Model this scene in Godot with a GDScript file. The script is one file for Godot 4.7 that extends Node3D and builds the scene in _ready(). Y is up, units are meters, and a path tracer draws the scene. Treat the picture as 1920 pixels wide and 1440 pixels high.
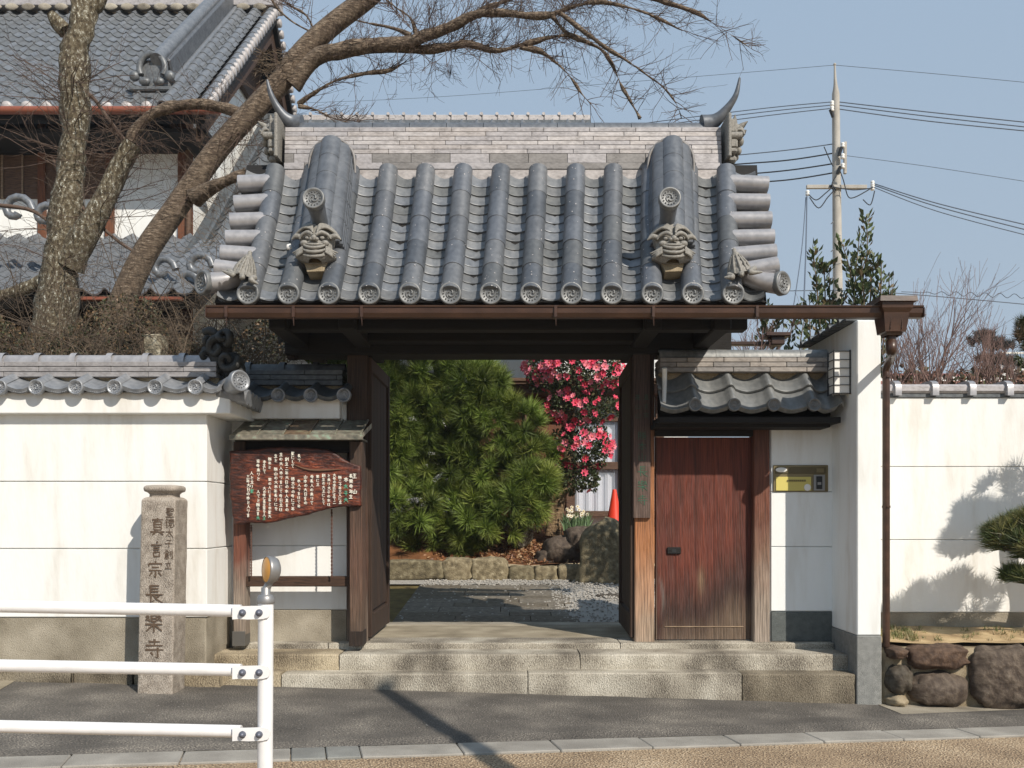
extends Node3D
# A Japanese temple gate with tiled roof, white plaster walls and a winter garden, built in code.
# Units are metres, y is up, the street runs along x and the gate lies towards -z.

const F := 1700.0        # focal length of the lens in units of a 1920 wide picture
const EYE := 1.5         # eye height of the camera
var taken := {}
var M := {}              # materials
var rng := RandomNumberGenerator.new()

# ------------------------------------------------------------------ measuring helpers
func X(px: float, d: float) -> float: return (px - 960.0) / F * d
func Y(py: float, d: float) -> float: return EYE + (965.0 - py) / F * d
func P(px: float, py: float, d: float) -> Vector3: return Vector3(X(px, d), Y(py, d), -d)
func G(x: float) -> float: return clampf(0.06 - 0.03 * x, -0.25, 0.4)     # street falls gently to the right

# ------------------------------------------------------------------ mesh builder
class MB:
	var v := PackedVector3Array()
	var n := PackedVector3Array()
	var c := PackedColorArray()
	var ix := PackedInt32Array()
	var col := Color.WHITE
	var use_col := false
	func vert(p: Vector3, nn: Vector3) -> int:
		v.append(p); n.append(nn); c.append(col)
		return v.size() - 1
	func quad(a: Vector3, b: Vector3, cc: Vector3, d: Vector3, out := Vector3.ZERO) -> void:
		var nn := (cc - a).cross(d - b).normalized()
		if out != Vector3.ZERO and nn.dot(out) < 0.0:
			nn = -nn
			var t := b; b = d; d = t
		var i := vert(a, nn); vert(b, nn); vert(cc, nn); vert(d, nn)
		ix.append_array(PackedInt32Array([i, i + 2, i + 1, i, i + 3, i + 2]))
	func tri(a: Vector3, b: Vector3, cc: Vector3, out := Vector3.ZERO) -> void:
		var nn := (b - a).cross(cc - a).normalized()
		if out != Vector3.ZERO and nn.dot(out) < 0.0:
			nn = -nn
			var t := b; b = cc; cc = t
		var i := vert(a, nn); vert(b, nn); vert(cc, nn)
		ix.append_array(PackedInt32Array([i, i + 2, i + 1]))
	# rows of points; du x dv points outwards; smooth normals
	func grid(rows: Array, wrap := false, flip := false, colors: Array = []) -> void:
		var nv := rows.size()
		var nu: int = rows[0].size()
		var base := v.size()
		var nrm := PackedVector3Array(); nrm.resize(nu * nv)
		var quads := nu if wrap else nu - 1
		for j in nv - 1:
			for i in quads:
				var i2 := (i + 1) % nu
				var fn: Vector3 = (rows[j + 1][i2] - rows[j][i]).cross(rows[j + 1][i] - rows[j][i2])
				if flip: fn = -fn
				nrm[j * nu + i] += fn; nrm[j * nu + i2] += fn
				nrm[(j + 1) * nu + i] += fn; nrm[(j + 1) * nu + i2] += fn
		for j in nv:
			for i in nu:
				if not colors.is_empty(): col = colors[j][i]
				vert(rows[j][i], nrm[j * nu + i].normalized())
		for j in nv - 1:
			for i in quads:
				var i2 := (i + 1) % nu
				var a := base + j * nu + i
				var b := base + j * nu + i2
				var d := base + (j + 1) * nu + i
				var e := base + (j + 1) * nu + i2
				if flip: ix.append_array(PackedInt32Array([a, b, e, a, e, d]))
				else: ix.append_array(PackedInt32Array([a, e, b, a, d, e]))
	func tube(pts: PackedVector3Array, radii: PackedFloat32Array, sides := 6, cap := true) -> void:
		var m := pts.size()
		if m < 2: return
		var t := (pts[1] - pts[0]).normalized()
		var u := t.cross(Vector3.UP if absf(t.y) < 0.9 else Vector3.RIGHT).normalized()
		var base := v.size()
		for k in m:
			var tk := t
			if k > 0 and k < m - 1: tk = (pts[k + 1] - pts[k - 1]).normalized()
			elif k == m - 1: tk = (pts[k] - pts[k - 1]).normalized()
			u = (u - tk * u.dot(tk)).normalized()
			var w := tk.cross(u)
			for s in sides:
				var a := TAU * s / sides
				var dir := u * cos(a) + w * sin(a)
				vert(pts[k] + dir * radii[k], dir)
		for k in m - 1:
			for s in sides:
				var s2 := (s + 1) % sides
				var a := base + k * sides + s
				var b := base + k * sides + s2
				var d := a + sides
				var e := b + sides
				ix.append_array(PackedInt32Array([a, e, b, a, d, e]))
		if cap:
			for end in 2:
				var k := 0 if end == 0 else m - 1
				var dirn := (pts[0] - pts[1]).normalized() if end == 0 else (pts[m - 1] - pts[m - 2]).normalized()
				var ci := vert(pts[k], dirn)
				var first := v.size()
				for s in sides: vert(v[base + k * sides + s], dirn)
				for s in sides:
					var s2 := (s + 1) % sides
					if end == 0: ix.append_array(PackedInt32Array([ci, first + s, first + s2]))
					else: ix.append_array(PackedInt32Array([ci, first + s2, first + s]))
	# profile: Vector2(radius, height) going up; revolved about local y
	func lathe(prof: Array, sides: int, xf := Transform3D()) -> void:
		var rows := []
		for p in prof:
			var r := PackedVector3Array()
			for s in sides:
				var a := -TAU * s / sides
				r.append(xf * Vector3(cos(a) * p.x, p.y, sin(a) * p.x))
			rows.append(r)
		grid(rows, true)
	func box(lo: Vector3, hi: Vector3, b := 0.004, xf := Transform3D()) -> void:
		var ce := (lo + hi) * 0.5
		var h := (hi - lo) * 0.5
		b = minf(b, minf(h.x, minf(h.y, h.z)) * 0.6)
		var cn := func(sg: Vector3, ax: int) -> Vector3:
			var q := Vector3(sg.x * (h.x - b), sg.y * (h.y - b), sg.z * (h.z - b))
			q[ax] = sg[ax] * h[ax]
			return xf * (ce + q)
		var bas := xf.basis
		for ax in 3:
			var u := (ax + 1) % 3
			var w := (ax + 2) % 3
			for s in [-1.0, 1.0]:
				var pts := []
				for q in [[-1.0, -1.0], [1.0, -1.0], [1.0, 1.0], [-1.0, 1.0]]:
					var sg := Vector3.ZERO
					sg[ax] = s; sg[u] = q[0]; sg[w] = q[1]
					pts.append(cn.call(sg, ax))
				var o := Vector3.ZERO; o[ax] = s
				quad(pts[0], pts[1], pts[2], pts[3], bas * o)
		if b <= 0.0: return
		for ax in 3:      # edges along ax, between faces u and w
			var u := (ax + 1) % 3
			var w := (ax + 2) % 3
			for su in [-1.0, 1.0]:
				for sw in [-1.0, 1.0]:
					var s0 := Vector3.ZERO; s0[ax] = -1.0; s0[u] = su; s0[w] = sw
					var s1 := s0; s1[ax] = 1.0
					var o := Vector3.ZERO; o[u] = su; o[w] = sw
					quad(cn.call(s0, u), cn.call(s1, u), cn.call(s1, w), cn.call(s0, w), bas * o)
		for sx in [-1.0, 1.0]:
			for sy in [-1.0, 1.0]:
				for sz in [-1.0, 1.0]:
					var sg := Vector3(sx, sy, sz)
					tri(cn.call(sg, 0), cn.call(sg, 1), cn.call(sg, 2), bas * sg)
	# closed outline in xy (counter-clockwise), extruded along local z from z0 to z1
	func prism(outline: PackedVector2Array, z0: float, z1: float, xf := Transform3D()) -> void:
		if Geometry2D.is_polygon_clockwise(outline): outline.reverse()
		var tr := Geometry2D.triangulate_polygon(outline)
		for k in range(0, tr.size(), 3):
			var a := outline[tr[k]]; var b := outline[tr[k + 1]]; var d := outline[tr[k + 2]]
			tri(xf * Vector3(a.x, a.y, z1), xf * Vector3(b.x, b.y, z1), xf * Vector3(d.x, d.y, z1), xf.basis.z)
			tri(xf * Vector3(a.x, a.y, z0), xf * Vector3(b.x, b.y, z0), xf * Vector3(d.x, d.y, z0), -xf.basis.z)
		var m := outline.size()
		for k in m:
			var a := outline[k]; var b := outline[(k + 1) % m]
			var o := xf.basis * Vector3(b.y - a.y, a.x - b.x, 0)
			quad(xf * Vector3(a.x, a.y, z0), xf * Vector3(b.x, b.y, z0), xf * Vector3(b.x, b.y, z1), xf * Vector3(a.x, a.y, z1), o)
	func ball(ce: Vector3, r: Vector3, nu := 10, nv := 7) -> void:
		var rows := []
		for j in nv + 1:
			var b := PI * j / nv - PI / 2
			var row := PackedVector3Array()
			for i in nu:
				var a := -TAU * i / nu
				row.append(ce + Vector3(cos(a) * cos(b) * r.x, sin(b) * r.y, sin(a) * cos(b) * r.z))
			rows.append(row)
		grid(rows, true)
	func mesh() -> ArrayMesh:
		var a := []
		a.resize(Mesh.ARRAY_MAX)
		a[Mesh.ARRAY_VERTEX] = v
		a[Mesh.ARRAY_NORMAL] = n
		if use_col: a[Mesh.ARRAY_COLOR] = c
		a[Mesh.ARRAY_INDEX] = ix
		var m := ArrayMesh.new()
		m.add_surface_from_arrays(Mesh.PRIMITIVE_TRIANGLES, a)
		return m

# ------------------------------------------------------------------ scene helpers
func numbered(parent: Node, called: String) -> String:
	var key := str(parent.get_instance_id()) + "/" + called
	var k: int = taken.get(key, 0)
	taken[key] = k + 1
	return called if k == 0 else "%s_%03d" % [called, k]

func thing(called: String, label: String, category: String, at := Vector3.ZERO, group := "") -> Node3D:
	var o := Node3D.new()
	o.name = numbered(self, called)
	add_child(o, true)
	o.position = at
	o.set_meta("label", label)
	o.set_meta("category", category)
	if group != "": o.set_meta("group", group)
	return o

# a part whose mesh is given in world coordinates
func part(called: String, mb: MB, mat: Material, parent: Node3D, label := "") -> MeshInstance3D:
	return put(called, mb.mesh(), mat, parent, Transform3D(), label)

func put(called: String, mesh: Mesh, mat: Material, parent: Node3D, xf: Transform3D, label := "") -> MeshInstance3D:
	var o := MeshInstance3D.new()
	o.name = numbered(parent, called)
	o.mesh = mesh
	o.material_override = mat
	parent.add_child(o, true)
	o.global_transform = xf
	if label != "": o.set_meta("label", label)
	return o

func structure(called: String, label := "") -> Node3D:
	var o := Node3D.new()
	o.name = numbered(self, called)
	add_child(o, true)
	o.set_meta("kind", "structure")
	if label != "": o.set_meta("label", label)
	return o

func bx(called: String, lo: Vector3, hi: Vector3, mat: Material, parent: Node3D, b := 0.004) -> MeshInstance3D:
	var mb := MB.new()
	mb.box(lo, hi, b)
	return part(called, mb, mat, parent)

# box from picture measures: left, right, top, bottom of its front face at depth d, thickness th
func pbox(called: String, l: float, r: float, t: float, b: float, d: float, th: float, mat: Material, parent: Node3D, bev := 0.004) -> MeshInstance3D:
	return bx(called, Vector3(X(l, d), Y(b, d), -d - th), Vector3(X(r, d), Y(t, d), -d), mat, parent, bev)

func scatter(called: String, mesh: Mesh, mat: Material, parent: Node3D, xfs: Array, colors := PackedColorArray()) -> MultiMeshInstance3D:
	var mm := MultiMesh.new()
	mm.transform_format = MultiMesh.TRANSFORM_3D
	mm.use_colors = colors.size() > 0
	mm.mesh = mesh
	mm.instance_count = xfs.size()
	for k in xfs.size():
		mm.set_instance_transform(k, xfs[k])
		if colors.size() > 0: mm.set_instance_color(k, colors[k])
	var o := MultiMeshInstance3D.new()
	o.name = numbered(parent, called)
	o.multimesh = mm
	o.material_override = mat
	parent.add_child(o, true)
	o.global_transform = Transform3D()
	o.set_meta("kind", "stuff")
	return o

func sub(mb: MB, pts: Array, radii: Array, sides := 6, per := 5) -> void:    # smooth tube through points (Catmull-Rom)
	var p := PackedVector3Array(); var r := PackedFloat32Array()
	for k in pts.size() - 1:
		var a: Vector3 = pts[maxi(k - 1, 0)]; var b: Vector3 = pts[k]; var c: Vector3 = pts[k + 1]; var d: Vector3 = pts[mini(k + 2, pts.size() - 1)]
		for s in per:
			var t := float(s) / per
			p.append(b.cubic_interpolate(c, a, d, t))
			r.append(lerpf(radii[k], radii[k + 1], t))
	p.append(pts[-1]); r.append(radii[-1])
	mb.tube(p, r, sides)

func basis_from(right: Vector3, up: Vector3) -> Basis:
	var z := right.cross(up).normalized()
	var x := up.cross(z).normalized()
	return Basis(x, up.normalized(), z)

func look_basis(dir: Vector3, roll := 0.0) -> Basis:      # local y points along dir
	var y := dir.normalized()
	var x := y.cross(Vector3.UP if absf(y.y) < 0.95 else Vector3.RIGHT).normalized()
	var z := x.cross(y)
	return Basis(x, y, z).rotated(y, roll)

# ------------------------------------------------------------------ materials
func noise_bytes(sd: int, freq: float, oct: int, size: int, kind := FastNoiseLite.TYPE_SIMPLEX_SMOOTH) -> PackedByteArray:
	var nz := FastNoiseLite.new()
	nz.seed = sd; nz.frequency = freq; nz.noise_type = kind
	nz.fractal_octaves = oct
	if kind == FastNoiseLite.TYPE_CELLULAR:
		nz.cellular_return_type = FastNoiseLite.RETURN_CELL_VALUE
		nz.fractal_type = FastNoiseLite.FRACTAL_NONE
	return nz.get_seamless_image(size, size, false, false, 0.15, true).get_data()

func ramp(stops: Array) -> Gradient:
	var g := Gradient.new()
	var off := PackedFloat32Array(); var cs := PackedColorArray()
	for s in stops:
		off.append(s[0]); cs.append(s[1])
	g.offsets = off; g.colors = cs
	return g

# colour texture out of a coarse and a fine noise
func tex(a: PackedByteArray, b: PackedByteArray, wa: float, stops: Array, size := 512) -> ImageTexture:
	var g := ramp(stops)
	var lut := []
	for k in 256: lut.append(g.sample(k / 255.0))
	var out := PackedByteArray(); out.resize(size * size * 3)
	for k in size * size:
		var cc: Color = lut[int(a[k] * wa + b[k] * (1.0 - wa))]
		out[k * 3] = cc.r8; out[k * 3 + 1] = cc.g8; out[k * 3 + 2] = cc.b8
	return ImageTexture.create_from_image(Image.create_from_data(size, size, false, Image.FORMAT_RGB8, out))

func bump(a: PackedByteArray, strength: float, size := 512) -> ImageTexture:
	var im := Image.create_from_data(size, size, false, Image.FORMAT_L8, a)
	im.convert(Image.FORMAT_RGBA8)
	im.bump_map_to_normal_map(strength)
	return ImageTexture.create_from_image(im)

func mat(t: Texture2D, scale: Vector3, rough := 0.85, nrm: Texture2D = null, ns := 1.0, tint := Color.WHITE, metal := 0.0) -> StandardMaterial3D:
	var m := StandardMaterial3D.new()
	m.albedo_color = tint
	m.albedo_texture = t
	m.roughness = rough
	m.metallic = metal
	m.uv1_triplanar = true
	m.uv1_world_triplanar = true
	m.uv1_scale = scale
	if nrm:
		m.normal_enabled = true
		m.normal_texture = nrm
		m.normal_scale = ns
	return m

func plain(cc: Color, rough := 0.6, metal := 0.0) -> StandardMaterial3D:
	var m := StandardMaterial3D.new()
	m.albedo_color = cc; m.roughness = rough; m.metallic = metal
	return m

func tinted(m: StandardMaterial3D, cc: Color, rough := -1.0) -> StandardMaterial3D:
	var k := m.duplicate() as StandardMaterial3D
	k.albedo_color = cc
	if rough >= 0.0: k.roughness = rough
	return k

func s8(r: int, g: int, b: int) -> Color: return Color8(r, g, b)

func make_materials() -> void:
	var coarse := noise_bytes(1, 0.008, 4, 512)
	var mid := noise_bytes(2, 0.03, 4, 512)
	var fine := noise_bytes(3, 0.12, 3, 512)
	var vfine := noise_bytes(4, 0.45, 2, 512)
	var white := noise_bytes(5, 0.9, 1, 512)
	var cells := noise_bytes(6, 0.11, 1, 512, FastNoiseLite.TYPE_CELLULAR)
	var n_mid := bump(mid, 6.0)
	var n_fine := bump(fine, 5.0)
	var n_v := bump(vfine, 4.0)
	var n_cell := bump(cells, 5.0)
	# plaster
	var t := tex(coarse, mid, 0.7, [[0.1, s8(219, 217, 210)], [0.34, s8(231, 231, 227)], [0.5, s8(235, 236, 233)], [1.0, s8(238, 239, 237)]])
	M.plaster = mat(t, Vector3(0.9, 0.16, 0.9), 0.9, n_fine, 0.035)
	M.plaster_cool = tinted(M.plaster, s8(251, 253, 255))
	# grainy stones
	t = tex(mid, vfine, 0.14, [[0.15, s8(58, 60, 60)], [0.42, s8(112, 114, 112)], [0.6, s8(150, 151, 147)], [0.85, s8(196, 194, 188)]])
	M.granite_grey = mat(t, Vector3(0.9, 0.9, 0.9), 0.85, n_v, 0.3)
	M.dado_dark = tinted(M.granite_grey, s8(176, 184, 186))
	t = tex(coarse, vfine, 0.42, [[0.24, s8(66, 60, 52)], [0.39, s8(126, 119, 107)], [0.5, s8(158, 151, 137)], [0.64, s8(190, 184, 169)], [0.82, s8(222, 217, 204)]])
	M.granite_warm = mat(t, Vector3(0.42, 0.42, 0.42), 0.9, n_v, 0.7)
	M.granite_rust = tinted(M.granite_warm, s8(244, 234, 216))
	M.granite_dim = tinted(M.granite_warm, s8(196, 190, 180))
	t = tex(mid, vfine, 0.22, [[0.2, s8(66, 60, 54)], [0.38, s8(134, 124, 112)], [0.52, s8(170, 160, 148)], [0.66, s8(196, 187, 175)], [0.85, s8(220, 213, 202)]])
	M.pillar = mat(t, Vector3(0.6, 0.6, 0.6), 0.95, n_v, 0.8)
	t = tex(coarse, vfine, 0.55, [[0.1, s8(98, 90, 76)], [0.35, s8(138, 130, 114)], [0.6, s8(160, 152, 136)], [0.9, s8(186, 178, 162)]])
	M.concrete = mat(t, Vector3(0.5, 0.5, 0.5), 0.92, n_v, 0.5)
	M.concrete_pale = tinted(M.concrete, s8(255, 252, 244))
	# streets
	t = tex(coarse, vfine, 0.3, [[0.15, s8(46, 44, 41)], [0.42, s8(82, 78, 73)], [0.58, s8(104, 99, 92)], [0.7, s8(138, 132, 122)], [0.85, s8(190, 182, 166)]])
	M.asphalt = mat(t, Vector3(0.33, 0.33, 0.33), 0.9, n_v, 0.6)
	t = tex(coarse, vfine, 0.2, [[0.18, s8(64, 52, 40)], [0.4, s8(126, 106, 84)], [0.56, s8(160, 138, 110)], [0.7, s8(200, 180, 150)], [0.85, s8(230, 218, 194)]])
	M.aggregate = mat(t, Vector3(0.3, 0.3, 0.3), 0.85, n_v, 0.8)
	t = tex(coarse, vfine, 0.5, [[0.1, s8(116, 112, 105)], [0.5, s8(148, 144, 136)], [0.9, s8(178, 174, 165)]])
	M.kerb = mat(t, Vector3(0.6, 0.6, 0.6), 0.9, n_v, 0.5)
	M.kerb_blue = tinted(M.kerb, s8(216, 222, 226))
	# roof tiles
	t = tex(coarse, mid, 0.4, [[0.1, s8(104, 107, 112)], [0.4, s8(130, 134, 139)], [0.6, s8(146, 149, 153)], [0.95, s8(172, 173, 174)]])
	M.tile = mat(t, Vector3(1.1, 1.1, 1.1), 0.4, n_mid, 0.05, Color.WHITE, 0.3)
	M.tile_blue = tinted(M.tile, s8(184, 187, 191), 0.5)
	t = tex(coarse, mid, 0.5, [[0.1, s8(136, 136, 139)], [0.5, s8(164, 163, 165)], [0.95, s8(186, 184, 184)]])
	M.silver = mat(t, Vector3(1.1, 1.1, 1.1), 0.36, n_mid, 0.04, Color.WHITE, 0.3)  # brighter than the other tiles: sun sheen put into the base colour
	M.tile_dark = tinted(M.tile, s8(176, 180, 180), 0.55)
	t = tex(coarse, mid, 0.5, [[0.1, s8(138, 134, 132)], [0.35, s8(170, 166, 165)], [0.6, s8(188, 184, 183)], [0.95, s8(202, 198, 197)]])
	M.ridge = mat(t, Vector3(1.3, 2.6, 1.3), 0.55, n_mid, 0.12, Color.WHITE, 0.1)  # pale warm tone puts the sun glare on the ridge faces into the colour
	M.ridge_b = tinted(M.ridge, s8(246, 244, 242))
	M.ridge_c = tinted(M.ridge, s8(236, 237, 240))
	t = tex(mid, fine, 0.5, [[0.1, s8(72, 71, 67)], [0.4, s8(122, 120, 114)], [0.6, s8(146, 143, 136)], [0.95, s8(184, 180, 172)]])
	M.ornament = mat(t, Vector3(3, 3, 3), 0.6, n_fine, 0.4)
	M.ornament_dark = tinted(M.ornament, s8(96, 100, 102))
	# wood
	var streak := tex(mid, fine, 0.82, [[0.1, s8(124, 124, 124)], [0.4, s8(184, 184, 184)], [0.6, s8(210, 210, 210)], [0.95, s8(244, 244, 244)]])
	M.wood_v = mat(streak, Vector3(5.0, 0.14, 5.0), 0.75, n_mid, 0.5, s8(150, 98, 62))
	M.wood_v.vertex_color_use_as_albedo = true
	M.wood_h = mat(streak, Vector3(0.32, 5.0, 5.0), 0.75, n_mid, 0.5, s8(86, 60, 42))
	M.wood_dark = mat(streak, Vector3(0.32, 4.0, 4.0), 0.8, n_mid, 0.4, s8(26, 22, 19))  # darkened so the shade under the eaves is carried by the wood colour
	M.wood_dark_v = mat(streak, Vector3(4.0, 0.32, 4.0), 0.8, n_mid, 0.4, s8(56, 42, 32))
	M.wood_grain_v = mat(streak, Vector3(5.0, 0.14, 5.0), 0.72, n_mid, 0.6)
	M.wood_grain_v.vertex_color_use_as_albedo = true
	t = tex(mid, fine, 0.62, [[0.05, s8(30, 16, 12)], [0.35, s8(70, 34, 24)], [0.55, s8(112, 54, 34)], [0.75, s8(158, 86, 54)], [1.0, s8(190, 116, 76)]])
	M.slab_wood = mat(t, Vector3(0.55, 2.4, 1.0), 0.55, n_mid, 0.7)
	M.slab_wood.vertex_color_use_as_albedo = true
	t = tex(coarse, mid, 0.4, [[0.1, s8(76, 78, 70)], [0.42, s8(118, 114, 102)], [0.58, s8(140, 134, 120)], [0.68, s8(146, 156, 138)], [0.9, s8(150, 184, 160)]])
	M.copper = mat(t, Vector3(1.0, 1.0, 1.0), 0.5, n_mid, 0.1, Color.WHITE, 0.2)
	t = tex(coarse, fine, 0.6, [[0.1, s8(66, 50, 40)], [0.5, s8(88, 68, 56)], [0.9, s8(112, 88, 72)]])
	M.gutter = mat(t, Vector3(0.8, 2, 0.8), 0.35, n_mid, 0.03, s8(196, 180, 170))
	# bark
	t = tex(mid, fine, 0.55, [[0.15, s8(42, 36, 30)], [0.38, s8(88, 77, 66)], [0.52, s8(118, 105, 92)], [0.62, s8(150, 138, 122)], [0.78, s8(190, 180, 164)]])
	M.bark = mat(t, Vector3(0.55, 2.4, 0.55), 0.95, n_mid, 1.7, s8(226, 220, 214))
	t = tex(mid, fine, 0.62, [[0.18, s8(30, 25, 18)], [0.34, s8(62, 54, 40)], [0.46, s8(88, 78, 60)], [0.57, s8(112, 104, 86)], [0.65, s8(134, 130, 114)], [0.69, s8(196, 197, 186)], [0.85, s8(228, 228, 220)]])
	M.bark_moss = mat(t, Vector3(1.3, 0.8, 1.3), 0.95, n_mid, 1.3)
	M.twig = plain(s8(92, 76, 66), 0.9)
	M.twig_red = plain(s8(122, 98, 90), 0.9)
	M.twig_brown = plain(s8(112, 98, 82), 0.9)
	# ground and stones
	t = tex(coarse, white, 0.5, [[0.1, s8(96, 78, 54)], [0.4, s8(158, 134, 98)], [0.7, s8(192, 170, 130)], [1.0, s8(216, 196, 160)]])
	M.soil = mat(t, Vector3(0.9, 0.9, 0.9), 0.95, n_fine, 0.3)
	t = tex(mid, vfine, 0.55, [[0.1, s8(34, 26, 20)], [0.4, s8(70, 58, 48)], [0.6, s8(98, 86, 74)], [0.8, s8(124, 112, 98)], [1.0, s8(180, 172, 156)]])
	M.rock = mat(t, Vector3(0.7, 0.7, 0.7), 0.8, n_mid, 0.9)
	M.rock_red = tinted(M.rock, s8(244, 220, 204))
	M.rock_grey = tinted(M.rock, s8(226, 236, 236))
	t = tex(coarse, fine, 0.5, [[0.1, s8(110, 98, 76)], [0.5, s8(150, 136, 112)], [0.9, s8(178, 166, 142)]])
	M.mortar = mat(t, Vector3(1.5, 1.5, 1.5), 0.95, n_fine, 0.8)
	t = tex(mid, white, 0.45, [[0.1, s8(66, 60, 52)], [0.4, s8(104, 97, 86)], [0.6, s8(124, 117, 104)], [0.9, s8(150, 141, 126)]])
	M.paving = mat(t, Vector3(0.7, 0.7, 0.7), 0.85, n_fine, 0.6)
	t = tex(fine, white, 0.3, [[0.1, s8(96, 92, 86)], [0.45, s8(160, 156, 148)], [0.7, s8(192, 188, 180)], [1.0, s8(236, 232, 224)]])
	M.gravel = mat(t, Vector3(0.8, 0.8, 0.8), 0.9, n_v, 1.0)
	# others
	M.white_paint = mat(tex(coarse, mid, 0.6, [[0.0, s8(214, 214, 214)], [0.5, s8(234, 234, 234)], [1.0, s8(240, 240, 240)]]), Vector3(0.7, 0.7, 0.7), 0.38, n_mid, 0.02)
	M.steel = plain(s8(150, 150, 150), 0.45, 0.6)
	M.bolt = plain(s8(104, 108, 120), 0.5, 0.5)
	M.black = plain(s8(30, 32, 34), 0.5)
	M.carved = plain(s8(92, 76, 62), 1.0)
	M.ink_white = plain(s8(226, 222, 208), 0.7)
	M.ink_green = plain(s8(84, 158, 128), 0.7)
	M.faint_green = plain(s8(52, 96, 74), 0.8)
	M.reflector = plain(s8(236, 168, 76), 0.35)
	M.pole = mat(tex(coarse, fine, 0.5, [[0.1, s8(150, 146, 138)], [0.5, s8(176, 172, 164)], [0.9, s8(196, 192, 184)]]), Vector3(0.5, 0.3, 0.5), 0.9)
	M.wire = plain(s8(92, 102, 116), 0.6)
	M.wire_dark = plain(s8(36, 40, 46), 0.6)
	M.curtain = plain(s8(214, 216, 224), 0.9)
	M.house_brown = mat(streak, Vector3(0.3, 3, 3), 0.7, n_mid, 0.3, s8(120, 90, 70))
	M.lantern_pane = plain(s8(232, 232, 228), 0.5)
	M.cone = plain(s8(222, 62, 36), 0.45)
	M.brass = plain(s8(126, 114, 84), 0.4, 0.5)
	M.yellow = plain(s8(206, 192, 106), 0.5)
	M.reddish_gutter = plain(s8(134, 76, 56), 0.5)
	var lf := StandardMaterial3D.new()
	lf.vertex_color_use_as_albedo = true; lf.roughness = 0.55; lf.cull_mode = BaseMaterial3D.CULL_DISABLED
	lf.backlight_enabled = true; lf.backlight = Color(0.25, 0.3, 0.12)
	M.leaf = lf
	var fl := lf.duplicate() as StandardMaterial3D
	fl.backlight = Color(0.45, 0.2, 0.2); fl.roughness = 0.7
	M.petal = fl
	M.wood_v_a = tinted(M.wood_h, s8(74, 53, 38)); M.wood_v_a.uv1_scale = Vector3(5.0, 0.14, 5.0)
	M.wood_v_b = tinted(M.wood_v_a, s8(64, 46, 34))
	M.wood_red_v = tinted(M.wood_v_a, s8(140, 88, 60))
	M.wood_pale = tinted(M.wood_h, s8(186, 160, 132))
	M.tile_pan = tinted(M.tile, s8(226, 226, 224), 0.5)
	M.tile_blue_b = tinted(M.tile, s8(192, 195, 199), 0.46)
	M.tile_disc = tinted(M.tile, s8(222, 220, 214), 0.5)
	M.tile_side = tinted(M.tile, s8(236, 234, 226), 0.5)
	M.tile_far = tinted(M.tile, s8(202, 203, 202), 0.5)
	M.tile_far_b = tinted(M.tile, s8(222, 224, 226), 0.42)
	M.ridge_d = tinted(M.ridge, s8(184, 184, 182))
	M.ridge_w = tinted(M.ridge, s8(214, 210, 202))
	M.brass_dark = plain(s8(96, 86, 62), 0.45, 0.4)
	M.soil_moss = tinted(M.soil, s8(150, 150, 110))
	M.paving_b = tinted(M.paving, s8(226, 222, 214))
	t = tex(mid, vfine, 0.6, [[0.15, s8(72, 66, 54)], [0.4, s8(124, 116, 98)], [0.55, s8(152, 144, 124)], [0.66, s8(176, 170, 152)], [0.8, s8(214, 210, 194)]])
	M.rock_face = mat(t, Vector3(0.6, 0.6, 0.6), 0.85, n_fine, 0.5)
	M.edge_stone = tinted(M.rock_face, s8(232, 224, 206))
	M.litter = tinted(M.soil, s8(176, 136, 108))
	M.bark_pale = tinted(M.bark, s8(255, 236, 204))
	M.twig_mid = plain(s8(88, 76, 64), 0.9)
	M.petal_a = tinted(M.petal, s8(236, 96, 126)); M.petal_b = tinted(M.petal, s8(228, 72, 104)); M.petal_c = tinted(M.petal, s8(244, 142, 160))
	M.shoe = plain(s8(96, 94, 90), 0.6, 0.3)
	M.copper_b = tinted(M.copper, s8(236, 208, 190))
	M.slab_pale = plain(s8(104, 78, 60), 0.9)
	M.ridge_e = tinted(M.ridge, s8(210, 211, 212))
	M.cord = plain(s8(92, 66, 56), 0.9)
	M.standing = tinted(M.rock_face, s8(196, 190, 172))
	M.barrels = []; M.pans = []
	for k in 5:
		M.barrels.append(tinted(M.tile, [s8(186, 188, 191), s8(170, 174, 179), s8(200, 201, 202), s8(178, 180, 180), s8(190, 194, 200)][k], [0.5, 0.44, 0.52, 0.56, 0.46][k]))
		M.pans.append(tinted(M.tile, [s8(226, 226, 224), s8(208, 207, 204), s8(238, 237, 234), s8(196, 196, 192), s8(222, 224, 226)][k], [0.5, 0.55, 0.48, 0.6, 0.45][k]))
	M.petal_white = tinted(M.petal, s8(236, 232, 214))

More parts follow.
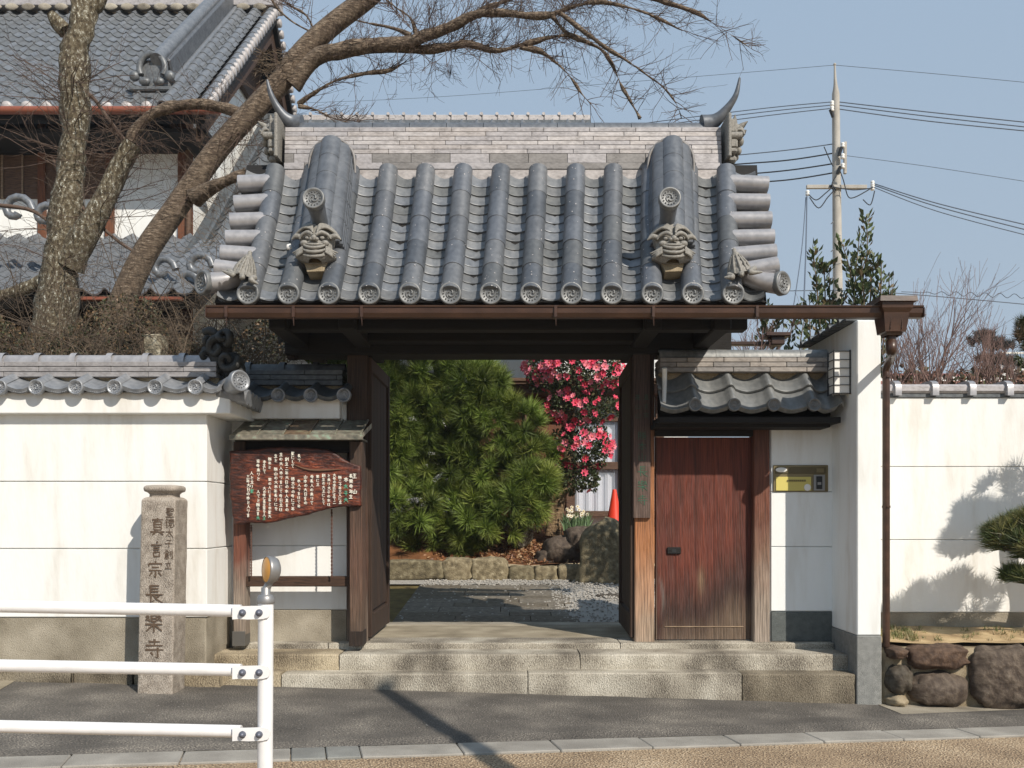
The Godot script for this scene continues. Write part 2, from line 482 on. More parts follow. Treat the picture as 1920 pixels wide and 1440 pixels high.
# ------------------------------------------------------------------ brush lettering (strokes on a 100 x 100 field, y down)
const GLYPH := {
	"言": "50,4 56,14;18,24 82,24;32,38 68,38;32,51 68,51;33,65 33,93;33,65 68,65 67,93;33,91 67,91",
	"真": "20,13 80,13;50,3 50,24;30,24 30,70;30,24 70,24 70,70;30,39 70,39;30,54 70,54;30,69 70,69;10,80 90,80;38,82 20,97;62,82 82,97",
	"宗": "50,3 52,13;14,17 12,32;14,17 86,17 80,29;30,37 70,37;14,54 86,54;50,54 50,93 42,86;32,64 16,84;66,64 84,84",
	"長": "30,6 30,52;30,8 74,8;30,22 70,22;30,36 70,36;8,52 92,52;34,52 32,90 50,79;74,58 56,69;46,54 62,76 92,93",
	"樂": "48,3 42,12;38,12 38,42;38,12 62,12 62,42;38,27 62,27;38,41 62,41;22,8 12,20 24,22;26,16 10,36 28,36;24,30 31,43;78,8 68,20 82,22;84,16 67,36 87,36;82,30 89,43;8,56 92,56;50,46 50,97;47,58 12,90;53,58 90,90",
	"寺": "24,15 76,15;50,3 50,33;10,33 90,33;8,53 92,53;65,42 65,92 52,84;32,64 43,78",
	"聖": "14,8 52,8;22,8 22,44;44,8 44,52;22,20 44,20;22,32 44,32;10,47 54,42;60,12 60,38;60,12 86,12 85,38;60,37 85,37;18,60 82,60;26,75 74,75;8,93 92,93;50,60 50,93",
	"徳": "24,4 8,22;26,22 6,46;18,38 18,95;36,16 93,16;64,4 64,28;40,29 40,47;40,29 88,29 88,47;56,29 56,46;72,29 72,46;40,47 88,47;44,62 36,82;52,60 56,89 80,89 83,78;64,58 69,71;86,60 95,78",
	"太": "10,34 90,34;50,6 47,42 8,93;52,42 92,93;42,72 53,86",
	"子": "24,10 76,10 52,34;52,34 54,91 40,84;6,49 94,49",
	"創": "34,3 6,36;34,5 60,30;22,32 46,32;20,41 20,62 9,93;20,41 50,41 50,62;20,51 50,51;20,62 50,62;24,73 24,93;24,73 50,73 50,93;24,92 50,92;72,14 72,66;91,5 91,93 80,86",
	"立": "50,3 50,18;16,25 84,25;34,36 41,78;68,34 57,84;6,89 94,89",
	"山": "50,8 50,86;16,34 16,88;16,87 84,87;84,34 84,90",
	"本": "8,28 92,28;50,4 50,97;47,29 8,76;53,29 92,76;34,75 66,75",
	"高": "50,2 50,12;12,17 88,17;34,26 34,41;34,26 66,26 66,41;34,41 66,41;16,52 16,97;16,52 84,52 84,95 75,90;36,64 36,83;36,64 64,64 64,83;36,83 64,83",
	"勝": "12,10 10,93;12,10 36,10 36,91;12,34 36,34;12,58 36,58;54,8 58,20;84,6 77,18;46,29 92,29;43,45 95,45;68,20 56,58;71,45 94,62;52,66 88,66 82,93 74,88;70,56 48,95",
	"王": "16,12 84,12;22,48 78,48;6,89 94,89;50,12 50,89",
	"大": "10,34 90,34;50,5 47,42 8,93;52,42 92,93",
	"二": "24,26 76,26;8,84 92,84",
	"三": "18,16 82,16;26,48 74,48;6,88 94,88",
	"十": "8,46 92,46;50,4 50,97",
	"年": "30,4 12,34;24,20 86,20;28,44 82,44;28,44 28,68;6,68 94,68;54,20 54,97",
	"来": "50,4 50,97;16,22 84,22;8,50 92,50;30,30 38,42;70,28 60,42;47,52 8,92;53,52 92,92",
	"日": "24,8 24,92;24,8 76,8 76,92;24,49 76,49;24,91 76,91",
	"人": "50,8 44,50 8,94;48,40 92,94",
	"の": "54,20 42,76 20,70 18,42 48,16 82,34 82,66 58,88",
	"し": "34,8 32,74 52,92 84,70",
	"て": "14,20 86,16 48,42 46,76 72,92",
	"に": "20,12 15,90 26,70;46,28 84,28;44,76 60,88 88,82",
	"を": "20,20 76,20;48,6 22,56 56,46 58,74;86,36 46,66 46,88 80,90",
	"と": "34,8 44,42;84,34 30,62 30,86 84,88",
	"り": "28,10 26,54 36,44;70,8 72,56 48,94",
	"は": "18,10 15,90 24,74;40,30 88,30;66,10 66,78 46,88 42,74 64,72 88,88",
	"中": "16,26 16,62;16,26 84,26 84,62;16,61 84,61;50,4 50,97",
}

# one character as thin raised brush strokes; origin at its middle, size across, in the plane of xf (local x right, y up, z out)
func glyph(mb: MB, ch: String, xf: Transform3D, size: float, weight := 0.085, thick := 0.0015) -> void:
	var lift := thick
	for stroke in (GLYPH[ch] as String).split(";"):
		var pts := PackedVector2Array()
		for q in stroke.split(" "):
			var ab := q.split(",")
			pts.append(Vector2((float(ab[0]) - 50.0) * 0.01 * size, (50.0 - float(ab[1])) * 0.01 * size))
		lift += 0.00006
		var m := pts.size()
		var L := PackedVector3Array(); var R := PackedVector3Array()
		for k in m:
			var dir := (pts[mini(k + 1, m - 1)] - pts[maxi(k - 1, 0)]).normalized()
			var w := size * weight * 0.5 * lerpf(1.15, 0.6, float(k) / maxf(1.0, m - 1.0))
			var nn := Vector2(-dir.y, dir.x) * w
			L.append(xf * Vector3(pts[k].x + nn.x, pts[k].y + nn.y, lift))
			R.append(xf * Vector3(pts[k].x - nn.x, pts[k].y - nn.y, lift))
		var down := -xf.basis.z * thick
		for k in m - 1:
			mb.quad(R[k], R[k + 1], L[k + 1], L[k], xf.basis.z)
			mb.quad(L[k], L[k + 1], L[k + 1] + down, L[k] + down)
			mb.quad(R[k], R[k + 1], R[k + 1] + down, R[k] + down)

# ------------------------------------------------------------------ shared tile shapes
var mesh_barrel: ArrayMesh      # local x across, y up the slope, z out
var mesh_pan: ArrayMesh
var mesh_disc: ArrayMesh
var mesh_wave: ArrayMesh
var mesh_eave_wave: ArrayMesh
var mesh_eave_pan: ArrayMesh

func barrel(r: float, length: float, taper := 0.95, sides := 12, spread := 1.75) -> MB:
	var mb := MB.new()
	var rows := []
	for e in [[0.0, 0.93], [0.004, 0.99], [0.012, 1.0], [1.0, taper]]:
		var row := PackedVector3Array()
		for s in sides + 1:
			var a := lerpf(-spread, spread, float(s) / sides)
			row.append(Vector3(sin(a) * r * e[1], e[0] * length, cos(a) * r * e[1]))
		rows.append(row)
	mb.grid(rows)
	# front edge
	for s in sides:
		var a := lerpf(-spread, spread, float(s) / sides); var b := lerpf(-spread, spread, float(s + 1) / sides)
		mb.quad(Vector3(sin(a) * r * 0.93, 0, cos(a) * r * 0.93), Vector3(sin(b) * r * 0.93, 0, cos(b) * r * 0.93), Vector3(sin(b) * r * 0.74, 0, cos(b) * r * 0.74), Vector3(sin(a) * r * 0.74, 0, cos(a) * r * 0.74), Vector3(0, -1, 0))
	return mb

func pan(half: float, length: float, sag: float, thick: float, lift: float, seg := 8, lip := 0.0) -> MB:
	var mb := MB.new()
	var z := func(x: float, y: float, k: float) -> float: return sag * (x / half) * (x / half) - sag + lift * (1.0 - y / length) - k
	var rows := []
	for y in [0.0, 0.006, length]:
		var row := PackedVector3Array()
		for s in seg + 1:
			var x := lerpf(-half, half, float(s) / seg)
			row.append(Vector3(x, y, z.call(x, y, 0.004 if y == 0.0 else 0.0)))
		rows.append(row)
	mb.grid(rows)
	for s in seg:
		var x0 := lerpf(-half, half, float(s) / seg); var x1 := lerpf(-half, half, float(s + 1) / seg)
		mb.quad(Vector3(x0, 0, z.call(x0, 0.0, thick + lip)), Vector3(x1, 0, z.call(x1, 0.0, thick + lip)), Vector3(x1, 0, z.call(x1, 0.0, 0.004)), Vector3(x0, 0, z.call(x0, 0.0, 0.004)), Vector3(0, -1, 0))
	if lip > 0.0:       # a row of beads and a rim on the hanging front plate
		for s in seg * 2:
			var x := lerpf(-half * 0.75, half * 0.75, (s + 0.5) / (seg * 2.0))
			mb.ball(Vector3(x, -0.002, z.call(x, 0.0, thick + lip * 0.45)), Vector3(0.006, 0.006, lip * 0.22), 5, 4)
		for e in [0.012, thick + lip - 0.004]:
			var pts := PackedVector3Array(); var rr := PackedFloat32Array()
			for s in seg + 1:
				var x := lerpf(-half, half, float(s) / seg)
				pts.append(Vector3(x, -0.002, z.call(x, 0.0, e))); rr.append(0.005)
			mb.tube(pts, rr, 4)
	return mb

# round end tile with three commas and a ring of beads; faces local -y
func disc(r: float) -> MB:
	var mb := MB.new()
	mb.lathe([Vector2(0.0, 0.0), Vector2(r * 0.74, 0.0), Vector2(r * 0.78, -0.012), Vector2(r * 0.94, -0.014), Vector2(r, -0.006), Vector2(r, 0.035), Vector2(r * 0.9, 0.04)], 28)
	for k in 14:
		var a := TAU * k / 14.0
		mb.ball(Vector3(cos(a) * r * 0.6, -0.001, sin(a) * r * 0.6), Vector3(r * 0.075, 0.008, r * 0.075), 6, 4)
	for k in 3:
		var pts := PackedVector3Array(); var rr := PackedFloat32Array()
		for s in 8:
			var t := s / 7.0
			var a := TAU * k / 3.0 + t * 2.6
			var q := lerpf(r * 0.17, r * 0.45, pow(t, 0.8))
			pts.append(Vector3(cos(a) * q, -0.001, sin(a) * q)); rr.append(lerpf(r * 0.13, r * 0.02, t))
		mb.tube(pts, rr, 5)
	return mb

# one-piece wave tile: trough on the left, hump at the right; local x across (0..w), y up the slope, z out
func wave_z(s: float, h: float) -> float:
	if s < 0.72: return -h * 0.62 * sin(PI * s / 0.72)
	return h * 0.62 * sin(PI * (s - 0.72) / 0.28)

func wave(w: float, length: float, h: float, thick: float, lift: float, seg := 14, plate := 0.0, trough := 0.0) -> MB:
	var mb := MB.new()
	var rows := []
	for y in [0.0, 0.008, length]:
		var row := PackedVector3Array()
		for s in seg + 1:
			var t := float(s) / seg
			row.append(Vector3(t * w * 1.03, y, wave_z(t, h) + lift * (1.0 - y / length) - (0.004 if y == 0.0 else 0.0)))
		rows.append(row)
	mb.grid(rows)
	for s in seg:
		var a := float(s) / seg; var b := float(s + 1) / seg
		var k := thick + (plate if b <= 0.76 else 0.0)
		mb.quad(Vector3(a * w * 1.03, 0, wave_z(a, h) + lift - k), Vector3(b * w * 1.03, 0, wave_z(b, h) + lift - k), Vector3(b * w * 1.03, 0, wave_z(b, h) + lift - 0.004), Vector3(a * w * 1.03, 0, wave_z(a, h) + lift - 0.004), Vector3(0, -1, 0))
	if plate > 0.0:
		for s in 9:
			var t := lerpf(0.2, 0.56, s / 8.0)
			mb.ball(Vector3(t * w * 1.03, -0.001, wave_z(t, h) + lift - thick - plate * 0.4), Vector3(0.007, 0.005, plate * 0.2), 5, 4)
	return mb

func make_tiles() -> void:
	mesh_barrel = barrel(0.079, 0.30).mesh()
	mesh_pan = pan(0.115, 0.17, 0.05, 0.02, 0.022).mesh()
	mesh_eave_pan = pan(0.115, 0.17, 0.05, 0.02, 0.022, 8, 0.032).mesh()
	mesh_disc = disc(0.0845).mesh()
	mesh_wave = wave(0.3, 0.26, 0.06, 0.022, 0.03).mesh()
	mesh_eave_wave = wave(0.3, 0.26, 0.06, 0.022, 0.03, 14, 0.022).mesh()

# ------------------------------------------------------------------ plants
func twig_tree(mb: MB, at: Vector3, dir: Vector3, length: float, r: float, depth: int, kids: int, droop := 0.0, spread := 0.7, sides := 4) -> void:
	var pts := PackedVector3Array([at]); var rr := PackedFloat32Array([r])
	var p := at
	var d := dir.normalized()
	var n := 5
	for k in n:
		d = (d + Vector3(rng.randf_range(-1, 1), rng.randf_range(-1, 1), rng.randf_range(-1, 1)) * 0.16 + Vector3(0, droop, 0)).normalized()
		p += d * length / n
		pts.append(p); rr.append(maxf(lerpf(r, r * 0.45, (k + 1.0) / n), 0.0016))
	mb.tube(pts, rr, sides, false)
	if depth <= 0: return
	for k in kids:
		var t := rng.randf_range(0.2, 1.0)
		var i := mini(int(t * n), n - 1)
		var q := pts[i].lerp(pts[i + 1], t * n - i)
		var dd := (pts[i + 1] - pts[i]).normalized()
		var side := Vector3(rng.randf_range(-1, 1), rng.randf_range(-0.7, 1), rng.randf_range(-1, 1))
		var nd := (dd + side.normalized() * spread).normalized()
		twig_tree(mb, q, nd, length * rng.randf_range(0.38, 0.68), maxf(rr[i] * 0.6, 0.0016), depth - 1, kids, droop, spread, 3)

func needle_tuft(count: int, length: float, w: float, open: float, sd: int) -> ArrayMesh:
	var r := RandomNumberGenerator.new(); r.seed = sd
	var mb := MB.new(); mb.use_col = true
	for k in count:
		var a := r.randf() * TAU
		var tilt := open * sqrt(r.randf())
		var d := Vector3(cos(a) * sin(tilt), cos(tilt), sin(a) * sin(tilt))
		var base := Vector3(0, r.randf_range(-0.35, 0.1) * length, 0) + d * 0.01
		var tip := base + d * length * r.randf_range(0.75, 1.1)
		var s := d.cross(Vector3(r.randf_range(-1, 1), r.randf_range(-1, 1), r.randf_range(-1, 1))).normalized() * w
		var tone := r.randf_range(0.7, 1.25)
		var mid_p := base.lerp(tip, 0.5) + Vector3(0, -0.03 * length, 0)
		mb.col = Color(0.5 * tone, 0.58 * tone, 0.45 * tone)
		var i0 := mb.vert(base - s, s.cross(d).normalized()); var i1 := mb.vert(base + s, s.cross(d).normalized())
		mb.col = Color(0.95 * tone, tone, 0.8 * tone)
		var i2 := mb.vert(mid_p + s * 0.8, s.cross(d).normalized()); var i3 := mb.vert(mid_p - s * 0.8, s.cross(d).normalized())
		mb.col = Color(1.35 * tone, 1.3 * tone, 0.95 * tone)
		var i4 := mb.vert(tip, s.cross(d).normalized())
		mb.ix.append_array(PackedInt32Array([i0, i2, i1, i0, i3, i2, i3, i4, i2]))
	mb.col = Color(2.6, 1.5, 0.9)
	mb.tube(PackedVector3Array([Vector3(0, -length * 0.4, 0), Vector3(0, length * 0.28, 0)]), PackedFloat32Array([w * 3.0, w * 2.0]), 4)
	return mb.mesh()

func leaf_mesh(l: float, w: float) -> ArrayMesh:
	var mb := MB.new(); mb.use_col = true
	var a := Vector3.ZERO; var b := Vector3(w, l * 0.5, 0.12 * l); var c := Vector3(0, l, 0.02 * l); var d := Vector3(-w, l * 0.5, 0.12 * l); var m := Vector3(0, l * 0.5, 0)
	mb.tri(a, b, m); mb.tri(b, c, m); mb.tri(a, m, d); mb.tri(m, c, d)
	return mb.mesh()

func rand_dir() -> Vector3:
	var v := Vector3(rng.randfn(), rng.randfn(), rng.randfn())
	return v.normalized() if v.length() > 0.001 else Vector3.UP

func rock(ce: Vector3, r: Vector3, sd: int, rough := 0.16, nu := 18, nv := 11, square := 0.7) -> MB:
	var nz := FastNoiseLite.new(); nz.seed = sd; nz.frequency = 0.9; nz.fractal_octaves = 3
	var mb := MB.new()
	var rows := []
	for j in nv + 1:
		var b := PI * j / nv - PI / 2
		var row := PackedVector3Array()
		for i in nu:
			var a := -TAU * i / nu
			var q := Vector3(cos(a) * cos(b), sin(b), sin(a) * cos(b))
			q = Vector3(signf(q.x) * pow(absf(q.x), square), signf(q.y) * pow(absf(q.y), square), signf(q.z) * pow(absf(q.z), square))
			q *= 1.0 + rough * nz.get_noise_3dv(q * 1.4) * 2.0
			row.append(ce + q * r)
		rows.append(row)
	mb.grid(rows, true)
	return mb

# ================================================================== the scene
func _ready() -> void:
	rng.seed = 20
	# --- camera: level, with the lens shifted upwards
	var cam := Camera3D.new()
	cam.name = "camera"
	add_child(cam)
	cam.position = Vector3(0, EYE, 0)
	cam.set_frustum(0.1 * 1440.0 / F, Vector2(0, 0.1 * 245.0 / F), 0.1, 2000.0)
	cam.current = true
	# --- sky, exposure
	var sm := ProceduralSkyMaterial.new()
	sm.sky_top_color = s8(150, 173, 199)
	sm.sky_horizon_color = s8(172, 186, 198)
	sm.sky_curve = 0.3
	sm.ground_bottom_color = s8(96, 90, 82)
	sm.ground_horizon_color = s8(150, 148, 144)
	var sky := Sky.new(); sky.sky_material = sm
	var env := Environment.new()
	env.background_mode = Environment.BG_SKY
	env.sky = sky
	env.tonemap_mode = Environment.TONE_MAPPER_LINEAR
	env.tonemap_exposure = 1.08
	env.sdfgi_enabled = true; env.ssao_enabled = true; env.ssil_enabled = true
	env.fog_enabled = true; env.fog_density = 0.0007; env.fog_light_color = s8(196, 206, 218)
	var we := WorldEnvironment.new(); we.name = "world_environment"; we.environment = env
	add_child(we)
	# --- sun from the right, in front of the gate
	var sun := DirectionalLight3D.new()
	sun.name = "sun"
	add_child(sun)
	sun.look_at_from_position(Vector3(0.72, 1.0, 1.0) * 10.0, Vector3.ZERO)
	sun.light_energy = 1.42
	sun.light_color = Color(1.0, 0.96, 0.905)
	sun.light_angular_distance = 0.5
	sun.shadow_enabled = true

	make_materials()
	make_tiles()
	build_ground()
	build_steps()
	build_left_wall()
	build_bay()
	build_right_wall()
	build_pier()
	build_gate()
	build_gate_roof()
	build_side_roof()
	build_side_door()
	build_gutter()
	build_temple()
	build_side_hall()
	build_court()
	build_trees()
	build_pole()
	build_right_garden()
	build_notice()
	build_pillar()
	build_rail()
	build_small_things()

# ------------------------------------------------------------------ ground, street
func sheet(called: String, pts: Array, y: float, m: Material, parent: Node3D, step := 0.5) -> void:   # pts: x, d pairs; follows the slope of the street
	var poly := PackedVector2Array()
	var n := pts.size()
	for k in n:
		var a: Vector2 = pts[k]; var b: Vector2 = pts[(k + 1) % n]
		var seg := maxi(1, int(absf(a.x - b.x) / 2.0))
		for s in seg: poly.append(a.lerp(b, float(s) / seg))
	var tr := Geometry2D.triangulate_polygon(poly)
	var mb := MB.new()
	for k in range(0, tr.size(), 3):
		var q := []
		for e in 3:
			var p: Vector2 = poly[tr[k + e]]
			q.append(Vector3(p.x, G(p.x) + y, -p.y))
		mb.tri(q[0], q[1], q[2], Vector3.UP)
	part(called, mb, m, parent)

func kerb_d(x: float) -> float: return 5.71 + 0.24 * x

func build_ground() -> void:
	var g := structure("ground")
	var mb := MB.new()
	mb.quad(Vector3(-900, -0.6, 60), Vector3(900, -0.6, 60), Vector3(900, -0.6, -1500), Vector3(-900, -0.6, -1500), Vector3.UP)
	part("earth", mb, M.soil, g)
	var road := structure("sidewalk")
	sheet("aggregate_paving", [Vector2(-9, -8), Vector2(12, -8), Vector2(12, kerb_d(12) - 0.1), Vector2(-9, kerb_d(-9) - 0.1)], 0.0, M.aggregate, road)
	var drive := structure("pavement")
	sheet("asphalt_surface", [Vector2(-9, kerb_d(-9) + 0.05), Vector2(12, kerb_d(12) + 0.05), Vector2(12, 9), Vector2(-9, 9)], 0.0, M.asphalt, drive)
	# pale concrete aprons beside the asphalt
	sheet("concrete_apron", [Vector2(X(1655, 7.2), 7.24), Vector2(X(1690, 6.95), 6.95), Vector2(X(1728, 6.7), 6.7), Vector2(X(1742, 6.5), kerb_d(2.95) + 0.1), Vector2(9, kerb_d(9) + 0.1), Vector2(9, 9), Vector2(X(1655, 7.2), 9)], 0.004, M.concrete, drive)
	sheet("concrete_apron", [Vector2(X(30, 7.25), 7.3), Vector2(X(-40, 6.4), 6.4), Vector2(-4.6, 5.9), Vector2(-9, 5.9), Vector2(-9, 7.4)], 0.004, M.concrete_pale, drive)
	# a scatter of petals and grit on the asphalt
	var chip := MB.new(); chip.box(Vector3(-0.5, 0, -0.35), Vector3(0.5, 0.3, 0.35), 0.1)
	var xf := []
	for k in 2600:
		var d := rng.randf_range(5.6, 7.0)
		var x := rng.randf_range(-3.2, 3.0)
		if d < kerb_d(x) + 0.2: continue
		var s := rng.randf_range(0.002, 0.006) if k % 12 else rng.randf_range(0.006, 0.011)
		xf.append(Transform3D(Basis(Vector3.UP, rng.randf() * TAU).scaled(Vector3(s, s * 0.5, s)), Vector3(x, G(x) + 0.001, -d)))
	scatter("grit", chip.mesh(), M.gravel, drive, xf)
	# kerb of single stones
	var kerb := structure("kerb")
	var dir := Vector3(1, 0, -0.24).normalized()
	var side := Vector3(0.24, 0, 1).normalized()
	var x := -5.4
	var i := 0
	while x < 6.5:
		var L := 0.6
		var blue := x > -1.75 and x < -0.95
		if blue: L = 0.2
		var a := Vector3(x, 0, -kerb_d(x))
		var q := MB.new()
		var slope := Vector3(dir.x, -0.03 * dir.x, dir.z)
		var xfm := Transform3D(Basis(slope, Vector3.UP, side), a + Vector3(0, G(x), 0))
		q.box(Vector3(0.003, -0.1, 0.0), Vector3(L - 0.003, 0.012 + 0.0015 * (i % 3), 0.25), 0.006, xfm)
		part("kerb_stone", q, M.kerb_blue if blue else M.kerb, kerb)
		x += L * dir.x
		i += 1

func build_steps() -> void:
	var st := structure("stone_steps")
	# lower course
	var cuts := [X(345, 7.29), X(527, 7.29), X(990, 7.29), X(1392, 7.29), X(1604, 7.29)]
	var mats := [M.granite_rust, M.granite_warm, M.granite_warm, M.granite_dim]
	for k in 4:
		var lo := Vector3(cuts[k] + 0.004, G(cuts[k]) - 0.15, -7.75)
		var hi := Vector3(cuts[k + 1] - 0.004, Y(1262 + (k % 2) * 2, 7.29), -7.29 - 0.004 * (k % 3))
		part("step_block", rough_block(lo, hi, 31 + k, 0.012), mats[k], st)
	var up := [X(380, 7.466), X(636, 7.466), X(1088, 7.466), X(1592, 7.466)]
	for k in 3:
		var lo := Vector3(up[k] + 0.003, 0.1, -7.86)
		var hi := Vector3(up[k + 1] - 0.003, Y(1227, 7.466), -7.466)
		part("step_block", rough_block(lo, hi, 51 + k, 0.008), [M.granite_rust, M.granite_warm, M.granite_warm][k], st)
	# sill under the posts
	var sl := [X(440, 7.84), X(618, 7.84), X(1162, 7.84), X(1560, 7.84)]
	for k in 3:
		part("sill_stone", rough_block(Vector3(sl[k] + 0.003, 0.1, -8.12), Vector3(sl[k + 1] - 0.003, 0.4, -7.78), 71 + k, 0.003), M.granite_warm, st)
	# the floor between the leaves and the edge stone at its back
	bx("threshold_floor", Vector3(-1.5, 0.0, -9.05), Vector3(1.6, 0.395, -8.125), M.concrete_pale, st, 0.006)
	bx("edge_stone", Vector3(-1.3, 0.0, -9.3), Vector3(1.5, 0.40, -9.055), M.concrete, st, 0.012)

# a split-faced block: a box with a fine, uneven front and rounded upper edge
func rough_block(lo: Vector3, hi: Vector3, sd: int, amp: float) -> MB:
	var nz := FastNoiseLite.new(); nz.seed = sd; nz.frequency = 3.2; nz.fractal_octaves = 4
	var mb := MB.new()
	var nx := maxi(8, int((hi.x - lo.x) / 0.05))
	var prof := []      # y, z from the back of the top, over the nose, down the front
	var r := 0.014
	for t in [0.0, 0.5, 1.0]: prof.append(Vector2(hi.y, lerpf(lo.z, hi.z - r, t)))
	prof.append(Vector2(hi.y - r * 0.3, hi.z - r * 0.3))
	for t in [0.0, 0.2, 0.4, 0.6, 0.8, 1.0]: prof.append(Vector2(lerpf(hi.y - r, lo.y, t), hi.z))
	var rows := []
	for k in range(prof.size() - 1, -1, -1):
		var q: Vector2 = prof[k]
		var row := PackedVector3Array()
		for i in nx + 1:
			var x := lerpf(lo.x, hi.x, float(i) / nx)
			var h := nz.get_noise_3d(x, q.x * 1.5, q.y * 1.5) * amp * 2.0
			var edge := 0.006 if (i == 0 or i == nx) else 0.0
			row.append(Vector3(x, q.x + (h * 0.3 - edge if k <= 3 else 0.0), q.y + (h - edge if k >= 3 else 0.0)))
		rows.append(row)
	mb.grid(rows)
	for e in 2:
		var x := lo.x if e == 0 else hi.x
		mb.quad(Vector3(x, lo.y, lo.z), Vector3(x, lo.y, hi.z - 0.004), Vector3(x, hi.y - 0.004, hi.z - 0.004), Vector3(x, hi.y - 0.004, lo.z), Vector3(-1 if e == 0 else 1, 0, 0))
	return mb

# ------------------------------------------------------------------ walls
# tile coping of the white walls: wave tiles, end discs, three courses of flat tiles, round caps with collars
func coping(o: Node3D, x0: float, x1: float, d_front: float, discs: Array, y_eave: float, y_top_tile: float, d_top: float, ridge_y0: float, ridge_y1: float, cap_r: float, d_mid: float, collars: Array, tm: Material, rm: Material) -> void:
	var e0 := Vector3(0, y_eave, -d_front)
	var e1 := Vector3(0, y_top_tile, -d_top)
	var upv := (e1 - e0).normalized()
	var ln := (e1 - e0).length()
	for k in discs.size():
		var xd: float = discs[k]
		var w := 0.3
		if k > 0: w = xd - discs[k - 1]
		var b := basis_from(Vector3.RIGHT, upv)
		var t := Transform3D(b.scaled_local(Vector3(w / 0.3, (ln + 0.08) / 0.26, 1.0)), Vector3(xd - w * 0.86, y_eave, -d_front))
		var et := put("eave_tile", mesh_eave_wave, tm, o, t)
		put("end_disc", mesh_disc, M.tile, et, Transform3D(Basis(Vector3.RIGHT, -PI / 2).rotated(Vector3.UP, 0.0) * Basis().scaled(Vector3(0.72, 0.9, 0.72)), Vector3(xd, y_eave + 0.004, -d_front + 0.012)))
	# flat courses
	for k in 3:
		var ya := lerpf(ridge_y0, ridge_y1, k / 3.0)
		var yb := lerpf(ridge_y0, ridge_y1, (k + 1) / 3.0) - 0.004
		var x := x0 - 0.3 * (k % 2)
		while x < x1:
			var xa := maxf(x, x0); var xb := minf(x + 0.58, x1)
			if xb - xa > 0.02: bx("ridge_tile", Vector3(xa, ya, -d_top - 0.22), Vector3(xb - 0.003, yb, -d_top + 0.03 - 0.004 * k), rm, o, 0.004)
			x += 0.58
	# bedding clay between tiles and courses
	bx("bedding", Vector3(x0, y_eave - 0.03, -d_top - 0.2), Vector3(x1, ridge_y0 + 0.002, -d_top - 0.02), M.mortar, o, 0.0)
	# caps
	var cm := barrel(cap_r, 1.0, 1.0, 12, PI / 2).mesh()
	var xs := [x0]; xs.append_array(collars); xs.append(x1)
	for k in xs.size() - 1:
		var L: float = xs[k + 1] - xs[k]
		if L < 0.02: continue
		put("cap_tile", cm, M.silver if tm == M.tile else tm, o, Transform3D(Basis(Vector3(0, 0, 1), Vector3(1, 0, 0) * L, Vector3.UP), Vector3(xs[k], ridge_y1, -d_mid)))
	var colm := barrel(cap_r + 0.018, 0.05, 1.0, 12, PI / 2).mesh()
	for q in collars:
		put("cap_collar", colm, M.silver if tm == M.tile else tm, o, Transform3D(Basis(Vector3(0, 0, 1), Vector3(1, 0, 0), Vector3.UP), Vector3(q - 0.02, ridge_y1, -d_mid)))

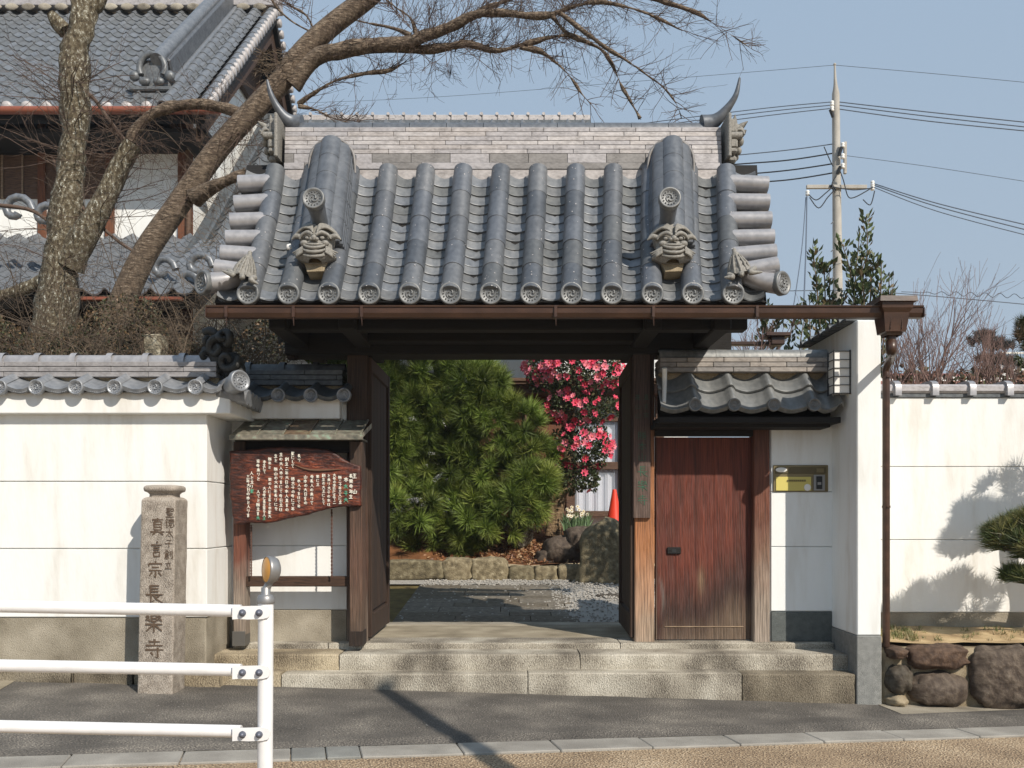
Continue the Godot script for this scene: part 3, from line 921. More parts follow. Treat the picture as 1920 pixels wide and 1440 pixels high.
func build_left_wall() -> void:
	var o := thing("plaster_wall", "long white plaster wall with grey tile coping behind the inscribed stone pillar", "wall", Vector3(-5, 0.15, -7.4))
	var xr := X(388, 7.25)
	var xl := -7.0
	# body, a little behind its panels
	bx("wall_core", Vector3(xl, 0.62, -7.89), Vector3(xr - 0.02, 2.36, -7.27), M.plaster, o, 0.0)
	var ys := [Y(1157, 7.25), Y(1029, 7.25), Y(903, 7.25), Y(776, 7.25)]
	for k in 3:
		bx("plaster_panel", Vector3(xl, ys[k] + (0.004 if k > 0 else 0.0), -7.9), Vector3(xr, ys[k + 1] - 0.004, -7.25), M.plaster, o, 0.004)
	# footing
	bx("footing", Vector3(xl, -0.1, -7.88), Vector3(xr - 0.012, ys[0] - 0.003, -7.262), M.concrete, o, 0.01)
	# overhanging white band below the tiles
	var yb := Y(774, 7.12)
	bx("cornice_band", Vector3(xl, yb, -7.86), Vector3(X(428, 7.12), 2.47, -7.165), M.plaster, o, 0.006)
	# tiles
	var discs := []
	for px in [-150, -76, 0, 69, 143, 216, 292, 367]: discs.append(X(px, 7.1))
	var cols := []
	for px in [-205, -138, -70, -2, 66, 134, 202, 270, 338]: cols.append(X(px, 7.33))
	coping(o, X(-260, 7.3), X(408, 7.3), 7.1, discs, Y(727, 7.1), Y(707, 7.3) - 0.01, 7.3, Y(707, 7.28), Y(677, 7.28), 0.068, 7.4, cols, M.tile, M.ridge_e)
	# last tile towards the corner and its round end, turned to the right
	var b := basis_from(Vector3.RIGHT, Vector3(0, 0.35, -0.94))
	put("eave_tile", mesh_eave_wave, M.tile, o, Transform3D(b.scaled_local(Vector3(0.75, 1.3, 1)), Vector3(X(376, 7.1), Y(727, 7.1), -7.1)))
	var mb := MB.new()
	sub(mb, [Vector3(X(415, 7.3), 2.53, -7.35), Vector3(X(432, 7.1), 2.52, -7.15), P(449, 714, 7.0)], [0.06, 0.075, 0.08], 14)
	part("corner_barrel", mb, M.tile, o)
	put("end_disc", mesh_disc, M.tile, o, Transform3D(look_basis(Vector3(-0.75, -0.05, -0.65)), P(450, 714, 6.98)))
	# side eave tiles seen edge on above the return
	for k in 5:
		var q := MB.new()
		var z := -7.2 - 0.14 * k
		q.tube(PackedVector3Array([Vector3(X(428, 7.12) - 0.1, 2.48, z), Vector3(X(436, 7.12) + 0.1 - 0.012 * k, 2.43, z)]), PackedFloat32Array([0.06, 0.06]), 12)
		part("verge_tile", q, M.tile, o)
	# scrolled end ornament of the ridge
	var s := MB.new()
	var at := P(412, 660, 7.38)
	for k in 7:
		var pts := PackedVector3Array(); var rr := PackedFloat32Array()
		var c := at + Vector3([-0.07, 0.0, 0.10, 0.02, 0.13, 0.07, -0.1][k], [0.09, 0.02, -0.09, -0.08, -0.17, 0.10, -0.03][k], 0.05 * (k % 3))
		var big: float = [0.085, 0.09, 0.085, 0.075, 0.08, 0.06, 0.045][k]
		for e in 16:
			var a: float = e * 0.45 * (1.0 if k % 2 else -1.0) + [2.2, 0.6, 0.3, 3.6, 1.2, 5.0, 2.0][k]
			var rad := lerpf(big, 0.02, e / 15.0)
			pts.append(c + Vector3(cos(a) * rad, sin(a) * rad, 0.02 * sin(e * 0.7) + 0.012 * e / 4.0)); rr.append(lerpf(0.036, 0.02, e / 15.0))
		s.tube(pts, rr, 8)
	s.ball(at + Vector3(0.0, -0.02, -0.02), Vector3(0.1, 0.18, 0.1), 12, 8)
	s.ball(at + Vector3(0.1, -0.12, 0.0), Vector3(0.1, 0.12, 0.09), 12, 8)
	part("ridge_end_scroll", s, M.ornament_dark, o)
	# rubble along the foot
	var x := -5.6
	var k := 0
	while x < -2.35:
		var L := rng.randf_range(0.45, 0.95)
		part("foot_stone", rough_block(Vector3(x, G(x) - 0.1, -7.5), Vector3(minf(x + L - 0.015, -2.32), G(x) + 0.10 + rng.randf() * 0.03, -7.2 + rng.randf() * 0.02), 90 + k, 0.02), [M.granite_dim, M.granite_rust, M.granite_dim][k % 3], o)
		x += L; k += 1

func build_bay() -> void:
	var o := thing("plaster_bay_wall", "narrow white plaster wall with shaded tile coping behind the hanging wooden board", "wall", Vector3(-2.2, 0.4, -7.95))
	var xl := X(440, 7.9); var xr := X(650, 7.9)
	bx("wall_core", Vector3(xl - 0.2, 0.62, -8.3), Vector3(xr, 2.5, -7.92), M.plaster, o, 0.0)
	var ys := [Y(1143, 7.9), Y(1023, 7.9), Y(903, 7.9), Y(757, 7.9)]
	for k in 3: bx("plaster_panel", Vector3(xl - 0.2, ys[k] + 0.003, -8.2), Vector3(xr, ys[k + 1] - 0.003, -7.9), M.plaster, o, 0.003)
	bx("footing", Vector3(xl - 0.2, 0.2, -8.2), Vector3(xr, ys[0] - 0.003, -7.905), M.concrete, o, 0.006)
	bx("cornice_band", Vector3(X(466, 7.78), Y(785, 7.78), -8.2), Vector3(X(637, 7.78), 2.5, -7.78), M.plaster, o, 0.006)
	var discs := [X(460, 7.7), X(522, 7.7), X(583, 7.7), X(645, 7.7)]
	var cols := [X(463, 8.0), X(527, 8.0), X(590, 8.0)]
	coping(o, X(445, 7.9), X(642, 7.9), 7.7, discs, Y(742, 7.7), Y(722, 7.9), 7.95, Y(722, 7.92), Y(692, 7.92), 0.066, 8.06, cols, M.tile_dark, M.tile_dark)  # darker tile tone: the shade of the gate roof put into the colour

func build_right_wall() -> void:
	var o := thing("plaster_boundary_wall", "white plaster boundary wall right of the downpipe with a pine shadow on it", "wall", Vector3(5, 0.4, -8.2))
	var xl := X(1640, 8.1); var xr := 9.0
	bx("wall_core", Vector3(xl, 0.5, -8.4), Vector3(xr, 2.52, -8.12), M.plaster, o, 0.0)
	var ys := [Y(1148, 8.1), Y(1012, 8.1), Y(875, 8.1), Y(745, 8.1)]
	for k in 3: bx("plaster_panel", Vector3(xl, ys[k] + 0.003, -8.38), Vector3(xr, ys[k + 1] - 0.003, -8.1), M.plaster, o, 0.003)
	bx("footing", Vector3(xl, 0.2, -8.38), Vector3(xr, ys[0] - 0.003, -8.105), M.concrete, o, 0.006)
	# cap tiles with collars
	bx("cap_bedding", Vector3(xl, Y(745, 8.1) - 0.002, -8.36), Vector3(xr, Y(738, 8.1), -8.085), M.tile_dark, o, 0.003)
	var px := 1610.0
	var cm := MB.new()
	var L := 70.0 / F * 8.1
	cm.box(Vector3(0.002, 0, -0.2), Vector3(L - 0.002, 0.08, 0.14), 0.02)
	var cmesh := cm.mesh()
	var km := MB.new()
	var rows := []
	for y in [0.0, 0.055]:
		var row := PackedVector3Array()
		for q in [Vector2(0.17, -0.015), Vector2(0.17, 0.07), Vector2(0.145, 0.105), Vector2(0.1, 0.125), Vector2(-0.1, 0.125), Vector2(-0.235, 0.07)]: row.append(Vector3(y, q.y, q.x))
		rows.append(row)
	km.grid(rows)
	for e in 2:
		var r: PackedVector3Array = rows[e]
		for k in r.size() - 1: km.quad(r[k], r[k + 1], Vector3(r[k + 1].x, 0, 0), Vector3(r[k].x, 0, 0), Vector3(-1 if e == 0 else 1, 0, 0))
	var kmesh := km.mesh()
	while px < 2500.0:
		put("cap_tile", cmesh, M.ridge_c, o, Transform3D(Basis(), Vector3(X(px, 8.1), Y(738, 8.1), -8.2)))
		put("cap_collar", kmesh, M.silver, o, Transform3D(Basis(), Vector3(X(px, 8.1) - 0.03, Y(738, 8.1) - 0.01, -8.2)))
		px += 69.5
	# soil strip and the retaining wall of boulders below
	var soil := structure("soil_strip")
	var sm := MB.new()
	var rws := []
	for d in [8.4, 8.0, 7.7, 7.4]:
		var row := PackedVector3Array()
		for k in 25: row.append(Vector3(2.88 + 0.2 * k, 0.5 - (8.1 - d) * 0.07 + rng.randf_range(-0.012, 0.012), -d))
		rws.append(row)
	sm.grid(rws, false, true)
	part("soil_surface", sm, M.soil, soil)
	var blade := MB.new(); blade.use_col = true
	for k in 14:
		var a := rng.randf() * TAU; var w := Vector3(cos(a), 0, sin(a)) * 0.0035
		var q := Vector3(rng.randf_range(-0.03, 0.03), 0, rng.randf_range(-0.03, 0.03))
		var tip := q + Vector3(rng.randf_range(-0.04, 0.04), rng.randf_range(0.02, 0.06), rng.randf_range(-0.04, 0.04))
		blade.tri(q - w, q + w, tip)
	var xf := []; var cs := PackedColorArray()
	for k in 170:
		var x := 2.95 + pow(rng.randf(), 1.3) * 1.9
		var d := rng.randf_range(7.5, 8.08)
		if rng.randf() < 0.5: x = 3.05 + rng.randf() * 0.42; 
		xf.append(Transform3D(Basis(Vector3.UP, rng.randf() * TAU).scaled(Vector3.ONE * rng.randf_range(0.5, 1.2)), Vector3(x, 0.49 - (8.1 - d) * 0.07, -d)))
		cs.append([Color(0.09, 0.12, 0.03), Color(0.2, 0.2, 0.07), Color(0.26, 0.2, 0.1)][rng.randi() % 3])
	scatter("grass", blade.mesh(), M.leaf, soil, xf, cs)
	var rw := thing("boulder_retaining_wall", "low retaining wall of brown boulders set in mortar below the soil strip", "retaining wall", Vector3(4.5, 0, -7.4))
	bx("mortar_bed", Vector3(X(1652, 7.3), -0.4, -7.8), Vector3(9.0, 0.42, -7.31), M.mortar, rw, 0.04)
	var bs := [[1657, 1694, 1212, 1233, 0, 0.2], [1695, 1808, 1209, 1251, 1, 0.2], [1814, 1945, 1211, 1326, 2, 0.22], [1656, 1706, 1244, 1298, 3, 0.1], [1700, 1809, 1256, 1325, 4, 0.12], [1656, 1696, 1300, 1323, 5, 0.2], [1950, 2080, 1208, 1270, 6, 0.2], [1955, 2060, 1276, 1330, 7, 0.2], [2085, 2260, 1210, 1332, 8, 0.2]]
	for q in bs:
		var c := P((q[0] + q[1]) * 0.5, (q[2] + q[3]) * 0.5, 7.34)
		var r := Vector3((q[1] - q[0]) * 0.5 / F * 7.34, (q[3] - q[2]) * 0.5 / F * 7.34, 0.15)
		var sq := 0.62 if q[4] in [0, 1, 2, 6, 8] else 0.85
		part("boulder", rock(c, r * 1.02, 200 + q[4], 0.11, 30, 18, sq), [M.rock_red, M.rock_red, M.rock, M.rock_grey, M.rock, M.mortar, M.rock, M.rock_grey, M.rock][q[4]], rw)

func build_pier() -> void:
	var o := thing("plaster_pier", "tall white plaster pier with grey footing at the right end of the steps", "wall", Vector3(2.85, 0, -7.6))
	var xl := X(1607, 7.29); var xr := X(1652, 7.29)
	var yt := Y(600, 7.29); var yd := Y(1192, 7.29)
	bx("plaster_body", Vector3(xl, yd + 0.002, -8.5), Vector3(xr, yt, -7.29), M.plaster_cool, o, 0.008)
	bx("granite_footing", Vector3(xl - 0.004, -0.3, -8.4), Vector3(xr + 0.004, yd, -7.284), M.granite_grey, o, 0.006)
	# narrow tile coping on top, running back
	for k in 5:
		var z := -7.36 - 0.24 * k
		bx("coping_tile", Vector3(xl - 0.07, yt + 0.003, z - 0.237), Vector3(xr + 0.06, yt + 0.035, z), M.tile_dark, o, 0.008)
		var q := MB.new(); q.tube(PackedVector3Array([Vector3(xl - 0.085, yt + 0.02, z - 0.12), Vector3(xr + 0.07, yt + 0.05, z - 0.12)]), PackedFloat32Array([0.03, 0.03]), 10)
		part("coping_roll", q, M.tile_dark, o)
	# box lantern on the inner face
	var l := thing("wall_lantern", "white box wall lantern with black grid frame on the inner face of the pier", "lantern", Vector3(2.6, 2.6, -7.5))
	var a := P(1564, 738, 7.42); var b := P(1602, 657, 7.42)
	bx("shade", Vector3(a.x + 0.004, a.y + 0.006, -7.55), Vector3(xl - 0.001, b.y - 0.006, -7.425), M.lantern_pane, l, 0.003)
	for k in 6:
		var y := lerpf(a.y, b.y - 0.008, k / 5.0)
		bx("frame_bar", Vector3(a.x, y, -7.424), Vector3(xl - 0.002, y + 0.005, -7.415), M.black, l, 0.001)
		bx("frame_bar", Vector3(a.x - 0.006, y, -7.56), Vector3(a.x + 0.003, y + 0.005, -7.4245), M.black, l, 0.001)
	for q in [[a.x - 0.007, -7.4145], [xl - 0.012, -7.4145], [a.x - 0.007, -7.553]]:
		bx("frame_post", Vector3(q[0], a.y - 0.004, q[1] - 0.011), Vector3(q[0] + 0.007, b.y + 0.004, q[1]), M.black, l, 0.001)

# ------------------------------------------------------------------ the gate
# a post whose colour changes with height: weathered grey foot, fresher wood above, eave shade painted into gate post tops
func post(called: String, lo: Vector3, hi: Vector3, cols: Array, parent: Node3D, m: Material = null) -> MeshInstance3D:
	var mb := MB.new(); mb.use_col = true
	var nz := FastNoiseLite.new(); nz.seed = int(lo.x * 100) + 7; nz.frequency = 4.0
	var n := 26
	var b := 0.008
	var ring := [Vector2(lo.x, hi.z - b), Vector2(lo.x + b, hi.z), Vector2(hi.x - b, hi.z), Vector2(hi.x, hi.z - b), Vector2(hi.x, lo.z), Vector2(lo.x, lo.z)]
	for s in 6:
		var p: Vector2 = ring[s]; var q: Vector2 = ring[(s + 1) % 6]
		var rows := []; var cc := []
		for k in n + 1:
			var t := float(k) / n
			var y := lerpf(lo.y, hi.y, t)
			var row := PackedVector3Array(); var cr := PackedColorArray()
			for e in 3:
				var u := p.lerp(q, e / 2.0)
				row.append(Vector3(u.x, y, u.y))
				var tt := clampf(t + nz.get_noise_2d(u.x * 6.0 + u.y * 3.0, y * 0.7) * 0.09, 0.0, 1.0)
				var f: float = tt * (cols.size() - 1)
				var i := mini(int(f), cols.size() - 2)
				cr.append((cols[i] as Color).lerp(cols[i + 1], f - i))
			rows.append(row); cc.append(cr)
		mb.grid(rows, false, false, cc)
	mb.col = cols[-1]
	mb.quad(Vector3(lo.x, hi.y, lo.z), Vector3(hi.x, hi.y, lo.z), Vector3(hi.x, hi.y, hi.z), Vector3(lo.x, hi.y, hi.z), Vector3.UP)
	return part(called, mb, M.wood_grain_v if m == null else m, parent)

var gate: Node3D

func build_gate() -> void:
	gate = thing("temple_gate", "wooden temple gate with open doors and a heavy grey tiled roof", "gate", Vector3(-0.1, 0.4, -7.95))
	var dk := Color(0.075, 0.045, 0.03); var md := Color(0.13, 0.07, 0.045); var gr := Color(0.30, 0.24, 0.19); var og := Color(0.6, 0.25, 0.1)  # dk on the upper stops is eave shade painted into the posts
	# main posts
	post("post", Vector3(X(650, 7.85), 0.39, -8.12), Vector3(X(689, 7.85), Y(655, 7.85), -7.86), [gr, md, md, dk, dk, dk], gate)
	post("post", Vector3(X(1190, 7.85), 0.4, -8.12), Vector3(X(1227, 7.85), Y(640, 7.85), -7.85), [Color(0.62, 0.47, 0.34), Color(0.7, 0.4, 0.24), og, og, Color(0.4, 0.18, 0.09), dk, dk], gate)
	# beams
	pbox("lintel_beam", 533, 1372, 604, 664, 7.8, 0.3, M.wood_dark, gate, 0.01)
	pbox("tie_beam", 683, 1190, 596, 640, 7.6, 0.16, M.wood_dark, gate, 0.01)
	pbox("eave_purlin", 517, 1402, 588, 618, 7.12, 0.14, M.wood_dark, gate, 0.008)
	for px in [548.0, 670.0, 1208.0, 1330.0]:
		bx("bracket_arm", Vector3(X(px, 7.5) - 0.07, Y(640, 7.5), -8.6), Vector3(X(px, 7.5) + 0.07, Y(606, 7.5), -7.02), M.wood_dark, gate, 0.012)
	pbox("side_strut", 537, 552, 640, 672, 7.86, 0.12, M.wood_dark_v, gate)
	pbox("side_strut", 1350, 1366, 640, 672, 7.86, 0.12, M.wood_dark_v, gate)
	pbox("rear_purlin", 517, 1402, 570, 600, 8.55, 0.14, M.wood_dark, gate, 0.008)
	# infill boards above the side bays, closing the gable under the roof
	pbox("infill_board", 553, 650, 606, 668, 8.0, 0.03, M.wood_dark, gate)
	pbox("infill_board", 1240, 1296, 606, 646, 8.0, 0.03, M.wood_dark, gate)
	pbox("infill_board", 1296, 1354, 640, 647, 8.0, 0.03, M.wood_dark, gate)
	pbox("infill_board", 1296, 1354, 600, 634, 8.0, 0.03, M.wood_dark, gate)
	# door leaves, swung inwards: a framed leaf of boards each
	for s in 2:
		var hx := X(689, 7.88) if s == 0 else X(1189, 7.88)
		var ex := X(725, 9.02) if s == 0 else X(1166, 9.02)
		var root := Node3D.new(); root.name = numbered(gate, "door_leaf"); gate.add_child(root, true)
		var a := Vector3(hx, 0.43, -7.88); var b := Vector3(ex, 0.43, -9.0)
		var along := (b - a).normalized()
		var nrm := along.cross(Vector3.UP) * (-1.0 if s == 0 else 1.0)      # towards the passage
		if (nrm.x > 0) != (s == 0): nrm = -nrm
		var bs := Basis(along, Vector3.UP, along.cross(Vector3.UP))
		root.global_transform = Transform3D(bs, a)
		var w := (b - a).length(); var h := Y(668, 7.9) - 0.44
		var sg := 1.0 if bs.z.dot(nrm) > 0.0 else -1.0
		var n := 5
		for k in n:      # boards between the frame members
			var mb := MB.new(); mb.box(Vector3(0.08 + (w - 0.16) * k / n + 0.002, 0.22, -0.012), Vector3(0.08 + (w - 0.16) * (k + 1) / n - 0.002, h - 0.1, 0.012), 0.003)
			put("board", mb.mesh(), M.wood_v_a if k % 2 == 0 else M.wood_v_b, root, root.global_transform)
		for q in [[Vector3(0, 0, -0.035), Vector3(0.08, h, 0.035)], [Vector3(w - 0.08, 0, -0.035), Vector3(w, h, 0.035)], [Vector3(0.081, 0.0, -0.032), Vector3(w - 0.081, 0.2, 0.032)], [Vector3(0.081, h - 0.12, -0.032), Vector3(w - 0.081, h, 0.032)]]:
			var mb := MB.new(); mb.box(q[0], q[1], 0.006)
			put("frame_rail", mb.mesh(), M.wood_v_a, root, root.global_transform)

const RD0 := 6.8
const RD1 := 7.6
func rx(i: float, t: float) -> float:     # centre of barrel row i at height t on the front slope
	return lerpf(X(467.0 + 75.5 * i, RD0), X(517.0 + 70.33 * i, RD1), t)
func rp(i: float, t: float) -> Vector3:
	var y0 := Y(552, RD0); var y1 := Y(322, RD1)
	var sag := 0.055 * sin(PI * clampf(t, 0.0, 1.0))
	return Vector3(rx(i, t), lerpf(y0, y1, t) - sag * 0.55, -lerpf(RD0, RD1, t) - sag * 0.8)
func rb(i: float, t: float) -> Basis:
	var tg := (rp(i, t + 0.03) - rp(i, t - 0.03)).normalized()
	return basis_from(Vector3.RIGHT, tg)

func build_gate_roof() -> void:
	var roof := Node3D.new(); roof.name = numbered(gate, "roof"); gate.add_child(roof, true)
	# boards under the tiles, front and back
	var mb := MB.new()
	var top := []; var und := []
	for j in 9:
		var t := lerpf(-0.01, 1.12, j / 8.0)
		var a := PackedVector3Array(); var b := PackedVector3Array()
		for i in [-0.9, 12.9]:
			var n := rb(i, t).z
			a.append(rp(i, t) - n * 0.062); b.append(rp(i, t) - n * 0.105)
		top.append(a); und.append(b)
	mb.grid(top); mb.grid(und, false, true)
	mb.quad(top[0][0], top[0][1], und[0][1], und[0][0], Vector3(0, 0, 1))
	for e in 2:
		for j in 8: mb.quad(top[j][e], top[j + 1][e], und[j + 1][e], und[j][e], Vector3(-1 if e == 0 else 1, 0, 0))
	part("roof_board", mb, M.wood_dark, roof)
	var back := MB.new()
	var e0: Vector3 = top[8][0]; var e1: Vector3 = top[8][1]
	var f0 := Vector3(e0.x, 3.2, -9.1); var f1 := Vector3(e1.x, 3.2, -9.1)
	back.quad(e0, e1, f1, f0, Vector3(0, 1, -1))
	back.quad(e0 - Vector3(0, 0.06, 0), e1 - Vector3(0, 0.06, 0), f1 - Vector3(0, 0.06, 0), f0 - Vector3(0, 0.06, 0), Vector3(0, -1, 1))
	for e in 2:
		var p := e0 if e == 0 else e1; var q := f0 if e == 0 else f1
		back.quad(p, q, q - Vector3(0, 0.06, 0), p - Vector3(0, 0.06, 0), Vector3(-1 if e == 0 else 1, 0, 0))
	part("rear_roof_board", back, M.wood_dark, roof)
	var bt := []
	for i in 14:
		for k in 6:
			var p := Vector3(lerpf(f0.x, f1.x, i / 13.0), lerpf(3.22, 4.45, k / 6.0), lerpf(-9.12, -8.08, k / 6.0))
			bt.append(Transform3D(basis_from(Vector3.LEFT, Vector3(0, 1.23, 1.04)), p))
	scatter("rear_tiles", mesh_barrel, M.tile, roof, bt)
	# rafters under the eave
	for k in 17:
		var i := -0.5 + k * 0.8
		var r := MB.new()
		var p := rp(i, 0.02); var b := rb(i, 0.05)
		r.box(Vector3(-0.028, 0.0, -0.16), Vector3(0.028, 1.2, -0.106), 0.004, Transform3D(b, p))
		part("rafter", r, M.wood_dark, roof)
	# pan tiles between the barrel rows
	var rows := 14
	for c in 14:
		var i := c - 0.5
		for k in rows:
			var t := (k + 0.02) / rows * 0.985
			var b := rb(i, t)
			var sx := (rx(i + 0.5, t) - rx(i - 0.5, t)) / 0.3
			var xf := Transform3D(b.rotated(b.z, rng.randf_range(-0.012, 0.012)).scaled_local(Vector3(sx, 1, 1)), rp(i, t) - b.z * (0.017 + rng.randf() * 0.006))
			if c == 0 or c == 13: xf.basis = xf.basis.scaled_local(Vector3(0.8, 1, 1))
			put("pan_tile", mesh_eave_pan if k == 0 else mesh_pan, M.pans[rng.randi() % 5], roof, xf)
	# lichen specks and droppings on the rows
	var sp := MB.new(); sp.ball(Vector3.ZERO, Vector3(1, 1, 0.3), 7, 4)
	var sx := []
	for k in 330:
		var t := pow(rng.randf(), 1.5); var i := rng.randi() % 13
		var b := rb(i, t); var a := rng.randf_range(-1.2, 1.2)
		var nn := b.z * cos(a) + b.x * sin(a)
		var s := rng.randf_range(0.0022, 0.006)
		sx.append(Transform3D(basis_from(nn.cross(b.y), b.y).scaled(Vector3.ONE * s), rp(i, t) + b.z * 0.004 + nn * 0.0795))
	scatter("lichen_specks", sp.mesh(), M.ridge, roof, sx)
	# barrel rows with their end discs
	for i in 13:
		for k in 5:
			var t := k / 5.0
			var b := rb(i, t + 0.1)
			put("barrel_tile", mesh_barrel, M.barrels[rng.randi() % 5], roof, Transform3D(b.rotated(b.z, rng.randf_range(-0.008, 0.008)).scaled_local(Vector3(1.04, 1.03, 1.0)), rp(i, t) + b.z * (0.004 + rng.randf_range(-0.002, 0.002))))
		var p := rp(i, 0.0)
		put("end_disc", mesh_disc, M.tile_disc, roof, Transform3D(Basis(Vector3.RIGHT, -PI / 2), p + Vector3(0, 0, 0.03)))
		# pale clay filler under the ridge on both sides of each row
	for i in 12:
		var q := MB.new()
		var c := Vector3(rx(i + 0.5, 1.0), Y(318, RD1), -7.63)
		var prof := PackedVector2Array([Vector2(-0.12, 0.03), Vector2(0.12, 0.03)])
		for s in 9:
			var a := PI * s / 8.0
			prof.append(Vector2(cos(a) * 0.11, -0.015 - sin(a) * 0.055))
		q.prism(prof, -0.15, -0.015, Transform3D(Basis(), c))
		part("clay_filler", q, M.ridge_b, roof)
	# verge tiles: short barrels pointing outwards
	for s in 2:
		var tips := [[447, 345], [440, 383], [432, 416], [424, 448], [414, 476], [403, 503]] if s == 0 else [[1440, 347], [1442, 380], [1446, 413], [1451, 446], [1455, 474], [1459, 498]]
		var ri := 0.0 if s == 0 else 12.0
		for k in 6:
			var t := 0.9 - k * 0.147
			var a := rp(ri, t) + Vector3(0, 0.012, 0.01)
			var d: float = -rp(ri, t - 0.03).z
			var b := P(tips[k][0], tips[k][1], d - 0.03)
			var q := MB.new()
			q.tube(PackedVector3Array([a, a.lerp(b, 0.985), b]), PackedFloat32Array([0.066, 0.07, 0.066]), 16)
			q.tube(PackedVector3Array([b, b + (b - a).normalized() * 0.004]), PackedFloat32Array([0.052, 0.05]), 16)
			part("verge_tile", q, M.silver, roof)
		# corner barrel with its disc turned outwards
		var dc := P(386, 531, 6.84) if s == 0 else P(1461, 532, 6.84)
		var sg := -1.0 if s == 0 else 1.0
		var q := MB.new()
		var st := rp(ri, 0.2)
		sub(q, [st + Vector3(sg * 0.02, 0.03, 0), st.lerp(dc, 0.5) + Vector3(0, -0.025, 0.02), dc], [0.06, 0.07, 0.08], 16)
		part("corner_barrel", q, M.silver, roof)
		put("end_disc", mesh_disc, M.tile_disc, roof, Transform3D(look_basis(Vector3(-sg * 0.62, 0.0, -0.78)).scaled_local(Vector3(1.08, 1, 1.08)), dc + Vector3(sg * 0.02, 0, 0.02)))
		# small finial figure on the corner
		var fp := P(457, 520, 6.8) if s == 0 else P(1388, 515, 6.8)
		var fm := MB.new()
		var fx := Transform3D(Basis(Vector3(0, 0, 1), -sg * -0.25), fp)
		fm.lathe([Vector2(0.09, 0.0), Vector2(0.085, 0.03), Vector2(0.066, 0.06), Vector2(0.07, 0.075), Vector2(0.05, 0.10), Vector2(0.052, 0.115), Vector2(0.032, 0.14), Vector2(0.034, 0.155), Vector2(0.016, 0.175), Vector2(0.017, 0.195), Vector2(0.0, 0.21)], 12, fx)
		for k in 11:
			var a := TAU * k / 11.0
			fm.tube(PackedVector3Array([fx * Vector3(cos(a) * 0.085, 0.005, sin(a) * 0.085), fx * Vector3(cos(a) * 0.07, 0.07, sin(a) * 0.07), fx * Vector3(cos(a) * 0.035, 0.145, sin(a) * 0.035)]), PackedFloat32Array([0.012, 0.011, 0.006]), 5)
		for k in 3:
			sub(fm, [fx * Vector3(-0.1 + 0.1 * k, 0.01, 0.05), fx * Vector3(-0.02 * sg + 0.07 * k - 0.07, -0.02, 0.09), fx * Vector3((k - 1) * 0.14, -0.005 - 0.015 * k, 0.07)], [0.022, 0.024, 0.006], 7)
		part("corner_finial", fm, M.ornament, roof)
	# ---------------- ridge
	var ridge := Node3D.new(); ridge.name = numbered(gate, "ridge"); gate.add_child(ridge, true)
	var xl := X(533, 7.65); var xr := X(1354, 7.65)
	var ys := [318, 305, 287, 278.5, 270, 261.5, 253, 244, 235]
	bx("ridge_core", Vector3(xl + 0.01, Y(318, 7.65) - 0.2, -8.02), Vector3(xr - 0.01, Y(236, 7.65), -7.69), M.mortar, ridge, 0.0)
	for k in 8:
		var ya := Y(ys[k], 7.65); var yb := Y(ys[k + 1], 7.65) - 0.0035
		var L := 0.39 if k > 1 else 0.33
		var x: float = xl - [0.11, 0.2, 0.24, 0.02, 0.15, 0.07, 0.2, 0.1][k] - 0.05
		var zf := -7.65 - 0.004 * k + (0.012 if k == 0 else 0.0)
		while x < xr:
			var a := maxf(x, xl); var b := minf(x + L, xr)
			if b - a > 0.03:
				var m: Material = [M.ridge, M.ridge_b, M.ridge, M.ridge_c][rng.randi() % 4] if k > 1 else [M.ridge_c, M.ridge_d][rng.randi() % 2]
				bx("ridge_tile", Vector3(a, ya, -7.86), Vector3(b - 0.003, yb, zf + rng.randf_range(-0.001, 0.001)), m, ridge, 0.003)
				bx("rear_ridge_tile", Vector3(a, ya, -8.06), Vector3(b - 0.003, yb, -7.863), m, ridge, 0.0)
			x += L
	var cap := barrel(0.082, 0.279, 0.985, 14, PI / 2 + 0.15).mesh()
	var n := 11
	var cx0 := X(560, 7.78); var cx1 := X(1322, 7.78)
	for k in n:
		var L := (cx1 - cx0) / n
		put("cap_tile", cap, M.tile_blue_b, ridge, Transform3D(Basis(Vector3(0, 0, 1), Vector3(1, 0, 0) * (L / 0.281), Vector3.UP), Vector3(cx0 + L * k, Y(236, 7.7), -7.84)))
	# horn-shaped end caps
	for s in 2:
		var sg := -1.0 if s == 0 else 1.0
		var hp := [P(566, 233, 7.82), P(548, 230, 7.82), P(532, 218, 7.8), P(517, 196, 7.78), P(507, 174, 7.76), P(501, 150, 7.76)] if s == 0 else [P(1316, 233, 7.82), P(1336, 229, 7.82), P(1352, 217, 7.8), P(1370, 195, 7.78), P(1381, 175, 7.76), P(1387, 146, 7.76)]
		var hm := MB.new()
		sub(hm, hp, [0.078, 0.066, 0.046, 0.030, 0.022, 0.009], 16, 6)
		part("ridge_horn", hm, M.tile_blue_b, ridge)
		# ridge end ornament seen edge on
		var o := MB.new()
		var c := P(520, 270, 7.8) if s == 0 else P(1366, 270, 7.8)
		var k := sg
		var slab := func(x0: float, x1: float, y0: float, y1: float, hz: float, bev: float) -> void:
			var xa := c.x + k * x0; var xb := c.x + k * x1
			o.box(Vector3(minf(xa, xb), c.y + y0, c.z - hz), Vector3(maxf(xa, xb), c.y + y1, c.z + hz), bev)
		slab.call(-0.06, -0.03, -0.2, 0.17, 0.24, 0.01)
		slab.call(-0.03, 0.03, 0.03, 0.15, 0.17, 0.012)
		slab.call(-0.03, 0.035, -0.105, -0.03, 0.19, 0.012)
		slab.call(-0.035, 0.03, -0.15, -0.11, 0.2, 0.012)
		slab.call(-0.04, 0.035, -0.215, -0.155, 0.16, 0.02)
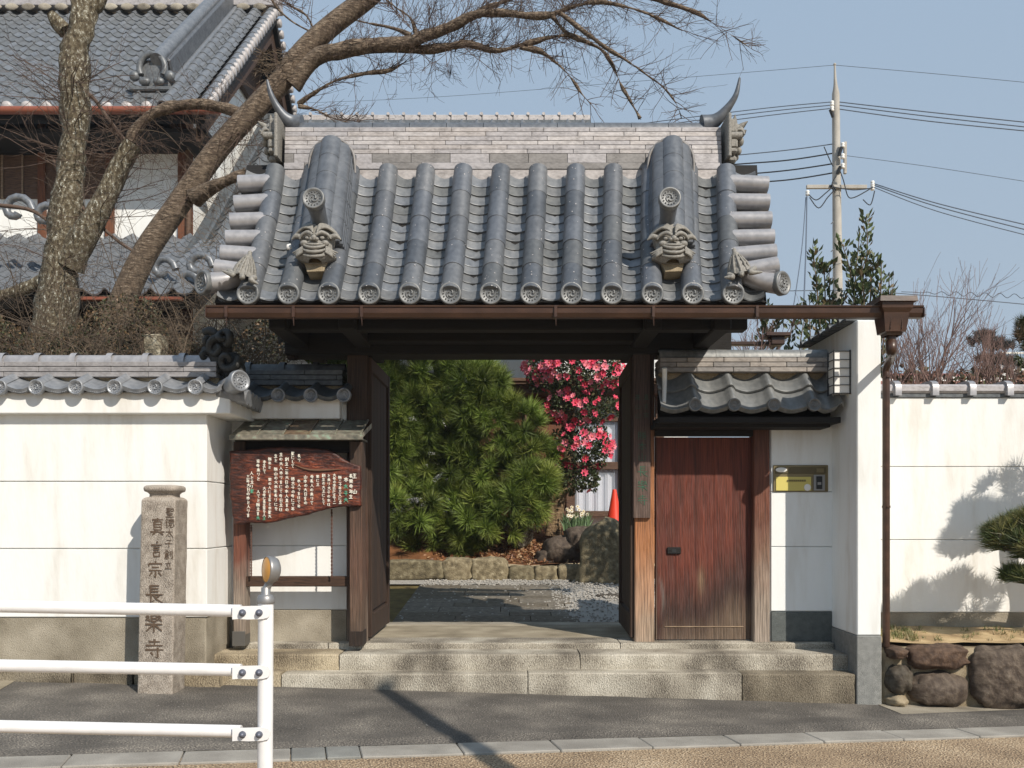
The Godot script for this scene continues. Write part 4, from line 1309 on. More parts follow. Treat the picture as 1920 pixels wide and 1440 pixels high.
		o.tube(PackedVector3Array([c + Vector3(-k * 0.05, 0.0, 0.17), c + Vector3(k * 0.07, 0.0, 0.17)]), PackedFloat32Array([0.032, 0.032]), 12)
		o.tube(PackedVector3Array([c + Vector3(-k * 0.05, 0.0, -0.17), c + Vector3(k * 0.07, 0.0, -0.17)]), PackedFloat32Array([0.032, 0.032]), 12)
		for q in [[0.045, 0.1, 0.05, 0.055], [0.075, 0.06, 0.1, 0.045], [0.07, -0.03, 0.12, 0.04], [0.06, -0.1, 0.1, 0.035], [0.055, -0.13, 0.04, 0.03], [0.085, 0.02, -0.08, 0.05], [0.07, -0.06, -0.1, 0.05], [0.07, 0.1, -0.06, 0.05], [0.095, 0.03, 0.0, 0.04]]:
			o.ball(c + Vector3(k * q[0], q[1], q[2]), Vector3(q[3] * 0.8, q[3], q[3]), 9, 6)
		for q in [[0.04, 0.13, 0.02, 0.05, 0.24], [0.07, 0.11, 0.05, 0.15, 0.17], [0.08, 0.06, -0.05, 0.15, 0.13], [0.08, 0.04, 0.1, 0.125, 0.075]]:
			var a := c + Vector3(k * q[0], q[1], q[2]); var b := c + Vector3(k * q[3], q[4], q[2] + 0.01)
			o.tube(PackedVector3Array([a, a.lerp(b, 0.5), b]), PackedFloat32Array([0.032, 0.024, 0.003]), 8)
		var scroll := PackedVector3Array(); var sr := PackedFloat32Array()
		for e in 16:
			var a := e * 0.5
			scroll.append(c + Vector3(k * (0.05 + cos(a) * lerpf(0.045, 0.008, e / 15.0)), 0.02 + sin(a) * lerpf(0.05, 0.008, e / 15.0), 0.15)); sr.append(0.012)
		o.tube(scroll, sr, 6)
		part("ridge_end_ornament", o, M.ornament, ridge)
	# ---------------- descending ridges with demon-mask tiles
	for s in 2:
		var dr := Node3D.new(); dr.name = numbered(gate, "descending_ridge"); gate.add_child(dr, true)
		var i0 := 1.62 if s == 0 else 10.46
		var i1 := 1.62 if s == 0 else 10.5
		var p0 := rp(i0, 0.33); var p1 := rp(i1, 0.99)
		if s == 0: p1.x = X(626, RD1)
		else: p0.x = X(1258, 7.1); p1.x = X(1255, RD1)
		var up := (p1 - p0).normalized()
		var b := basis_from(Vector3.RIGHT, up)
		var L := (p1 - p0).length()
		var xf := Transform3D(b, p0)
		for k in 4:
			var w: float = [0.185, 0.178, 0.171, 0.15][k]
			for e in 4:
				var q := MB.new()
				q.box(Vector3(-w, L * e / 4.0 + 0.0015, 0.03 + k * 0.03), Vector3(w, L * (e + 1) / 4.0 - 0.0015 + (0.0 if e < 3 else 0.16 - 0.03 * k), 0.058 + k * 0.03), 0.004, xf)
				part("flat_tile", q, M.tile_blue, dr)
		for k in 5:
			var hump := barrel(0.165, L * 0.235, 0.985, 18, 1.62)
			put("saddle_tile", hump.mesh(), M.tile_blue, dr, xf * Transform3D(Basis().scaled(Vector3(1, 1, 0.55)), Vector3(0, L * 0.22 * k + 0.03, 0.118)))
			var q := barrel(0.092, L * 0.235, 0.97, 16)
			put("barrel_tile", q.mesh(), M.tile_blue_b, dr, xf * Transform3D(Basis(), Vector3(0, L * 0.22 * k + 0.05, 0.158)))
		var nose := MB.new()
		nose.ball(xf * Vector3(0, L * 1.125, 0.15), Vector3(0.09, 0.06, 0.09), 16, 9)
		nose.ball(xf * Vector3(0, L * 1.11, 0.118), Vector3(0.162, 0.05, 0.09), 16, 9)
		part("barrel_end", nose, M.tile_blue, dr)
		# mortar edging where it meets the main ridge
		for e in [-1.0, 1.0]:
			var q := MB.new()
			sub(q, [xf * Vector3(e * 0.03, L * 1.2, 0.2), xf * Vector3(e * 0.12, L * 1.16, 0.16), xf * Vector3(e * 0.178, L * 1.08, 0.12), xf * Vector3(e * 0.192, L * 0.93, 0.05)], [0.013, 0.014, 0.013, 0.01], 6)
			part("mortar_edge", q, M.ridge_d, dr)
		# neck and disc
		var dc := P(587.5, 372, 6.78) if s == 0 else P(1256, 371, 6.78)
		var nk := MB.new()
		sub(nk, [Vector3(dc.x + 0.012, Y(425, 6.98), -7.0), Vector3(dc.x + 0.01, Y(405, 6.92), -6.93), Vector3(dc.x + 0.004, Y(386, 6.85), -6.86), dc + Vector3(0, 0, -0.03)], [0.062, 0.06, 0.068, 0.082], 18, 6)
		part("disc_neck", nk, M.tile_blue, dr)
		put("end_disc", mesh_disc, M.tile_disc, dr, Transform3D(Basis(Vector3.RIGHT, -PI / 2 - 0.12).scaled_local(Vector3(1.0, 1, 1.0)), dc))
		var fc := P(594, 460, 6.93) if s == 0 else P(1259, 461, 6.93)
		put("demon_mask_tile", demon_face().mesh(), M.ornament, dr, Transform3D(Basis(Vector3.RIGHT, -0.32), fc))
		# the mask's footing between two barrel rows
		var q := MB.new()
		var ft := P(595 if s == 0 else 1259, 508, 6.97)
		q.prism(PackedVector2Array([Vector2(-0.1, 0.12), Vector2(-0.095, 0.05), Vector2(-0.06, -0.05), Vector2(0.065, -0.045), Vector2(0.095, 0.05), Vector2(0.1, 0.12)]), -0.12, 0.07, Transform3D(Basis(Vector3.RIGHT, -0.3), ft))
		part("mask_footing", q, M.mortar, dr)

func bell(x: float, w: float) -> float: return exp(-x * x / (w * w))

# roof-end mask: combed mane, knitted brows, broad grin and flaring beard
func demon_face() -> MB:
	var mb := MB.new()
	var rows := []
	var nu := 33; var nv := 27
	var ks := [[-1.0, 0.30], [-0.86, 0.66], [-0.7, 0.92], [-0.5, 0.80], [-0.2, 0.70], [0.05, 0.68], [0.3, 0.78], [0.6, 0.84], [0.8, 0.74], [0.93, 0.5], [1.0, 0.26]]
	for j in nv:
		var v := lerpf(-1.0, 1.0, j / (nv - 1.0))
		var w := 0.3
		for q in ks.size() - 1:
			if v >= ks[q][0] and v <= ks[q + 1][0]: w = lerpf(ks[q][1], ks[q + 1][1], smoothstep(ks[q][0], ks[q + 1][0], v))
		var row := PackedVector3Array()
		for i in nu:
			var u := lerpf(-1.0, 1.0, i / (nu - 1.0))
			var h := 0.055 * (1.0 - pow(u, 4.0)) + 0.025 * bell(v - 0.05, 0.6) * (1.0 - u * u)
			h -= 0.03 * bell(v - 0.08, 0.09) * bell(absf(u * w) - 0.33, 0.14)
			row.append(Vector3(u * w * 0.172, v * 0.155, h))
		rows.append(row)
	mb.grid(rows)
	var rim := PackedVector3Array()
	for j in nv: rim.append(rows[j][nu - 1])
	for j in range(nv - 1, -1, -1): rim.append(rows[j][0])
	for k in rim.size():
		var p := rim[k]; var q := rim[(k + 1) % rim.size()]
		mb.quad(p, q, Vector3(q.x * 0.9, q.y * 0.9, -0.08), Vector3(p.x * 0.9, p.y * 0.9, -0.08), Vector3(p.x, p.y, 0))
	for s in [-1.0, 1.0]:
		for k in 7:       # locks of the mane, curling outwards
			var f := k / 6.0
			var e := Vector3(s * lerpf(0.055, 0.158, f), lerpf(0.142, 0.068, f * f), lerpf(0.06, 0.035, f))
			sub(mb, [Vector3(s * 0.018, 0.05 + 0.004 * k, 0.092), Vector3(s * lerpf(0.03, 0.085, f), lerpf(0.115, 0.095, f), 0.088), e, e + Vector3(s * 0.018, -0.02, -0.012)], [0.008, 0.0125, 0.011, 0.004], 7, 4)
		sub(mb, [Vector3(s * 0.012, 0.016, 0.108), Vector3(s * 0.05, 0.042, 0.104), Vector3(s * 0.095, 0.036, 0.082), Vector3(s * 0.118, 0.014, 0.062)], [0.011, 0.017, 0.014, 0.006], 9, 4)     # brow
		mb.ball(Vector3(s * 0.056, 0.008, 0.082), Vector3(0.019, 0.014, 0.014), 10, 7)                    # eye
		mb.ball(Vector3(s * 0.078, -0.032, 0.07), Vector3(0.032, 0.024, 0.026), 12, 8)                    # cheek
		mb.ball(Vector3(s * 0.022, -0.018, 0.105), Vector3(0.017, 0.013, 0.016), 10, 7)                   # nostril
		sub(mb, [Vector3(s * 0.112, 0.036, 0.05), Vector3(s * 0.15, 0.046, 0.05), Vector3(s * 0.188, 0.03, 0.03)], [0.02, 0.021, 0.004], 9, 4)   # ear
		for k in 4:       # beard flaring to the side
			sub(mb, [Vector3(s * 0.085, -0.062 - 0.014 * k, 0.068), Vector3(s * 0.125, -0.084 - 0.014 * k, 0.056), Vector3(s * (0.172 - 0.012 * k), -0.088 - 0.015 * k, 0.03)], [0.011, 0.0115, 0.004], 7, 4)
	mb.ball(Vector3(0, -0.008, 0.108), Vector3(0.022, 0.024, 0.022), 12, 8)
	for q in [[0.088, -0.03, -0.058, 0.088, 0.010], [0.086, -0.044, -0.088, 0.090, 0.0125], [0.088, -0.074, -0.118, 0.078, 0.013], [0.10, -0.105, -0.142, 0.058, 0.012]]:      # lips, chin and beard roll
		sub(mb, [Vector3(-q[0], q[1], q[3] - 0.02), Vector3(-q[0] * 0.55, lerpf(q[1], q[2], 0.72), q[3]), Vector3(0, q[2], q[3] + 0.008), Vector3(q[0] * 0.55, lerpf(q[1], q[2], 0.72), q[3]), Vector3(q[0], q[1], q[3] - 0.02)], [q[4] * 0.6, q[4], q[4] * 1.1, q[4], q[4] * 0.6], 8, 5)
	return mb

# ------------------------------------------------------------------ tiled pent roof over the side door
func build_side_roof() -> void:
	var o := thing("side_door_roof", "small tiled pent roof over the side door, half in the shadow of the gate", "roof", Vector3(1.9, 2.3, -7.6))
	var y0 := Y(767, 7.5); var y1 := Y(700, 7.76)
	var e0 := Vector3(0, y0, -7.5); var e1 := Vector3(0, y1, -7.76)
	var up := (e1 - e0).normalized()
	var ln := (e1 - e0).length()
	var b := basis_from(Vector3.RIGHT, up)
	# humps of the columns at the eave and at the top
	var be := [X(1228, 7.5), X(1300, 7.5), X(1373, 7.5), X(1447, 7.5), X(1522, 7.5), X(1597, 7.5)]
	var big := wave(0.32, 0.3, 0.068, 0.026, 0.04, 18).mesh()
	var bige := wave(0.32, 0.3, 0.068, 0.026, 0.04, 18, 0.026).mesh()
	for c in 5:
		var w: float = be[c + 1] - be[c]
		for k in 2:
			var s := ln * 0.5 * k
			var xx: float = be[c] + w * 0.14 - s * 0.02
			var ww := w
			if c == 4: ww = w * 0.62
			put("roof_tile", bige if k == 0 else big, M.tile_side, o, Transform3D(b.scaled_local(Vector3(ww / 0.32, (ln * 0.5 + 0.05) / 0.3, 1)), Vector3(xx, y0, -7.5) + up * s))
		if c < 4: put("end_disc", mesh_disc, M.tile_disc, o, Transform3D(Basis(Vector3.RIGHT, -PI / 2).scaled_local(Vector3(0.64, 0.8, 0.64)), Vector3(be[c + 1] + 0.004, y0 + 0.03, -7.445)))
	# clay between the top row and the ridge courses
	bx("clay_bedding", Vector3(X(1236, 7.7), y1 - 0.07, -7.9), Vector3(X(1556, 7.7), Y(697, 7.66), -7.75), M.mortar, o, 0.0)
	for k in 3:
		var ya := lerpf(Y(697, 7.66), Y(669, 7.66), k / 3.0); var yb := lerpf(Y(697, 7.66), Y(669, 7.66), (k + 1) / 3.0) - 0.0035
		var x: float = X(1238, 7.66) - [0.0, 0.17, 0.08][k]
		while x < X(1555, 7.66):
			var a := maxf(x, X(1238, 7.66)); var c := minf(x + 0.31, X(1555, 7.66))
			if c - a > 0.02: bx("ridge_tile", Vector3(a, ya, -7.95), Vector3(c - 0.003, yb, -7.66 - 0.004 * k), [M.ridge_w, M.ridge_d][rng.randi() % 2], o, 0.004)
			x += 0.31
	var cap := barrel(0.075, 0.28, 0.985, 12, PI / 2).mesh()
	var x0 := X(1237, 7.72); var x1 := X(1555, 7.72)
	for k in 6:
		var L := (x1 - x0) / 6.0
		put("cap_tile", cap, M.tile_side, o, Transform3D(Basis(Vector3(0, 0, 1), Vector3(1, 0, 0) * (L / 0.28), Vector3.UP), Vector3(x0 + L * k, Y(669, 7.72), -7.8)))
	# white mortar along both ends
	for q in [[1233, 1245, 1246], [1562, 1556, 1556]]:
		var m := MB.new()
		sub(m, [P(q[2], 690, 7.63), P(q[2], 715, 7.66), P(q[1] + (0 if q[0] < 1400 else 12), 755, 7.53)], [0.022, 0.02, 0.016], 6)
		part("mortar_edge", m, M.plaster, o)
	# boards and fascia below
	bx("eave_board", Vector3(X(1236, 7.5), Y(790, 7.4), -7.86), Vector3(X(1578, 7.5), Y(781, 7.4) + 0.01, -7.515), M.wood_dark, o, 0.003)
	bx("eave_beam", Vector3(X(1232, 7.5), Y(799, 7.5), -7.86), Vector3(X(1565, 7.5), Y(790, 7.5) - 0.002, -7.6), M.wood_dark, o, 0.004)
	bx("back_wall_board", Vector3(X(1236, 7.9), Y(800, 7.9), -8.0), Vector3(X(1560, 7.9), Y(690, 7.9), -7.9), M.wood_dark, o, 0.0)

func build_side_door() -> void:
	var o := thing("side_door", "closed reddish brown wooden side door with weathered grey foot", "door", Vector3(X(1320, 7.85), 0.4, -7.9))
	# leaf of five boards, each with its own wear
	var nz := FastNoiseLite.new(); nz.seed = 5; nz.frequency = 1.0; nz.fractal_octaves = 3
	var xl := X(1229, 7.92); var xr := X(1411, 7.92); var yb := 0.41; var yt := Y(820, 7.92)
	var edges := [0.0, 0.2, 0.41, 0.6, 0.8, 1.0]
	for k in 5:
		var mb := MB.new(); mb.use_col = true
		var a := lerpf(xl, xr, edges[k]) + 0.0008; var b := lerpf(xl, xr, edges[k + 1]) - 0.0008
		var rows := []; var cc := []
		for j in 61:
			var y := lerpf(yb, yt, j / 60.0)
			var row := PackedVector3Array(); var cr := PackedColorArray()
			for i in 11:
				var x := lerpf(a, b, i / 10.0)
				var u := (x - xl) / (xr - xl); var v := (y - yb) / (yt - yb)
				row.append(Vector3(x, y, -7.92 - (0.0035 if (i == 0 or i == 10) else 0.0)))
				# weathered foot: reaches higher at the sides
				var reach := 0.21 + 0.13 * smoothstep(0.45, 0.85, u) - 0.1 * smoothstep(0.12, 0.0, u) + 0.035 * nz.get_noise_2d(u * 6.0, v * 1.2) + 0.012 * nz.get_noise_2d(u * 40.0, 3.0)
				var wx := clampf((reach + 0.16 - v) / 0.22, 0.0, 1.0)
				var grey := clampf((reach - 0.09 - v) / 0.14, 0.0, 1.0)
				var c := Color(0.235, 0.052, 0.026).lerp(Color(0.15, 0.038, 0.022), clampf(nz.get_noise_2d(u * 7.0, v * 1.5) + 0.3, 0, 1))
				c = c.lerp(Color(0.07, 0.036, 0.024), wx * 0.9)
				c = c.lerp(Color(0.26, 0.18, 0.12), grey * 0.9)
				var spot := bell(u - 0.47, 0.035) * bell(v - 0.29, 0.06)
				c = c.lerp(Color(0.36, 0.24, 0.14), spot * 0.8)
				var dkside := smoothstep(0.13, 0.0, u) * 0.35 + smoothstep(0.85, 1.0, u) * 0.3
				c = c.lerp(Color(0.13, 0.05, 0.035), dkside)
				var ring := smoothstep(0.025, 0.0, absf(u - 0.03 - 0.5 * maxf(0.0, v - 0.06) * maxf(0.0, 0.32 - v) * 6.0)) * smoothstep(0.1, 0.2, v) * smoothstep(0.34, 0.26, v)
				c = c.lerp(Color(0.4, 0.38, 0.34), ring * 0.5)
				cr.append(c)
			rows.append(row); cc.append(cr)
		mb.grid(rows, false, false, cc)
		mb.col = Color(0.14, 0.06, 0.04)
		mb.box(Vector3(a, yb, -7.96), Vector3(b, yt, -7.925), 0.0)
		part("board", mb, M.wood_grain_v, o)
	# thin raised rails round the foot
	post("stile", Vector3(xl, yb, -7.93), Vector3(xl + 0.012, yt, -7.908), [Color(0.3, 0.22, 0.16), Color(0.16, 0.07, 0.05), Color(0.16, 0.06, 0.04)], o)
	bx("foot_rail", Vector3(X(1246, 7.92), Y(1176, 7.92), -7.93), Vector3(X(1394, 7.92), Y(1174, 7.92), -7.914), M.wood_pale, o, 0.002)
	# frame
	post("door_post", Vector3(X(1413, 7.85), 0.40, -8.0), Vector3(X(1443, 7.85), Y(798, 7.85), -7.84), [Color(0.58, 0.48, 0.39), Color(0.52, 0.41, 0.32), Color(0.36, 0.21, 0.14), Color(0.26, 0.09, 0.05), Color(0.24, 0.085, 0.05), Color(0.16, 0.065, 0.042)], o)
	pbox("lintel", 1227, 1413, 806, 817, 7.86, 0.1, M.wood_dark, o)
	pbox("top_rail", 1227, 1445, 796, 800, 7.84, 0.12, M.wood_dark, o)
	var h := MB.new()
	h.box(Vector3(X(1251, 7.9), Y(1039, 7.9), -7.92), Vector3(X(1277, 7.9), Y(1026, 7.9), -7.9), 0.006)
	part("pull_handle", h, M.wood_dark, o)
	bx("handle_recess", Vector3(X(1260, 7.9), Y(1036, 7.9), -7.9), Vector3(X(1268, 7.9), Y(1029, 7.9), -7.8985), M.black, o, 0.0)
	# white wall panel beside it
	var w := thing("plaster_side_wall", "white plaster wall panel with dark grey footing between side door and pier", "wall", Vector3(X(1500, 7.85), 0.4, -7.9))
	bx("wall_core", Vector3(X(1444, 7.86), 0.3, -8.1), Vector3(X(1562, 7.86), Y(799, 7.86), -7.88), M.plaster_cool, w, 0.0)
	var ys := [1146, 1025, 922, 799]
	for k in 3: bx("plaster_panel", Vector3(X(1446, 7.86), Y(ys[k], 7.86) + 0.0025, -7.95), Vector3(X(1562, 7.86), Y(ys[k + 1], 7.86) - 0.0025, -7.86), M.plaster_cool, w, 0.003)
	bx("granite_footing", Vector3(X(1446, 7.86), 0.402, -7.95), Vector3(X(1562, 7.86), Y(1147, 7.86), -7.856), M.dado_dark, w, 0.004)
	# intercom plate
	var ip := thing("intercom_plate", "brass intercom and letter plate with yellow name card on the white panel", "intercom", Vector3(X(1501, 7.85), 2.0, -7.85))
	pbox("back_plate", 1450, 1553, 872, 922, 7.845, 0.014, M.brass, ip, 0.004)
	pbox("letter_flap", 1454, 1549, 876, 888, 7.838, 0.006, M.brass_dark, ip, 0.002)
	pbox("name_card", 1455, 1521, 894, 920, 7.838, 0.006, M.yellow, ip, 0.002)
	pbox("call_unit", 1526, 1547, 890, 920, 7.834, 0.01, M.steel, ip, 0.003)
	pbox("speaker_panel", 1531, 1542, 893, 917, 7.828, 0.005, M.black, ip, 0.002)
	pbox("call_button", 1533, 1540, 904, 909, 7.824, 0.003, M.steel, ip, 0.001)
	pbox("crest", 1531, 1545, 878, 886, 7.832, 0.003, M.brass, ip, 0.001)
	var ov := MB.new(); ov.lathe([Vector2(0.0, 0.004), Vector2(0.045, 0.003), Vector2(0.05, 0.0)], 20, Transform3D(Basis(Vector3.RIGHT, PI / 2).scaled(Vector3(1, 0.42, 1)), P(1465, 881, 7.832)))
	part("oval_label", ov, M.lantern_pane, ip)
	var ov2 := MB.new(); ov2.lathe([Vector2(0.0, 0.003), Vector2(0.028, 0.002), Vector2(0.03, 0.0)], 20, Transform3D(Basis(Vector3.RIGHT, PI / 2), P(1514, 914, 7.832)))
	part("round_label", ov2, M.lantern_pane, ip)
	var tx := MB.new()
	for k in 9: tx.box(P(1476 + k * 4, 903, 7.832), P(1478.6 + k * 4, 899.5, 7.831), 0.0)
	part("card_print", tx, M.brass_dark, ip)
	# long name board on the right gate post
	var nb := thing("name_board", "long dark vertical name board with faint green brush lettering on the gate post", "sign", Vector3(X(1204, 7.8), 1.5, -7.82))
	post("board", Vector3(X(1187, 7.82), Y(971, 7.82), -7.848), Vector3(X(1220, 7.82), Y(640, 7.82), -7.815), [Color(0.2, 0.13, 0.10), Color(0.15, 0.09, 0.07), Color(0.08, 0.055, 0.045)], nb)
	var g := MB.new()
	for k in 3:
		glyph(g, ["高", "山", "山"][k], Transform3D(Basis(), P(1196, 745 + k * 17, 7.814)), 0.055, 0.045)
		glyph(g, ["真", "言", "宗"][k], Transform3D(Basis(), P(1212, 745 + k * 17, 7.814)), 0.055, 0.045)
	for k in 3: glyph(g, ["勝", "本", "山"][k], Transform3D(Basis(), P(1204, 817 + k * 20, 7.814)), 0.08, 0.05)
	for k in 3: glyph(g, ["長", "樂", "寺"][k], Transform3D(Basis(), P(1205, 884 + k * 27, 7.814)), 0.1, 0.055)
	part("lettering", g, M.faint_green, nb)

# ------------------------------------------------------------------ rain gutter, hopper and downpipe
func build_gutter() -> void:
	var o := thing("rain_gutter", "brown rain gutter along the gate eave with hopper and long downpipe", "gutter", Vector3(0.3, 0.2, -6.9))
	var d := 6.82
	var rr := func(x0: float, x1: float, called: String) -> void:
		var mb := MB.new()
		var rows := []
		for x in [x0, x1]:
			var row := PackedVector3Array()
			for q in [Vector2(-0.058, 0.0), Vector2(-0.05, -0.03), Vector2(-0.03, -0.06), Vector2(0.0, -0.068), Vector2(0.03, -0.062), Vector2(0.047, -0.03), Vector2(0.05, 0.008), Vector2(0.058, 0.012), Vector2(0.06, 0.022), Vector2(0.052, 0.026), Vector2(0.042, 0.018), Vector2(0.04, -0.028), Vector2(0.0, -0.06), Vector2(-0.048, 0.0)]:
				row.append(Vector3(x, Y(583, d) + 0.006 + q.y, -d + q.x))
			rows.append(row)
		for k in rows[0].size() - 1: mb.quad(rows[0][k], rows[1][k], rows[1][k + 1], rows[0][k + 1])
		part(called, mb, M.gutter, o)
	var xs := [390, 553, 679, 1041, 1223, 1418, 1652]
	for k in 6: rr.call(X(xs[k], d) + 0.001, X(xs[k + 1], d) - 0.001, "channel")
	rr.call(X(1690, d), X(1726, d), "channel")
	var eb := MB.new()
	for px in [390.0, 1727.0]: eb.box(Vector3(X(px, d) - 0.004, Y(597, d), -d - 0.058), Vector3(X(px, d) + 0.004, Y(579, d), -d + 0.058), 0.003)
	part("end_cap", eb, M.gutter, o)
	for px in [428.0, 553.0, 680.0, 1041.0, 1223.0, 1416.0]:
		var mb := MB.new()
		mb.box(Vector3(X(px, d) - 0.012, Y(597, d) - 0.004, -d - 0.02), Vector3(X(px, d) + 0.012, Y(577, d) + 0.004, -d + 0.0635), 0.003)
		mb.tube(PackedVector3Array([Vector3(X(px, d), Y(596, d), -d + 0.055), Vector3(X(px, d) + 0.004, Y(613, d), -d + 0.05)]), PackedFloat32Array([0.006, 0.003]), 6)
		part("bracket", mb, M.gutter, o)
	# hopper
	var h := MB.new()
	var hd := 6.74
	var cx := X(1682, hd)
	var lev := [[556, 0.135], [566, 0.14], [567, 0.118], [577, 0.114], [585, 0.094], [620, 0.078], [621, 0.06], [626, 0.055]]
	for k in lev.size() - 1:
		var y0 := Y(lev[k][0], hd); var y1 := Y(lev[k + 1][0], hd)
		var a: float = lev[k][1]; var b: float = lev[k + 1][1]
		for s in 4:
			var r0 := Basis(Vector3.UP, s * PI / 2)
			var ce := Vector3(cx, 0, -hd - 0.1)
			h.quad(ce + r0 * Vector3(-b, y1, b), ce + r0 * Vector3(b, y1, b), ce + r0 * Vector3(a, y0, a), ce + r0 * Vector3(-a, y0, a))
	h.quad(Vector3(cx - 0.13, Y(557, hd), -hd - 0.23), Vector3(cx + 0.13, Y(557, hd), -hd - 0.23), Vector3(cx + 0.13, Y(557, hd), -hd + 0.03), Vector3(cx - 0.13, Y(557, hd), -hd + 0.03), Vector3.UP)
	for k in 21:       # studs round an arched panel
		var t := k / 20.0
		var q: Vector2
		if t < 0.25: q = Vector2(-0.042, lerpf(-0.06, 0.0, t * 4.0))
		elif t < 0.75: q = Vector2(-cos((t - 0.25) * 2.0 * PI) * 0.042, sin((t - 0.25) * 2.0 * PI) * 0.042)
		else: q = Vector2(0.042, lerpf(0.0, -0.06, (t - 0.75) * 4.0))
		h.ball(Vector3(cx + q.x, Y(600, hd) + q.y, -hd - 0.0155 - (0.06 - q.y) * 0.0 + 0.002), Vector3(0.005, 0.005, 0.005), 6, 4)
	part("hopper_head", h, M.gutter, o)
	var pd := MB.new()
	sub(pd, [Vector3(cx, Y(622, hd), -hd - 0.1), Vector3(cx, Y(634, hd), -hd - 0.1), Vector3(cx, Y(640, hd), -hd - 0.1)], [0.032, 0.032, 0.045], 14)
	sub(pd, [Vector3(cx, Y(637, hd), -hd - 0.1), Vector3(cx, Y(655, hd), -hd - 0.1), Vector3(X(1672, 7.2), Y(668, 7.2), -7.2), Vector3(X(1662, 7.33), Y(690, 7.33), -7.33), Vector3(X(1661.5, 7.34), Y(704, 7.34), -7.34)], [0.044, 0.04, 0.03, 0.03, 0.03], 14, 6)
	part("pipe_elbow", pd, M.gutter, o)
	var dp := MB.new()
	dp.tube(PackedVector3Array([Vector3(X(1661.5, 7.34), Y(700, 7.34), -7.34), Vector3(X(1661.5, 7.34), Y(1212, 7.34), -7.34)]), PackedFloat32Array([0.029, 0.029]), 16)
	part("downpipe", dp, M.gutter, o)
	for py in [705.0, 948.0]:
		var c := MB.new(); c.tube(PackedVector3Array([Vector3(X(1661.5, 7.34), Y(py, 7.34), -7.34), Vector3(X(1661.5, 7.34), Y(py + 4, 7.34), -7.34)]), PackedFloat32Array([0.033, 0.033]), 16)
		c.box(Vector3(X(1661.5, 7.34) - 0.008, Y(py + 4, 7.34), -7.34), Vector3(X(1661.5, 7.34) + 0.02, Y(py, 7.34), -7.30), 0.002)
		part("pipe_clip", c, M.gutter, o)
	# the rear gutter's hopper, seen over the side roof
	var r := thing("rear_gutter", "distant brown gutter and hopper of the rear eave above the side door roof", "gutter", Vector3(2.6, 3.3, -9.2))
	pbox("channel", 1368, 1452, 640, 646, 9.2, 0.1, M.gutter, r)
	pbox("hopper_head", 1446, 1472, 630, 646, 9.14, 0.14, M.gutter, r, 0.01)
	pbox("hopper_rim", 1436, 1484, 622, 630, 9.1, 0.22, M.gutter, r, 0.01)

